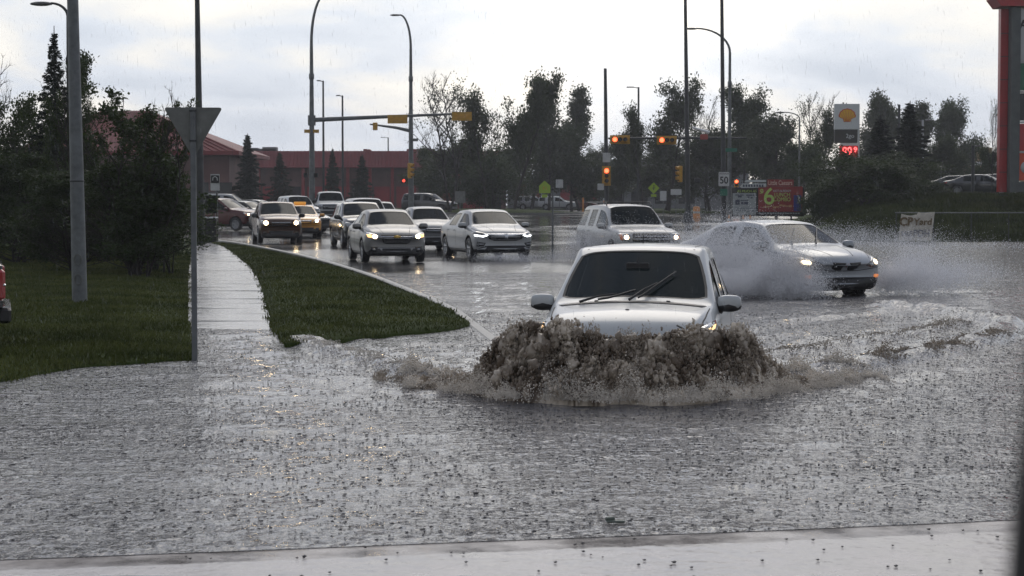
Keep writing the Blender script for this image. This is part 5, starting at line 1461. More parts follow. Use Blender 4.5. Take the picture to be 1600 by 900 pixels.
m_ = MB(); m_.box((.15, 0, (ZZ_(228) + ZZ_(246)) / 2), (W_ - .5, .3, ZZ_(228) - ZZ_(246)), bev=.02); pr = m_.build('price_panel', mat('price_black', (.02, .005, .005), .4, emit=(.8, .02, .02), estr=.25), root)
text_part('99', .80, mat('price_red_lit', (1, .1, .1), .3, emit=(1, .09, .09), estr=3.2), pr, (.02, -.17, (ZZ_(228) + ZZ_(246)) / 2), sx=.9, bold=.012)
text_part('9', .50, mat('price_red_lit'), pr, (.62, -.17, (ZZ_(228) + ZZ_(246)) / 2 + .12), bold=.01)
m_ = MB(); m_.box((0, .05, ZZ_(246) / 2), (W_ * .8, .25, ZZ_(246))); m_.build('pylon_base', M_GREYW, root)
# the pecten emblem
M_SHY = mat('shell_yellow', (.75, .42, .02), .4); M_SHR = mat('shell_red', (.55, .05, .02), .4)
def pecten(r, sc=1.0, n=7):
    out = [(-.42 * r, -.66 * r), (.42 * r, -.66 * r), (.50 * r, -.30 * r), (.86 * r, -.16 * r)]
    a0, a1 = R(-8), R(188)
    for k in range(n):
        for j in range(5):
            a = a0 + (a1 - a0) * (k + j / 5) / n
            rr = r * (1.0 + .05 * math.sin(math.pi * j / 5)) 
            out.append((rr * math.cos(a), rr * .92 * math.sin(a)))
    out += [(-.86 * r, -.16 * r), (-.50 * r, -.30 * r)]
    return [(a * sc, b * sc) for a, b in out]
zc = (ZZ_(163) + ZZ_(203)) / 2 + .02
m_ = MB(); m_.prism([(a, b + zc) for a, b in pecten(.60)], -.20, -.178, 0, 'XZ'); em = m_.build('emblem', M_SHR, root)
m_ = MB(); m_.prism([(a, b + zc) for a, b in pecten(.53)], -.215, -.19, 0, 'XZ'); m_.build('emblem_fill', M_SHY, em)
m_ = MB()
for k in range(1, 7):
    a = R(-8 + 196 * k / 7); m_.tube([(.09 * math.cos(a), -.218, zc - .34), (.50 * math.cos(a), -.218, zc + .46 * math.sin(a))], .015, 4)
m_.build('emblem_ribs', M_SHR, em)

# ---- advertising board
D = 108.; s = F / D; xs = X(1199, D); zb = rz(xs, D) + .1
root = thing('advertising_sign', 'red roadside advertising board with a big lime six and LUNCH COMBO', 'sign', (xs, D, zb))
def BX(px): return (px - 1199) / s
def BZ(py): return (316 - py) / s + HCAM - zb
def panel(parent, px0, px1, py0, py1, matl, name, y=-.0, th=.12, bev=.0):
    q = MB(); q.box(((BX(px0) + BX(px1)) / 2, y, (BZ(py0) + BZ(py1)) / 2), (BX(px1) - BX(px0), th, BZ(py0) - BZ(py1)), bev=bev); return q.build(name, matl, parent)
M_ADR = mat('ad_red', (.24, .022, .018), .4, var=.15); M_ADW = mat('ad_white', (.50, .53, .52), .4); M_ADL = mat('ad_lime', (.42, .58, .12), .4); M_ADBL = mat('ad_blue', (.03, .035, .22), .35); M_ADG = mat('ad_grey', (.30, .33, .33), .5)
fr = panel(root, 1143, 1256, 293, 338, M_BLACKP, 'board_frame', 0, .22, .03)
rd = panel(root, 1184, 1253, 291.5, 331, M_ADR, 'red_panel', -.10, .12, .01)
hd = panel(root, 1198, 1239, 280.5, 291, M_ADR, 'header_panel', -.08, .14, .01)
text_part('Little Caesars', .36, mat('ad_cream', (.60, .40, .33), .4), hd, (BX(1218), -.16, BZ(286)), sx=.68, bold=.006)
text_part('6', 1.32, M_ADL, rd, (BX(1200.5), -.17, BZ(308)), bold=.012)
text_part('$', .42, M_ADL, rd, (BX(1189), -.17, BZ(300)), bold=.01)
text_part('HOT-N-READY', .17, M_ADW, rd, (BX(1221), -.17, BZ(298.5)), sx=.9)
text_part('LUNCH', .31, M_ADL, rd, (BX(1221), -.17, BZ(304.6)), sx=.85)
text_part('COMBO', .31, M_ADL, rd, (BX(1221), -.17, BZ(311.8)), sx=.85)
m_ = MB(); r4 = random.Random(3)
for k in range(9): m_.box((BX(1194 + k * 5), -.165, BZ(322.5) + r4.uniform(-.06, .06)), (.17, .01, r4.uniform(.06, .14)))
m_.build('picture_strip', mat('ad_crust', (.42, .22, .10), .5), rd)
bl = panel(root, 1239, 1250.5, 305, 330, M_ADBL, 'blue_panel', -.155, .04, .005)
m_ = MB(); cr = [(.17 * math.sin(R(a)), .24 * math.cos(R(a))) for a in range(0, 181, 20)] + [(.02 + .06 * math.sin(R(a)), .22 * math.cos(R(a))) for a in range(180, -1, -20)]
m_.prism([(BX(1244) + a, BZ(311.5) + b) for a, b in cr], -.19, -.178, 0, 'XZ'); m_.build('crescent_mark', M_ADW, bl)
bt = panel(root, 1184, 1253, 331.5, 335, M_BLACKP, 'bottom_band', -.12, .1)
m_ = MB()
for k in range(16): m_.box((BX(1187 + k * 4.0), -.175, BZ(333.2)), (.11, .01, .06))
m_.build('small_print', M_ADG, bt)
wp = panel(root, 1144, 1180.5, 302, 335.5, M_ADG, 'white_panel', -.12, .08, .01)
m_ = MB()
for (a, b, c, d) in ((1148, 1161, 304, 305.5), (1152, 1158, 306, 308.5), (1165, 1178, 304, 306), (1167, 1170, 307, 309), (1172, 1175, 308, 310), (1148, 1155, 312, 320), (1156, 1168, 312.5, 314), (1157, 1168, 315.5, 319.5), (1146, 1180, 325, 325.6), (1148, 1165, 328, 329), (1166, 1178, 329, 330)):
    m_.box(((BX(a) + BX(b)) / 2, -.165, (BZ(c) + BZ(d)) / 2), (BX(b) - BX(a), .01, BZ(c) - BZ(d)))
m_.build('printed_marks', mat('ad_ink', (.05, .06, .09), .5), wp)
tb = panel(root, 1150, 1180.5, 296.5, 301, M_BLACKP, 'letter_row', -.1, .08)
text_part('AS MUCH AS', .20, M_ADL, tb, (BX(1166), -.15, BZ(298.9)), sx=.95)
ar = MB(); ar.prism([(BX(1156), BZ(292)), (BX(1160), BZ(286.8)), (BX(1196), BZ(286.8)), (BX(1196), BZ(293)), (BX(1158), BZ(294))], -.16, -.05, 0, 'XZ'); ao = ar.build('arrow_panel', M_ADW, root)
m_ = MB()
for k in range(8): m_.box((BX(1161 + k * 4.2), -.165, BZ(290.2)), (.10, .01, .13))
m_.build('printed_marks', mat('ad_ink'), ao)
ar = MB(); ar.prism([(BX(1163), BZ(283.5)), (BX(1166), BZ(281.2)), (BX(1196), BZ(281.2)), (BX(1196), BZ(284.6)), (BX(1163), BZ(284.6))], -.13, -.03, 0, 'XZ'); ar.build('arrow_panel', M_ADW, root)
for px in (1158, 1236):
    m_ = MB(); m_.box((BX(px), .02, .2), (.09, .12, BZ(336) * 2 + .25 if False else BZ(336) + .2)); m_.build('leg', M_DSTEEL, root)
for px, D2, lab in ((1139, 107, 'orange traffic cone left of the advertising board'), (1161, 105, 'orange traffic cone in front of the advertising board'), (1172, 106, 'second orange traffic cone in front of the advertising board, to the right')):
    q = thing('traffic_cone', lab, 'cone', (X(px, D2), D2, rz(X(px, D2), D2) + .12), 0, 'traffic cones')
    m_ = MB(); m_.lathe([(.19, 0), (.19, .03), (.14, .04), (.03, .62), (0, .63)], n=12); m_.build('cone_body', mat('barrel_orange'), q)
    m_ = MB(); m_.lathe([(.105, .28), (.078, .42)], n=12); m_.build('band', M_WSIGN, q)

# ---- banner and rail fence at the foot of the bank
D = 82.; s = F / D
root = thing('rail_fence', 'low dark chain-link fence with a top rail along the foot of the bank', 'fence', (X(1400, D), D, -.05))
for k in range(15):
    m_ = MB(); m_.tube([(k * 1.6 * 1.0, 0, 0), (k * 1.6, 0, 1.30)], .025, 8); m_.build('post', M_DSTEEL, root)
m_ = MB(); m_.tube([(-.05, 0, 1.30), (22.5, 0, 1.31)], .025, 8); m_.build('top_rail', M_GALV, root)
m_ = MB()
wv = []
for k in range(200):
    a = k * .112; m_.tube([(a, .012, .05), (a + .0, .012, 1.28)], .0035, 3, caps=False)
m_.build('wire_mesh', M_DSTEEL, root)
bx0 = X(1403, D - .12)
M_BAN = mat('banner_cloth', (.52, .49, .42), .65, var=.2, vscale=3, bump=.2, bscale=6)
M_INK = mat('banner_paint', (.13, .085, .03), .6); M_INK2 = mat('banner_paint_grey', (.12, .12, .14), .6)
root = thing('banner', 'creased white cloth banner with hand painted letters tied to the fence', 'banner', (X(1430, D), D - .14, 0))
nu, nv = 28, 24; vs = []
def ban(u, v):
    px = 1403 + 54 * u + (4 * (1 - v)) * (1 - u) * 1.0 + (-5 * v + 2) * u * 1.0; top = 334 + 5 * math.sin(u * math.pi * 1.0) * (1 if u < .5 else .2) - 3 * u - 2.5 * math.exp(-((u - .45) / .12) ** 2)
    bot = 376; py = top + (bot - top) * v
    return Vector(((px - 1430) / s, .022 * math.sin(u * 11 + v * 3) + .012 * math.sin(v * 14 + u * 5) + .02, (316 - py) / s + HCAM))
for i in range(nu + 1):
    for j in range(nv + 1): vs.append(ban(i / nu, j / nv))
m_ = MB(); n1_ = nv + 1
m_.add(vs, [(i * n1_ + j, (i + 1) * n1_ + j, (i + 1) * n1_ + j + 1, i * n1_ + j + 1) for i in range(nu) for j in range(nv)], 0, True)
m_.add([v + Vector((0, .012, 0)) for v in vs], [(i * n1_ + j, i * n1_ + j + 1, (i + 1) * n1_ + j + 1, (i + 1) * n1_ + j) for i in range(nu) for j in range(nv)], 0, True)
cloth = m_.build('cloth', M_BAN, root)
def letters(body, size, ml, px, py, sx=1.0, shear=0.0, bold=.01):
    text_part(body, size, ml, root, ((px - 1430) / s, -.035, (316 - py) / s + HCAM), sx=sx, shear=shear, bold=bold, depth=.006)
letters('CB', .50, M_INK, 1415, 347, .95, 0, .02); letters('Yard', .40, M_INK, 1440, 347, 1.0, .1)
letters('SALE', .27, M_INK2, 1415, 365, .8, 0); letters('PDH', .42, M_INK2, 1438, 365, .85, .1)

# ---- tall tenant pylon at the right edge
D = 98.; s = F / D; zb = 1.9; xl = X(1561, D)
root = thing('tenant_pylon_sign', 'tall shopping centre pylon with red cap, grey column and stacked tenant panels', 'sign', (X(1590, D), D, zb))
def PXx(px): return (px - 1590) / s
def PZ(py): return (316 - py) / s + HCAM - zb
def pan(px0, px1, py0, py1, matl, name, y=0, th=.3, bev=0.0, parent=root):
    q = MB(); q.box(((PXx(px0) + PXx(px1)) / 2, y, (PZ(py0) + PZ(py1)) / 2), (PXx(px1) - PXx(px0), th, PZ(py0) - PZ(py1)), bev=bev); return q.build(name, matl, parent)
M_PYR = mat('pylon_red', (.36, .018, .02), .35, var=.15, vscale=1.0); M_PYG = mat('pylon_column', (.085, .095, .092), .6, var=.2, vscale=2, bump=.3, bscale=30)
pan(1574, 1588, 14, 300, M_PYG, 'column', .1, 1.0)
pan(1561.5, 1573.5, 15, 300, M_PYR, 'side_panel', .45, .5)
for k in range(8):
    m_ = MB(); m_.box(((PXx(1561.3) + PXx(1574)) / 2, .19, PZ(53 + k * 36)), (PXx(1574) - PXx(1561.3), .02, .035)); m_.build('panel_joint', M_DSTEEL, root)
m_ = MB(); m_.prism([(PXx(1546), PZ(0)), (PXx(1556), PZ(13)), (PXx(1760), PZ(13)), (PXx(1760), PZ(-24)), (PXx(1546), PZ(-10))], -.6, 1.2, 0, 'XZ'); m_.build('cap', M_PYR, root)
M_PW = mat('tenant_white', (.42, .43, .42), .4)
specs = [(16, 51, M_PW), (54, 97, M_PW), (101, 142, mat('tenant_green', (.012, .12, .06), .4)), (147, 189, mat('tenant_dark', (.02, .02, .025), .3)), (194, 236, mat('tenant_red', (.40, .02, .025), .4)), (240, 282, mat('tenant_orange', (.55, .07, .02), .4))]
for i, (a, b, ml) in enumerate(specs): 
    pn = pan(1588.5, 1720, a, b, ml, 'tenant_panel', -.05, .6)
    if i == 0: text_part('AV', .62, M_BLACKP, pn, (PXx(1598), -.36, PZ(41.5)), bold=.02)
    if i == 1:
        m_ = MB(); m_.lathe([(.48, -.355), (.48, -.365), (.26, -.365), (.26, -.355)], 'Y', (PXx(1609), 0, PZ(75)), 28); m_.build('ring_mark', mat('tenant_green'), pn)
        m_ = MB()
        for k in range(4): m_.tube([(PXx(1601 + j) , -.37, PZ(70 + k * 4) + .04 * math.sin(j)) for j in range(0, 12, 2)], .02, 4)
        m_.build('wave_mark', mat('tenant_green'), pn)
    if i == 2: m_ = MB(); m_.prism([(PXx(1594), PZ(128)), (PXx(1598), PZ(124)), (PXx(1606), PZ(130)), (PXx(1602), PZ(137))], -.37, -.352, 0, 'XZ'); m_.build('white_mark', M_PW, pn)
    if i == 5: m_ = MB(); m_.lathe([(0, -.37), (.32, -.368), (.32, -.352)], 'Y', (PXx(1600), 0, PZ(262)), 18); m_.build('white_mark', M_PW, pn)
for py in (52.5, 99, 144.5, 191.5, 238): pan(1588.5, 1720, py - 1.2, py + 1.2, M_PW, 'divider', -.05, .64)
pan(1588, 1720, 284, 300, M_PYG, 'plinth', 0, .8)

# ================================================================== TREES
def leaf_mat(name, c, c2, tr=0.25):
    m = mat(name, c, 0.55, var=0.3, vscale=1.4, col2=c2, spec=0.25)
    t = m.node_tree; b = t.nodes['Principled BSDF']; out = t.nodes['Material Output']
    tl = nd(t, 'ShaderNodeBsdfTranslucent'); tl.inputs[0].default_value = (c2[0] * 1.3, c2[1] * 1.5, c2[2], 1)
    mx = nd(t, 'ShaderNodeMixShader'); mx.inputs[0].default_value = tr
    t.links.new(b.outputs[0], mx.inputs[1]); t.links.new(tl.outputs[0], mx.inputs[2]); t.links.new(mx.outputs[0], out.inputs['Surface'])
    return m
M_LEAF = leaf_mat('broad_leaves', (0.020, 0.034, 0.011), (0.044, 0.062, 0.019))
M_LEAF2 = leaf_mat('grey_green_leaves', (0.032, 0.042, 0.022), (0.062, 0.074, 0.036))
M_NEEDLE = leaf_mat('spruce_needles', (0.012, 0.022, 0.014), (0.024, 0.036, 0.022), .1)
M_BARK = mat('bark', (0.035, 0.03, 0.026), 0.9, var=.3, vscale=3)

def skeleton(seed, h, spread, n1=10, n2=6, n3=4, lean=0.0, stems=1, first=.25, up=.35, r0=.16, taper=.75):
    rg = random.Random(seed); polys, tips = [], []
    def grow(p, d, ln, r, lvl, segs):
        pts = [p.copy()]; rr = [r]; q = p.copy(); dd = d.copy()
        for i in range(segs):
            dd = (dd + Vector((rg.gauss(0, .16), rg.gauss(0, .16), rg.gauss(0, .10) + up * .18))).normalized()
            q = q + dd * ln / segs; pts.append(q.copy()); rr.append(r * (1 - taper * (i + 1) / segs))
        polys.append((pts, rr, lvl)); return pts, rr
    def along(pts, t):
        f = t * (len(pts) - 1); i = min(int(f), len(pts) - 2); return pts[i].lerp(pts[i + 1], f - i)
    for s_ in range(stems):
        a = rg.uniform(0, 6.28); off = Vector((math.cos(a), math.sin(a), 0)) * (.12 * (stems > 1)) * h * .3
        d = Vector((lean + (rg.gauss(0, .22) if stems > 1 else 0), (rg.gauss(0, .22) if stems > 1 else 0), 1)).normalized()
        P, Rr = grow(off, d, h * rg.uniform(.8, 1.0), r0 * (.6 if stems > 1 else 1), 0, 7)
        for k in range(n1):
            t = first + (1 - first) * (k + rg.random() * .6) / n1; b = along(P, min(t, .99)); a = rg.uniform(0, 6.28)
            el = .35 + .9 * t * rg.uniform(.6, 1.2)
            dd = Vector((math.cos(a), math.sin(a), el)).normalized(); l1 = spread * (1.12 - .70 * t) * rg.uniform(.7, 1.15)
            P1, R1 = grow(b, dd, l1, r0 * .38 * (1.1 - .6 * t), 1, 4)
            for j in range(n2):
                t1 = .3 + .7 * (j + rg.random()) / n2; b1 = along(P1, min(t1, .99)); base = (P1[-1] - P1[0]).normalized()
                dd = (base + Vector((rg.gauss(0, .6), rg.gauss(0, .6), rg.gauss(.1, .5)))).normalized()
                P2, R2 = grow(b1, dd, l1 * rg.uniform(.25, .5), r0 * .13, 2, 3)
                for q in range(n3):
                    t2 = .3 + .7 * rg.random(); b2 = along(P2, min(t2, .99))
                    dd = ((P2[-1] - P2[0]).normalized() + Vector((rg.gauss(0, .6), rg.gauss(0, .6), rg.gauss(.1, .5)))).normalized()
                    P3_, _ = grow(b2, dd, l1 * rg.uniform(.12, .25), r0 * .06, 3, 2); tips.append(P3_[-1]); 
                    if rg.random() < .5: tips.append(P3_[0])
        tips.append(P[-1])
    return polys, tips
def leaves_mesh(name, tips, n, sig, size, matl, seed, keep=1.0, squash=.8):
    rg = np.random.default_rng(seed); T = np.array([tuple(t) for t in tips])
    if keep < 1:
        sel = vnoise(T[:, 0] * .6, T[:, 1] * .6, T[:, 2] * .6, seed) * .5 + .5; T = T[sel > np.quantile(sel, 1 - keep)]
    idx = rg.integers(0, len(T), n); off = rg.normal(0, 1, (n, 3)) * sig * np.array([1, 1, squash]); c = T[idx] + off
    a = rg.normal(size=(n, 3)); a /= np.linalg.norm(a, axis=1)[:, None]
    b = rg.normal(size=(n, 3)); b -= a * (a * b).sum(1)[:, None]; b /= np.linalg.norm(b, axis=1)[:, None]
    l = size * rg.uniform(.6, 1.3, (n, 1)); w_ = l * rg.uniform(.4, .65, (n, 1))
    V = np.stack([c - a * l * .5, c + b * w_ * .5, c + a * l * .5, c - b * w_ * .5], 1).reshape(-1, 3)
    Fq = np.arange(n * 4).reshape(-1, 4)
    return np_mesh(name, V, Fq, matl)
def trunk_mesh(name, polys, maxlvl=3, sides=(8, 6, 4, 3)):
    m_ = MB()
    for pts, rr, lvl in polys:
        if lvl <= maxlvl: m_.tube(pts, rr, sides[lvl], caps=False)
    return m_.mesh(name, M_BARK)
ARCH = {}
def arch(key, polys_tips, nleaf, sig, size, matl, seed, keep=1.0, maxlvl=3):
    polys, tips = polys_tips
    tm_ = trunk_mesh('trunk', polys, maxlvl); cr = leaves_mesh('crown', tips, nleaf, sig, size, matl, seed, keep) if nleaf else None
    zs = [p.z for pts, _, _ in polys for p in pts]; xs = [abs(p.x) for pts, _, _ in polys for p in pts]
    xs.sort()
    ARCH[key] = (tm_, cr, max(zs), 2 * xs[int(len(xs) * .985)])
arch('round', skeleton(11, 9, 4.2, 15, 6, 4, first=.12), 22000, .42, .27, M_LEAF2, 1, .97)
arch('round2', skeleton(23, 9, 4.0, 15, 6, 4, first=.10), 21000, .42, .27, M_LEAF, 2, .95)
arch('sparse', skeleton(37, 10, 4.2, 14, 5, 4), 8500, .36, .25, M_LEAF2, 3, .75)
arch('column', skeleton(41, 12, 2.2, 20, 5, 4, first=.12), 16000, .36, .27, M_LEAF2, 4, .95)
arch('bare', skeleton(53, 10, 4.4, 13, 6, 5, stems=2, r0=.2, up=.8), 900, .3, .2, M_LEAF2, 5, .3)
arch('shrub', skeleton(61, 4, 2.2, 9, 6, 3, stems=5, first=.05, r0=.06), 26000, .24, .13, M_LEAF, 6, .9, 2)
arch('shrub2', skeleton(67, 4, 2.0, 9, 6, 3, stems=6, first=.08, r0=.06, up=.6), 24000, .22, .12, M_LEAF, 7, .85, 2)
arch('nearbush', skeleton(73, 4.2, 1.6, 12, 6, 4, stems=8, first=.02, r0=.055, up=.75), 42000, .13, .085, M_LEAF, 8, .62, 3)
arch('neartree', skeleton(79, 6, 2.2, 16, 6, 4, stems=3, first=.15, r0=.09, up=.5), 19000, .11, .10, M_LEAF, 9, .55, 3)
def conifer(key, h, r, seed, n=46, needles=15000, size=.20):
    rg = np.random.default_rng(seed); m_ = MB(); m_.tube([(0, 0, 0), (.03, .02, h * .5), (0, 0, h)], [h * .014, h * .008, h * .002], 7, caps=False)
    B = []
    for k in range(n * 5):
        t = .04 + .93 * (k / (n * 5)) ** .92; a = k * 2.4 + rg.normal(0, .2); ln = r * (1 - t) ** .95 * rg.uniform(.55, 1.2) + .06
        z = h * t; d = np.array([math.cos(a), math.sin(a), 0]); p0 = np.array([0, 0, z]); p1 = p0 + d * ln + np.array([0, 0, -ln * .22 + ln * .18 * t])
        B.append((p0, p1, ln))
        if k % 2 == 0: m_.tube([p0, (p0 + p1) / 2 + np.array([0, 0, -.02]), p1], [.02, .012, .005], 3, caps=False)
    tot = sum(b[2] for b in B); V = []
    for p0, p1, ln in B:
        q = max(8, int(needles * ln / tot)); u = rg.random(q) ** .75; c = p0 + (p1 - p0) * u[:, None]
        side = np.cross((p1 - p0), [0, 0, 1]); side /= np.linalg.norm(side) + 1e-9
        c = c + side * (rg.normal(0, .16, q) * ln * (1.05 - u))[:, None] + np.array([0, 0, 1]) * (rg.normal(-.02, .05, q))[:, None]
        a = (p1 - p0) / ln + side * rg.normal(0, .7, q)[:, None] + rg.normal(0, .35, (q, 3)); a /= np.linalg.norm(a, axis=1)[:, None]
        b = rg.normal(size=(q, 3)); b -= a * (a * b).sum(1)[:, None]; b /= np.linalg.norm(b, axis=1)[:, None]
        l = size * rg.uniform(.6, 1.3, (q, 1)); w_ = l * .28
        V.append(np.stack([c - a * l * .5, c + b * w_ * .5, c + a * l * .5, c - b * w_ * .5], 1).reshape(-1, 3))
    V = np.concatenate(V); ARCH[key] = (m_.mesh('trunk', M_BARK), np_mesh('crown', V, np.arange(len(V)).reshape(-1, 4), M_NEEDLE), h, 2 * r)
arch('shoots', skeleton(83, 4.4, 1.0, 9, 5, 3, stems=9, first=.2, r0=.035, up=1.2), 7500, .06, .085, M_LEAF, 10, .6, 3)
conifer('spruce', 8, 1.8, 5, 24, 12000, .30)
conifer('spruce2', 6, 1.3, 6, 22, 12000, .17)
conifer('nearspruce', 8, 1.7, 15, 30, 26000, .15)
def ground_at(x, y):
    if x / y > .143 and y > 82.5: return float(bank_z(np.array([x]), np.array([y]))[0])
    if y < 80 and x < -6: return .05
    return rz(x, y)
def tree(kind, px, D, top, wpx, label, name='tree', cat='tree', group=None, rot=0.0, zb=None):
    tm_, cr, h0, w0 = ARCH[kind]; x = X(px, D); z = ground_at(x, D) if zb is None else zb
    s = F / D; H = (316 - top) / s + HCAM - z; Wd = wpx / s
    root = thing(name, label, cat, (x, D, z), rot, group)
    root.scale = (Wd / w0, Wd / w0, H / h0)
    link_mesh('trunk', tm_, root)
    if cr: link_mesh('crown', cr, root)
    return root
GM = 'trees between the junction and the shops'
tree('bare', 700, 162, 112, 120, 'bare forked tree with thin twigs, right of the curved lamp pole', 'bare_tree', 'tree', GM, 1.2)
tree('sparse', 760, 172, 148, 90, 'thin leaved tree just right of the bare forked tree', 'tree', 'tree', GM, .5)
tree('sparse', 803, 166, 120, 105, 'tall thin crowned tree on the traffic island with a straight dark trunk', 'tree', 'tree', GM, 2.2)
tree('column', 858, 205, 126, 60, 'tall narrow tree, left of the pair with notched tops', 'tree', 'tree', GM, .4)
tree('column', 905, 214, 140, 56, 'tall narrow tree, right of the pair with notched tops', 'tree', 'tree', GM, 2.4)
tree('round', 830, 218, 185, 110, 'broad grey green tree filling in below the tall narrow pair on its left', 'tree', 'tree', GM, 1.0)
tree('round2', 893, 210, 198, 110, 'broad dark tree below the tall narrow pair on its right', 'tree', 'tree', GM, 3.0)
tree('round', 722, 190, 222, 110, 'low wide dark tree behind the bare forked tree', 'tree', 'tree', GM, 4.1)
tree('shrub', 770, 186, 232, 110, 'wide dark shrub mass behind the thin leaved trees', 'shrub', 'shrub', GM, 1.7)
tree('round2', 672, 200, 232, 70, 'small dark tree against the right end of the long red building', 'tree', 'tree', GM, 5.0)
GR = 'trees behind the right signals'
tree('round2', 935, 235, 228, 70, 'low tree left of the bare steel pole', 'tree', 'tree', GR, 1.0)
tree('round', 972, 190, 212, 60, 'low tree right of the bare steel pole', 'tree', 'tree', GR, 2.1)
tree('sparse', 1005, 176, 170, 60, 'small upright tree around the slim lamp with flat arm', 'tree', 'tree', GR, .3)
tree('sparse', 1045, 186, 132, 110, 'tall ragged tree left of the flared pole', 'tree', 'tree', GR, 1.3)
tree('bare', 1098, 196, 146, 90, 'bare twiggy tree between the flared pole and the straight dark pole', 'bare_tree', 'tree', GR, 2.3)
tree('round', 1110, 190, 205, 110, 'wide dark tree behind the flared pole', 'tree', 'tree', GR, 3.3)
tree('round2', 1165, 186, 138, 100, 'dense tall tree just right of the two tall dark poles', 'tree', 'tree', GR, 4.3)
tree('round', 1212, 178, 182, 95, 'dense tree above the advertising board', 'tree', 'tree', GR, 5.3)
tree('round', 1040, 205, 225, 120, 'low wide tree behind the ragged tree', 'tree', 'tree', GR, .9)
tree('sparse', 1268, 170, 172, 80, 'thin tree left of the shell sign with open crown', 'tree', 'tree', GR, 1.9)
tree('bare', 1275, 190, 142, 80, 'bare tree with fine twigs left of the shell sign', 'bare_tree', 'tree', GR, 2.9)
tree('round2', 1258, 160, 225, 90, 'dark low tree behind the right end of the advertising board', 'tree', 'tree', GR, 3.9)
GB = 'trees and shrubs on the bank'
tree('shrub', 1312, 112, 232, 118, 'big dark shrub left of and below the shell sign', 'shrub', 'shrub', GB, .2)
tree('shrub2', 1345, 104, 248, 130, 'big dark shrub under the red price digits', 'shrub', 'shrub', GB, 1.2)
tree('shrub', 1400, 110, 240, 130, 'big dark shrub behind the banner', 'shrub', 'shrub', GB, 2.2)
tree('shrub2', 1286, 104, 288, 60, 'low dark shrub next to the right end of the advertising board', 'shrub', 'shrub', GB, 3.2)
tree('spruce', 1420, 122, 158, 125, 'tallest spruce standing right of the shell sign', 'spruce_tree', 'tree', GB, 0)
tree('spruce', 1374, 118, 180, 120, 'shorter spruce between the shell sign and the tallest spruce', 'spruce_tree', 'tree', GB, 1)
tree('round', 1372, 215, 150, 75, 'grey green round tree directly right of the shell sign', 'tree', 'tree', GB, 1.1)
tree('column', 1446, 222, 164, 60, 'tall grey tree right behind the tallest spruce', 'tree', 'tree', GB, 1.6)
tree('round2', 1492, 226, 158, 80, 'tall grey round tree near the right side', 'tree', 'tree', GB, 2.6)
tree('round', 1476, 160, 215, 62, 'young tree with a pale thin trunk left of the parked cars', 'young_tree', 'tree', GB, 3.6)
tree('round2', 1543, 150, 232, 50, 'young tree between the parked cars and the tall pylon', 'young_tree', 'tree', GB, 4.6)
tree('shrub', 1448, 116, 282, 60, 'low dark shrub at the left end of the parked cars', 'shrub', 'shrub', GB, 4.9)
tree('bare', 1550, 125, 150, 28, 'tuft of tall bare shoots beside the tall pylon', 'bare_tree', 'tree', GB, 4.9)
GS = 'small spruces in front of the long red building'
tree('spruce', 388, 158, 208, 74, 'largest small spruce, left of the curved lamp pole', 'spruce_tree', 'tree', GS, .5)
tree('spruce2', 438, 172, 236, 60, 'small spruce between the largest one and the curved lamp pole', 'spruce_tree', 'tree', GS, 1.5)
tree('spruce2', 520, 182, 230, 44, 'slim spruce between the two slim parking lamps', 'spruce_tree', 'tree', GS, 2.5)
tree('spruce2', 566, 176, 240, 56, 'small spruce right of the two slim parking lamps', 'spruce_tree', 'tree', GS, 3.5)
GL = 'trees and bushes on the left lawn'
tree('nearspruce', 88, 53, 42, 135, 'dark pointed spruce behind the thick left pole', 'spruce_tree', 'tree', GL, .7)
tree('neartree', 22, 56, 66, 150, 'leafy tree at the left edge with an airy top', 'tree', 'tree', GL, .7)
tree('neartree', 118, 49, 78, 84, 'small leafy tree right behind the thick left pole', 'tree', 'tree', GL, 2.7)
tree('shoots', 218, 42, 128, 170, 'tall airy shoots rising from the bush left of the yield sign', 'bush', 'bush', GL, .3)
tree('nearbush', 212, 42.5, 232, 190, 'big leafy bush left of the yield sign, under the airy shoots', 'bush', 'bush', GL, .3)
tree('shoots', 262, 44, 150, 90, 'thin tuft of shoots nearest the yield sign plate', 'bush', 'bush', GL, 2.3)
tree('nearbush', 120, 45, 245, 180, 'wide dark bush directly behind the thick left pole', 'bush', 'bush', GL, 1.3)
tree('nearbush', 30, 50, 215, 170, 'wide dark bush at the far left below the airy tree', 'bush', 'bush', GL, 2.3)
tree('nearbush', 240, 46, 235, 120, 'lower spreading bush nearest the sidewalk', 'bush', 'bush', GL, 3.3)
tree('shrub2', 165, 52, 248, 170, 'dark filler bush behind the big upright bush', 'bush', 'bush', GL, 4.0)
tree('shrub', 60, 60, 215, 200, 'dark wide bush in front of the dark parked SUV', 'bush', 'bush', GL, 5.0)

# ================================================================== SPLASHES, SPRAY, RAIN, GRASS
def instance_cloud(name, tv, tf, pos, scl, rotz, matl, extra=None):
    """many copies of a tiny template in one mesh. scl (n,3)"""
    tv = np.asarray(tv, float); tf = np.asarray(tf, int); n = len(pos)
    c, s_ = np.cos(rotz)[:, None], np.sin(rotz)[:, None]
    P = tv[None] * scl[:, None, :]
    if extra is not None: P = P + extra[:, None, :] * P[:, :, 2:3]
    xr = P[..., 0] * c - P[..., 1] * s_; yr = P[..., 0] * s_ + P[..., 1] * c
    V = np.stack([xr, yr, P[..., 2]], -1) + pos[:, None, :]
    Fq = (tf[None] + (np.arange(n) * len(tv))[:, None, None]).reshape(-1, tf.shape[1])
    return np_mesh(name, V.reshape(-1, 3), Fq, matl)
TET_V = np.array([(1, 0, -.4), (-.5, .87, -.4), (-.5, -.87, -.4), (0, 0, 1.)]) * .6; TET_F = [(0, 2, 1), (0, 1, 3), (1, 2, 3), (2, 0, 3)]
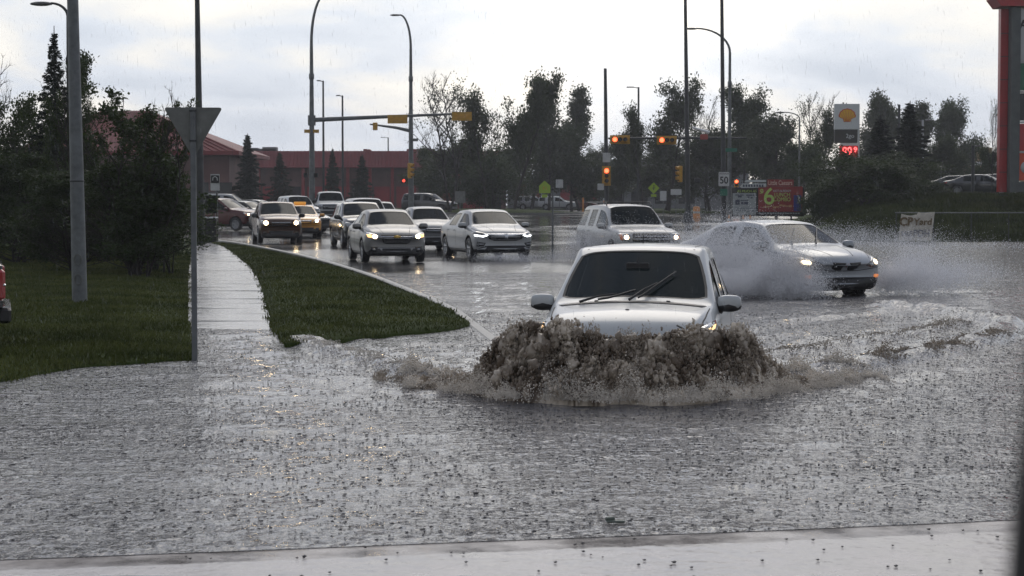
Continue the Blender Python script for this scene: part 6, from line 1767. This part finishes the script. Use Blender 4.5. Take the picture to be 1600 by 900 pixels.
OCT_V = [(1, 0, 0), (0, 1, 0), (-1, 0, 0), (0, -1, 0), (0, 0, 1), (0, 0, -1)]; OCT_F = [(0, 1, 4), (1, 2, 4), (2, 3, 4), (3, 0, 4), (1, 0, 5), (2, 1, 5), (3, 2, 5), (0, 3, 5)]
M_BROWN = mat('muddy_splash', (0.15, 0.115, 0.082), 0.20, var=0.30, vscale=5, ior=1.333, spec=0.6, bump=0.5, bscale=30, dist=0.03, col2=(0.32, 0.27, 0.21))
M_FOAM = mat('foam', (0.80, 0.76, 0.70), 0.45, var=0.2, vscale=8, spec=0.5)
M_DROP = mat('brown_droplets', (0.46, 0.385, 0.30), 0.15, ior=1.333, spec=0.8, var=.25, vscale=9, col2=(0.68, 0.61, 0.52))
rg = np.random.default_rng(17)
def soften(m, k):
    t = m.node_tree; b = t.nodes['Principled BSDF']; out = t.nodes['Material Output']; tl = nd(t, 'ShaderNodeBsdfTranslucent'); mx = nd(t, 'ShaderNodeMixShader'); mx.inputs[0].default_value = k
    l = b.inputs['Base Color'].links
    if l: t.links.new(l[0].from_socket, tl.inputs[0])
    else: tl.inputs[0].default_value = b.inputs['Base Color'].default_value
    t.links.new(b.outputs[0], mx.inputs[1]); t.links.new(tl.outputs[0], mx.inputs[2]); t.links.new(mx.outputs[0], out.inputs['Surface'])
soften(M_FOAM, .5); soften(M_DROP, .5)
# ---- bow wave : a lumpy curtain thrown up ahead of the nose, curving back on both sides
NU, NV = 520, 150
def wave_pt(U, Vv):
    px = 990 + U * 352.0                         # only used for the plan position of the crest
    xc = X(975, 17.4) + U * 1.98
    yb = 17.05 + 1.05 * np.abs(U + .03) ** 2.4 - .10 * np.cos(U * 3)       # plan arc of the crest
    env = np.clip(1 - np.abs(U + .02) ** 3.2, 0, 1)
    env = np.where(U > -.02, 1 - smooth(.50, .84, U + .02), 1 - smooth(.50, .70, -U - .02)) * .86 + .14 * (1 - smooth(.62, 1.0, np.abs(U)))
    crest = .455 * env * (.86 + .20 * vnoise(U * 4.2, 0, 0, 3) + .20 * np.abs(vnoise(U * 9, 0, 1, 4)) + .10 * np.abs(vnoise(U * 21, 0, 2, 5)) + .04 * vnoise(U * 50, 0, 2, 6)) + .035
    # profile: v=0 front foot, v=.62 crest, v=1 behind
    up = np.clip(Vv / .66, 0, 1); dn = np.clip((Vv - .66) / .34, 0, 1)
    z = crest * (up ** .75) * (1 - dn ** 1.4 * .95)
    y = yb - .75 * (1 - up) ** 1.6 * (.55 + .6 * crest) + .10 * np.sin(up * 3.1) * crest - .12 * up ** 6 * crest + dn * .75
    return xc, y, z, env, crest
U, Vv = np.meshgrid(np.linspace(-1, 1, NU), np.linspace(0, 1, NV))
xc, yc, zc, env, crest = wave_pt(U, Vv)
a1 = fbm(xc * 4.5, yc * 5, zc * 3.0, 5, 41, .6); a2 = np.abs(vnoise(xc * 9, yc * 7, zc * 6, 43)) * 2.4 - .6; a3 = np.abs(vnoise(xc * 23, yc * 16, zc * 12, 44)) * 2.4 - .6
amp = (.080 * env + .02) * np.clip(np.sin(np.clip(Vv / .95, 0, 1) * np.pi), 0, 1) ** .5
yc = yc - amp * (a1 * .9 + .60 * a2 + .42 * a3); zc = zc + amp * (.45 * a1 + .20 * a2 + .12 * a3) * (.8 - .5 * np.exp(-((Vv - .66) / .14) ** 2))
xc = xc + amp * .6 * vnoise(xc * 6, yc * 6, zc * 6, 46)
zc = zc - .04 * (Vv < .02) - .05 * (Vv > .98)
Vw = np.stack([xc, yc, zc], -1).reshape(-1, 3)
ii = np.arange(NV - 1)[:, None] * NU + np.arange(NU - 1)[None, :]
Fw = np.stack([ii, ii + 1, ii + NU + 1, ii + NU], -1).reshape(-1, 4)
root = thing('bow_wave', 'brown churning wall of water pushed up before the wading white car', 'wave', (0, 0, 0))
wm = np_mesh('wave_body', Vw, Fw, M_BROWN, smooth_=True)
fa = wm.attributes.new('foam', 'FLOAT', 'POINT')
st_ = vnoise(xc * 24, yc * 4, zc * 3.5, 61) * .5 + vnoise(xc * 60, yc * 9, zc * 7, 62) * .5 + .35 * a1
fo_ = np.clip((st_ + .10 + .55 * np.exp(-zc / .10) * smooth(-1.2, .6, U) + .25 * (a2 > .6)) * 1.6, 0, 1)
fa.data.foreach_set('value', fo_.reshape(-1).astype(np.float32))
t = M_BROWN.node_tree; b_ = t.nodes['Principled BSDF']; at_ = nd(t, 'ShaderNodeAttribute', attribute_name='foam')
t.links.new(mix_c(t, at_.outputs['Fac'], (0.14, 0.105, 0.075), (0.64, 0.56, 0.46)), b_.inputs['Base Color'])
link_mesh('wave_body', wm, root)
# rounded churning lobes over crest and face
nl = 12000
u = np.clip(rg.normal(-.02, .44, nl), -.98, .98); v = np.clip(rg.normal(.50, .22, nl), .04, .98)
x_, y_, z_, e_, c_ = wave_pt(u, v); rr_ = (.004 + np.abs(rg.normal(0, .0075, nl)) * (1 + 2.2 * (rg.random(nl) < .07))) * (.45 + .55 * e_)
tb = MB(); tb.ball((0, 0, 0), 1.0, n=7, k=6); TV = np.array(tb.v); n_ = TV / np.linalg.norm(TV, axis=1)[:, None]
P0 = np.stack([x_ + rg.normal(0, .02, nl), y_ - .02 - np.abs(rg.normal(0, .055, nl)), z_ + rg.normal(.0, .035, nl) * e_], -1)
cb_ = np.abs(vnoise(x_ * 5.5, y_ * 4, z_ * 5.5, 81)) * 2.2 + .5 * np.abs(vnoise(x_ * 13, y_ * 9, z_ * 11, 82)) * 2 - .9
P0[:, 1] -= .11 * cb_ * e_; P0[:, 2] += .055 * cb_ * e_ * (v < .8)
sw_ = fbm(P0[:, 0] * 4, P0[:, 1] * 4, P0[:, 2] * 4, 2, 83); P0[:, 0] += .05 * sw_
Q = n_[None] * rr_[:, None, None] * np.stack([np.ones(nl), np.ones(nl), rg.uniform(.7, 1.9, nl)], -1)[:, None, :] + P0[:, None, :]
Q += n_[None] * (rr_[:, None] * .9 * vnoise(Q[..., 0] * 70, Q[..., 1] * 70, Q[..., 2] * 50, 71))[..., None]
vv_ = []; ff_ = []
quads = [f if len(f) == 4 else (f[0], f[1], f[2], f[2]) for f in tb.f]
tris = []
for f in tb.f:
    tris.append(f[:3])
    if len(f) == 4: tris.append((f[0], f[2], f[3]))
tris = np.array(tris); Fl = (tris[None] + (np.arange(nl) * len(TV))[:, None, None]).reshape(-1, 3)
lm = np_mesh('wave_lobes', Q.reshape(-1, 3), Fl, M_BROWN, smooth_=True)
fa = lm.attributes.new('foam', 'FLOAT', 'POINT'); fa.data.foreach_set('value', np.clip(vnoise(Q[..., 0] * 6, Q[..., 1] * 6, Q[..., 2] * 4.5, 72) * .55 + .35 * vnoise(Q[..., 0] * 22, Q[..., 1] * 20, Q[..., 2] * 9, 73) + .16 + .22 * smooth(.30, .55, Q[..., 2]) + .22 * cb_[:, None] + .5 * np.exp(-Q[..., 2] / .12), 0, 1).reshape(-1).astype(np.float32))  # foam at the foot; paler crest has its backlit translucency put into the colour
lo_ = link_mesh('wave_lobes', lm, root); lo_['kind'] = 'stuff'
# droplets and strands torn off crest and face
n = 70000
u = np.clip(rg.normal(0, .50, n), -1.15, 1.15); v = rg.uniform(.05, .95, n)
x_, y_, z_, e_, c_ = wave_pt(u, v)
hgt = np.abs(rg.normal(0, .045, n)) * (.3 + e_)
pos = np.stack([x_ + rg.normal(0, .03, n), y_ - np.abs(rg.normal(0, .07, n)) - .03, z_ + hgt * rg.choice([1, 1, .2], n) + .01], -1)
clump = vnoise(pos[:, 0] * 7, pos[:, 1] * 7, pos[:, 2] * 5, 9); pos = pos[clump > -.02]; n = len(pos)
r_ = np.abs(rg.normal(.0024, .0020, n))[:, None] + .0012; scl = np.hstack([r_ * rg.uniform(.6, 1.3, (n, 1)), r_ * .8, r_ * rg.uniform(.8, 2.6, (n, 1))])
dr = link_mesh('droplets', instance_cloud('droplets', OCT_V, OCT_F, pos, scl, rg.uniform(0, 6.28, n), M_DROP, rg.normal(0, .5, (n, 3)) * np.array([1, 1, 0])), root); dr['kind'] = 'stuff'
# foam fringe at the foot and along the wings
n = 90000
u = rg.uniform(-1.02, 1.30, n); uu = np.clip(u, -1, 1)
x_, y_, z_, e_, c_ = wave_pt(uu, np.full(n, .02)); x_ = x_ + (u - uu) * 2.0; y_ = y_ + np.abs(u - uu) * 2.6
off = np.abs(rg.normal(0, 1, n)); d_ = rg.normal(0, .16, n)
pos = np.stack([x_, y_ + .02 + d_ * (.8 + .8 * np.abs(u)), np.abs(rg.normal(0, .055, n)) * (1.3 - .75 * np.abs(u)) * (.5 + np.abs(vnoise(x_ * 4, y_ * 4, 0, 7)) * 1.6) + .015], -1)
clump = fbm(pos[:, 0] * 5, pos[:, 1] * 7, 0, 3, 19); pos = pos[clump + rg.normal(0, .12, n) > .10 - .35 * np.exp(-((pos[:, 0] - 1.5) / .7) ** 2)]; n = len(pos)
r_ = np.abs(rg.normal(.0024, .0016, n))[:, None] + .0012; scl = np.hstack([r_ * 1.3, r_, r_ * rg.uniform(.6, 1.6, (n, 1))])
fo = link_mesh('foam', instance_cloud('foam', OCT_V, OCT_F, pos, scl, rg.uniform(0, 6.28, n), M_FOAM, np.zeros((n, 3))), root); fo['kind'] = 'stuff'
# foam and torn water along the wakes
def wake_foam(pl, n, wd, hh, seed, size=.0045, matl=None):
    r2 = np.random.default_rng(seed); P = [G(a, b) for a, b in pl]; L_ = [(b - a).length for a, b in zip(P[:-1], P[1:])]; tot = sum(L_); out = []
    for a, b, l in zip(P[:-1], P[1:], L_):
        k = int(n * l / tot); t = r2.random(k); d = (b - a).normalized(); nn = r2.normal(0, wd, k)
        out.append(np.stack([a.x + (b.x - a.x) * t - d.y * nn, a.y + (b.y - a.y) * t + d.x * nn, np.zeros(k)], -1))
    pos = np.concatenate(out); q = fbm(pos[:, 0] * 4, pos[:, 1] * 5, 0, 3, seed); pos = pos[q > -.05]; k = len(pos)
    pos[:, 2] = water_z(pos[:, 0], pos[:, 1]) + np.abs(r2.normal(0, hh, k)) * np.clip(q[q > -.05] * 2, .2, 1.5)
    r_ = np.abs(r2.normal(size, size * .5, k))[:, None] + .002; scl = np.hstack([r_ * 1.4, r_, r_ * r2.uniform(.6, 1.6, (k, 1))])
    return instance_cloud('foam', OCT_V, OCT_F, pos, scl, r2.uniform(0, 6.28, k), matl or M_DROP, np.zeros((k, 3)))
o = link_mesh('foam', wake_foam([(640, 582), (720, 598), (790, 604)], 9000, .20, .05, 1, matl=M_FOAM), root); o['kind'] = 'stuff'
o = link_mesh('foam', wake_foam([(1190, 598), (1250, 590), (1330, 575)], 10000, .20, .05, 2, matl=M_FOAM), root); o['kind'] = 'stuff'
meta(link_mesh('wake_foam', wake_foam([(480, 534), (560, 558), (640, 580)], 3000, .10, .016, 3, .0035, M_FOAM)), 'broken foam crest of the low wake left of the bow wave', 'foam', kind='stuff')
meta(link_mesh('wake_foam', wake_foam([(1330, 577), (1400, 563), (1480, 548), (1560, 526)], 9000, .10, .03, 4, .0038)), 'broken foam crest of the curving wake right of the bow wave', 'foam', kind='stuff')
meta(link_mesh('wake_foam', wake_foam([(1160, 560), (1240, 548), (1330, 535), (1420, 522), (1500, 505)], 4000, .14, .025, 5, .0035)), 'foam streaks on the rough water beside the wading car', 'foam', kind='stuff')

# ---- spray thrown by the silver sedan and others
M_MIST = mat('spray_mist', (0.93, 0.93, 0.94), 0.5, spec=0.3, emit=None)
soften(M_MIST, .5)
def spray(name, label, blobs, seed, size=.0075, fans=()):
    r2 = np.random.default_rng(seed); out = []
    for px, py, D, rx, ry, rz_, n in blobs:
        c = at(px, py, D); n = int(n * 1.55); q = r2.normal(0, 1, (n, 3)) * .62
        q = q * np.array([rx, ry, rz_]) + np.array(tuple(c)); out.append(q)
    for px, py, D, dx, dy, dz, vmax, n in fans:
        c = at(px, py, D); na_ = 260; q = r2.normal(0, 1, (na_, 3)) * .22 + np.array([dx, dy, dz]); q[:, 2] = np.abs(q[:, 2])
        o0 = np.array(tuple(c)) + r2.normal(0, .10, (na_, 3)); v0 = q * vmax * r2.uniform(.35, 1.0, (na_, 1)); i_ = r2.integers(0, na_, n); tt = r2.random(n)[:, None] ** .8
        out.append(o0[i_] + v0[i_] * tt + np.array([0, 0, -1.0]) * (v0[i_][:, 2:3] * .95) * tt ** 2 + r2.normal(0, 1, (n, 3)) * (.012 + .07 * tt))
    pos = np.concatenate(out); nz = fbm(pos[:, 0] * 2.2, pos[:, 1] * 2, pos[:, 2] * 3.5, 3, seed + 2)
    pos = pos[(pos[:, 2] > .0) & (nz + r2.normal(0, .45, len(pos)) > -.45)]; n = len(pos)
    r_ = np.abs(r2.normal(size, size * .45, n))[:, None] + .0012
    me = instance_cloud(name, TET_V, TET_F, pos, np.repeat(r_, 3, 1), r2.uniform(0, 6.28, n), M_MIST, np.zeros((n, 3)))
    o = link_mesh(name, me); meta(o, label, 'spray', kind='stuff'); return o
spray('water_spray', 'grey cloud of spray along the near flank of the silver sedan', [
    (1238, 432, 34.0, .38, .3, .42, 26000), (1200, 425, 34.6, .55, .4, .52, 42000), (1160, 412, 35.4, .62, .5, .58, 46000), (1120, 402, 36.4, .62, .5, .52, 38000),
    (1100, 392, 37.6, .6, .5, .28, 14000), (1180, 395, 35.2, .9, .4, .22, 7000), (1165, 445, 34.8, .9, .5, .22, 22000), (1260, 448, 33.7, .35, .3, .2, 9000)], 5, fans=[(1225, 452, 34.2, -.75, -.35, .85, 1.9, 60000), (1150, 444, 35.6, -.7, -.3, .8, 1.7, 40000), (1240, 455, 34.0, -.2, -.5, .45, 1.2, 20000)])
spray('water_spray', 'lower plume of spray fanning out right of the silver sedan', [
    (1392, 440, 34.9, .32, .4, .26, 12000), (1420, 430, 35.6, .5, .5, .32, 17000), (1465, 422, 36.4, .75, .6, .30, 14000), (1430, 400, 36.5, .6, .6, .34, 7000), (1520, 425, 37.2, .8, .6, .2, 4000)], 6, fans=[(1385, 452, 34.8, .95, .1, .62, 1.9, 34000)])
spray('water_spray', 'thin low spray drifting over the flood in front of the grassy bank', [
    (1350, 376, 60, 2.4, 3, .24, 7000), (1310, 366, 62, 2.4, 3, .30, 8000), (1480, 384, 58, 4.0, 3, .12, 5000)], 7, .012)
spray('water_spray', 'splash around the wheels and flank of the large white SUV', [
    (905, 385, 55, .5, .8, .42, 9000), (950, 375, 54.3, 1.0, .5, .42, 8000), (890, 402, 55, .9, .8, .16, 7000), (1000, 368, 53.0, 1.3, .3, .30, 4000)], 8, .008)
spray('water_spray', 'small splash under the bumper of the pearl white sedan', [(795, 402, 55.3, .9, .4, .10, 6000), (830, 408, 55, 1.2, .5, .06, 3000)], 9, .008)

# ---- rain hitting the water: small dark crowns
n = 52000
D_ = 9.6 + (rg.random(n) ** .8) * 20; xx = (rg.uniform(-1, 1, n)) * (2.2 + .32 * D_)
zz = water_z(xx, D_); keep = (rg.random(n) < .35 + .65 * (vnoise(xx * 1.1, D_ * 1.6, 0, 91) > -.2)) & ~inside(LAWN, xx, D_) & ~inside(VERGE, xx, D_)
pos = np.stack([xx, D_, zz], -1)[keep]; n = len(pos)
CR_V = [(math.cos(a) * .55, math.sin(a) * .55, -.2) for a in [k * math.pi / 3 for k in range(6)]] + [(math.cos(a + .3) * (1 + .3 * (k % 2)), math.sin(a + .3) * (1 + .3 * (k % 2)), .8 + .5 * (k % 2)) for k, a in enumerate([k * math.pi / 3 for k in range(6)])] + [(0, 0, .1)]
CR_F = [(k, (k + 1) % 6, 6 + k) for k in range(6)] + [((k + 1) % 6, 6 + (k + 1) % 6, 6 + k) for k in range(6)] + [(6 + k, 6 + (k + 1) % 6, 12) for k in range(6)]
r_ = np.abs(rg.normal(.0019, .0013, n))[:, None] + .0010
M_SPL = mat('splash_water', (0.11, 0.105, 0.105), 0.12, ior=1.333)
meta(link_mesh('rain_splashes', instance_cloud('rain_splashes', CR_V, CR_F, pos, np.hstack([r_ * rg.uniform(1, 3.2, (n, 1)), r_, r_ * .75]), rg.uniform(-.5, .5, n), M_SPL, np.zeros((n, 3)))), 'dark little splash crowns where rain hits the flood water', 'splashes', kind='stuff')
n = 190
D_ = rg.uniform(8.3, 10.3, n); xx = rg.uniform(-4, 4, n); lim = np.interp(xx, [p.x for p in apr], [p.y for p in apr]); k_ = D_ < lim - .04
pos = np.stack([xx, D_, np.full(n, .022)], -1)[k_]; n = len(pos); r_ = np.abs(rg.normal(.0036, .0012, n))[:, None] + .0015
meta(link_mesh('rain_splashes', instance_cloud('rain_splashes', CR_V, CR_F, pos, np.hstack([r_ * 1.6, r_, r_ * .9]), rg.uniform(-.5, .5, n), M_SPL, np.zeros((n, 3)))), 'scattered splash crowns on the wet near pavement', 'splashes', kind='stuff')
# ---- falling rain
n = 9000
D_ = 13 + 75 * rg.random(n) ** 1.3; pos = np.stack([rg.uniform(-1, 1, n) * (.30 * D_ + 1), D_, rg.uniform(0.1, 1, n) * (2.2 + .14 * D_)], -1)
M_RAIN = mat('raindrop', (0.75, 0.77, 0.80), 0.2, alpha=0.16)
scl = np.hstack([np.full((n, 1), .0010) * (1 + D_[:, None] * .035), np.full((n, 1), .0010), rg.uniform(.018, .045, (n, 1))])
meta(link_mesh('rain', instance_cloud('rain', OCT_V, OCT_F, pos, scl, np.zeros(n), M_RAIN, np.tile([[-.07, 0, 0]], (n, 1)))), 'fine slanting rain falling over the whole scene', 'rain', kind='stuff')
# ---- a scrap of leaf floating in the foreground
o = MB(); o.box((0, 0, 0), (.10, .05, .012), bev=.005); o.box((-.03, .01, .012), (.05, .03, .02), rz=.4, bev=.005)
meta(o.build('floating_scrap', mat('scrap_green', (.10, .12, .10), .5), None, (G(962, 818).x, G(962, 818).y, .012)), 'small grey green scrap floating in the foreground water', 'debris')

# ---- grass blades on lawn and verge
M_BLADE = mat('grass_blades', (0.075, 0.104, 0.018), 0.55, var=.5, vscale=.7, col2=(0.135, 0.150, 0.040), spec=0.15)
def blades(name, label, poly, zf, box, n, hh, seed):
    r2 = np.random.default_rng(seed); x = r2.uniform(box[0], box[1], n); y = box[2] + (box[3] - box[2]) * r2.random(n) ** 1.5
    jx_, jy_ = .05 * vnoise(x * 5, y * 5, 0, 55) + r2.normal(0, .03, n), .12 * vnoise(x * 5, y * 5, 7, 56) + r2.normal(0, .05, n); k = inside(poly, x + jx_, y + jy_) & (x / y > -.34); x, y = x[k], y[k]; n = len(x)
    z = zf(x, y); e = edge_dist(poly, x, y); t = vnoise(x * 1.3, y * 1.3, 0, seed)
    h = hh * r2.uniform(.5, 1.25, n) * (1 + .35 * t); w_ = .006 * (1 + y / 40) * r2.uniform(.7, 1.4, n); a = r2.uniform(0, 6.28, n)
    lx, ly = r2.normal(0, .35, n) * h, r2.normal(0, .35, n) * h
    dx, dy = np.cos(a) * w_, np.sin(a) * w_
    V = np.stack([np.stack([x - dx, y - dy, z - .02], -1), np.stack([x + dx, y + dy, z - .02], -1), np.stack([x + lx + dx * .3, y + ly, z + h * .8], -1), np.stack([x + lx * 1.5, y + ly * 1.5, z + h], -1)], 1).reshape(-1, 3)
    i = np.arange(n)[:, None] * 4
    Fq = np.concatenate([i + np.array([[0, 1, 2]]), i + np.array([[0, 2, 3]])], 0)
    return meta(link_mesh(name, np_mesh(name, V, Fq, M_BLADE)), label, 'grass', kind='stuff')
blades('grass', 'short wet grass covering the left lawn', LAWN, lawn_z, (-18, -2.5, 17.5, 62), 330000, .052, 3)
blades('grass', 'short wet grass on the verge between sidewalk and road', VERGE, verge_z, (-14, -.3, 20, 86), 260000, .045, 4)

def bankblades():
    r2 = np.random.default_rng(8); n = 120000
    y = 82.4 + 34 * r2.random(n) ** 1.4; x = r2.uniform(.14, .34, n) * y; z = bank_z(x, y); a = r2.uniform(0, 6.28, n)
    h = r2.uniform(.08, .26, n) * (1 + .8 * vnoise(x * .5, y * .5, 0, 5)); w_ = .03; dx, dy = np.cos(a) * w_, np.sin(a) * w_; lx, ly = r2.normal(0, .3, n) * h, r2.normal(0, .3, n) * h
    V = np.stack([np.stack([x - dx, y - dy, z - .02], -1), np.stack([x + dx, y + dy, z - .02], -1), np.stack([x + lx, y + ly, z + h], -1)], 1).reshape(-1, 3)
    return np_mesh('grass', V, np.arange(len(V)).reshape(-1, 3), mat('rough_grass', (0.040, 0.058, 0.016), .7, var=.4, vscale=.6, col2=(0.085, 0.10, 0.032), spec=.05))
meta(link_mesh('grass', bankblades()), 'rough dark grass on the bank behind the rail fence', 'grass', kind='stuff')
# ---- dark edge of the photographer's own car door
pe = thing('car_door_edge', 'blurred black edge of the own car door frame at the right border', 'car door', (0, 0, 0))
m_ = MB(); Dn = .62
a = at(1612, 560, Dn); b = at(1588, 760, Dn); c = at(1572, 960, Dn)
m_.tube([a + Vector((.028, 0, .03)), a + Vector((.022, 0, 0)), b + Vector((.022, 0, 0)), c + Vector((.024, 0, 0)), c + Vector((.024, .02, -.25))], [.018, .022, .022, .024, .026], 14)
m_.build('frame', mat('own_car_black', (.006, .006, .006), .6), pe)

# ---- rainy air
hz = bpy.data.materials.new('haze'); hz.use_nodes = True; t = hz.node_tree; t.nodes.clear()
pv = nd(t, 'ShaderNodeVolumePrincipled'); pv.inputs['Color'].default_value = (.93, .95, 1.0, 1); pv.inputs['Density'].default_value = 0.00042; pv.inputs['Anisotropy'].default_value = 0.35
oo = nd(t, 'ShaderNodeOutputMaterial'); t.links.new(pv.outputs[0], oo.inputs['Volume'])
m_ = MB(); m_.box((0, 250, 16), (1420, 1120, 36)); o = m_.build('haze', hz); meta(o, kind='stuff')
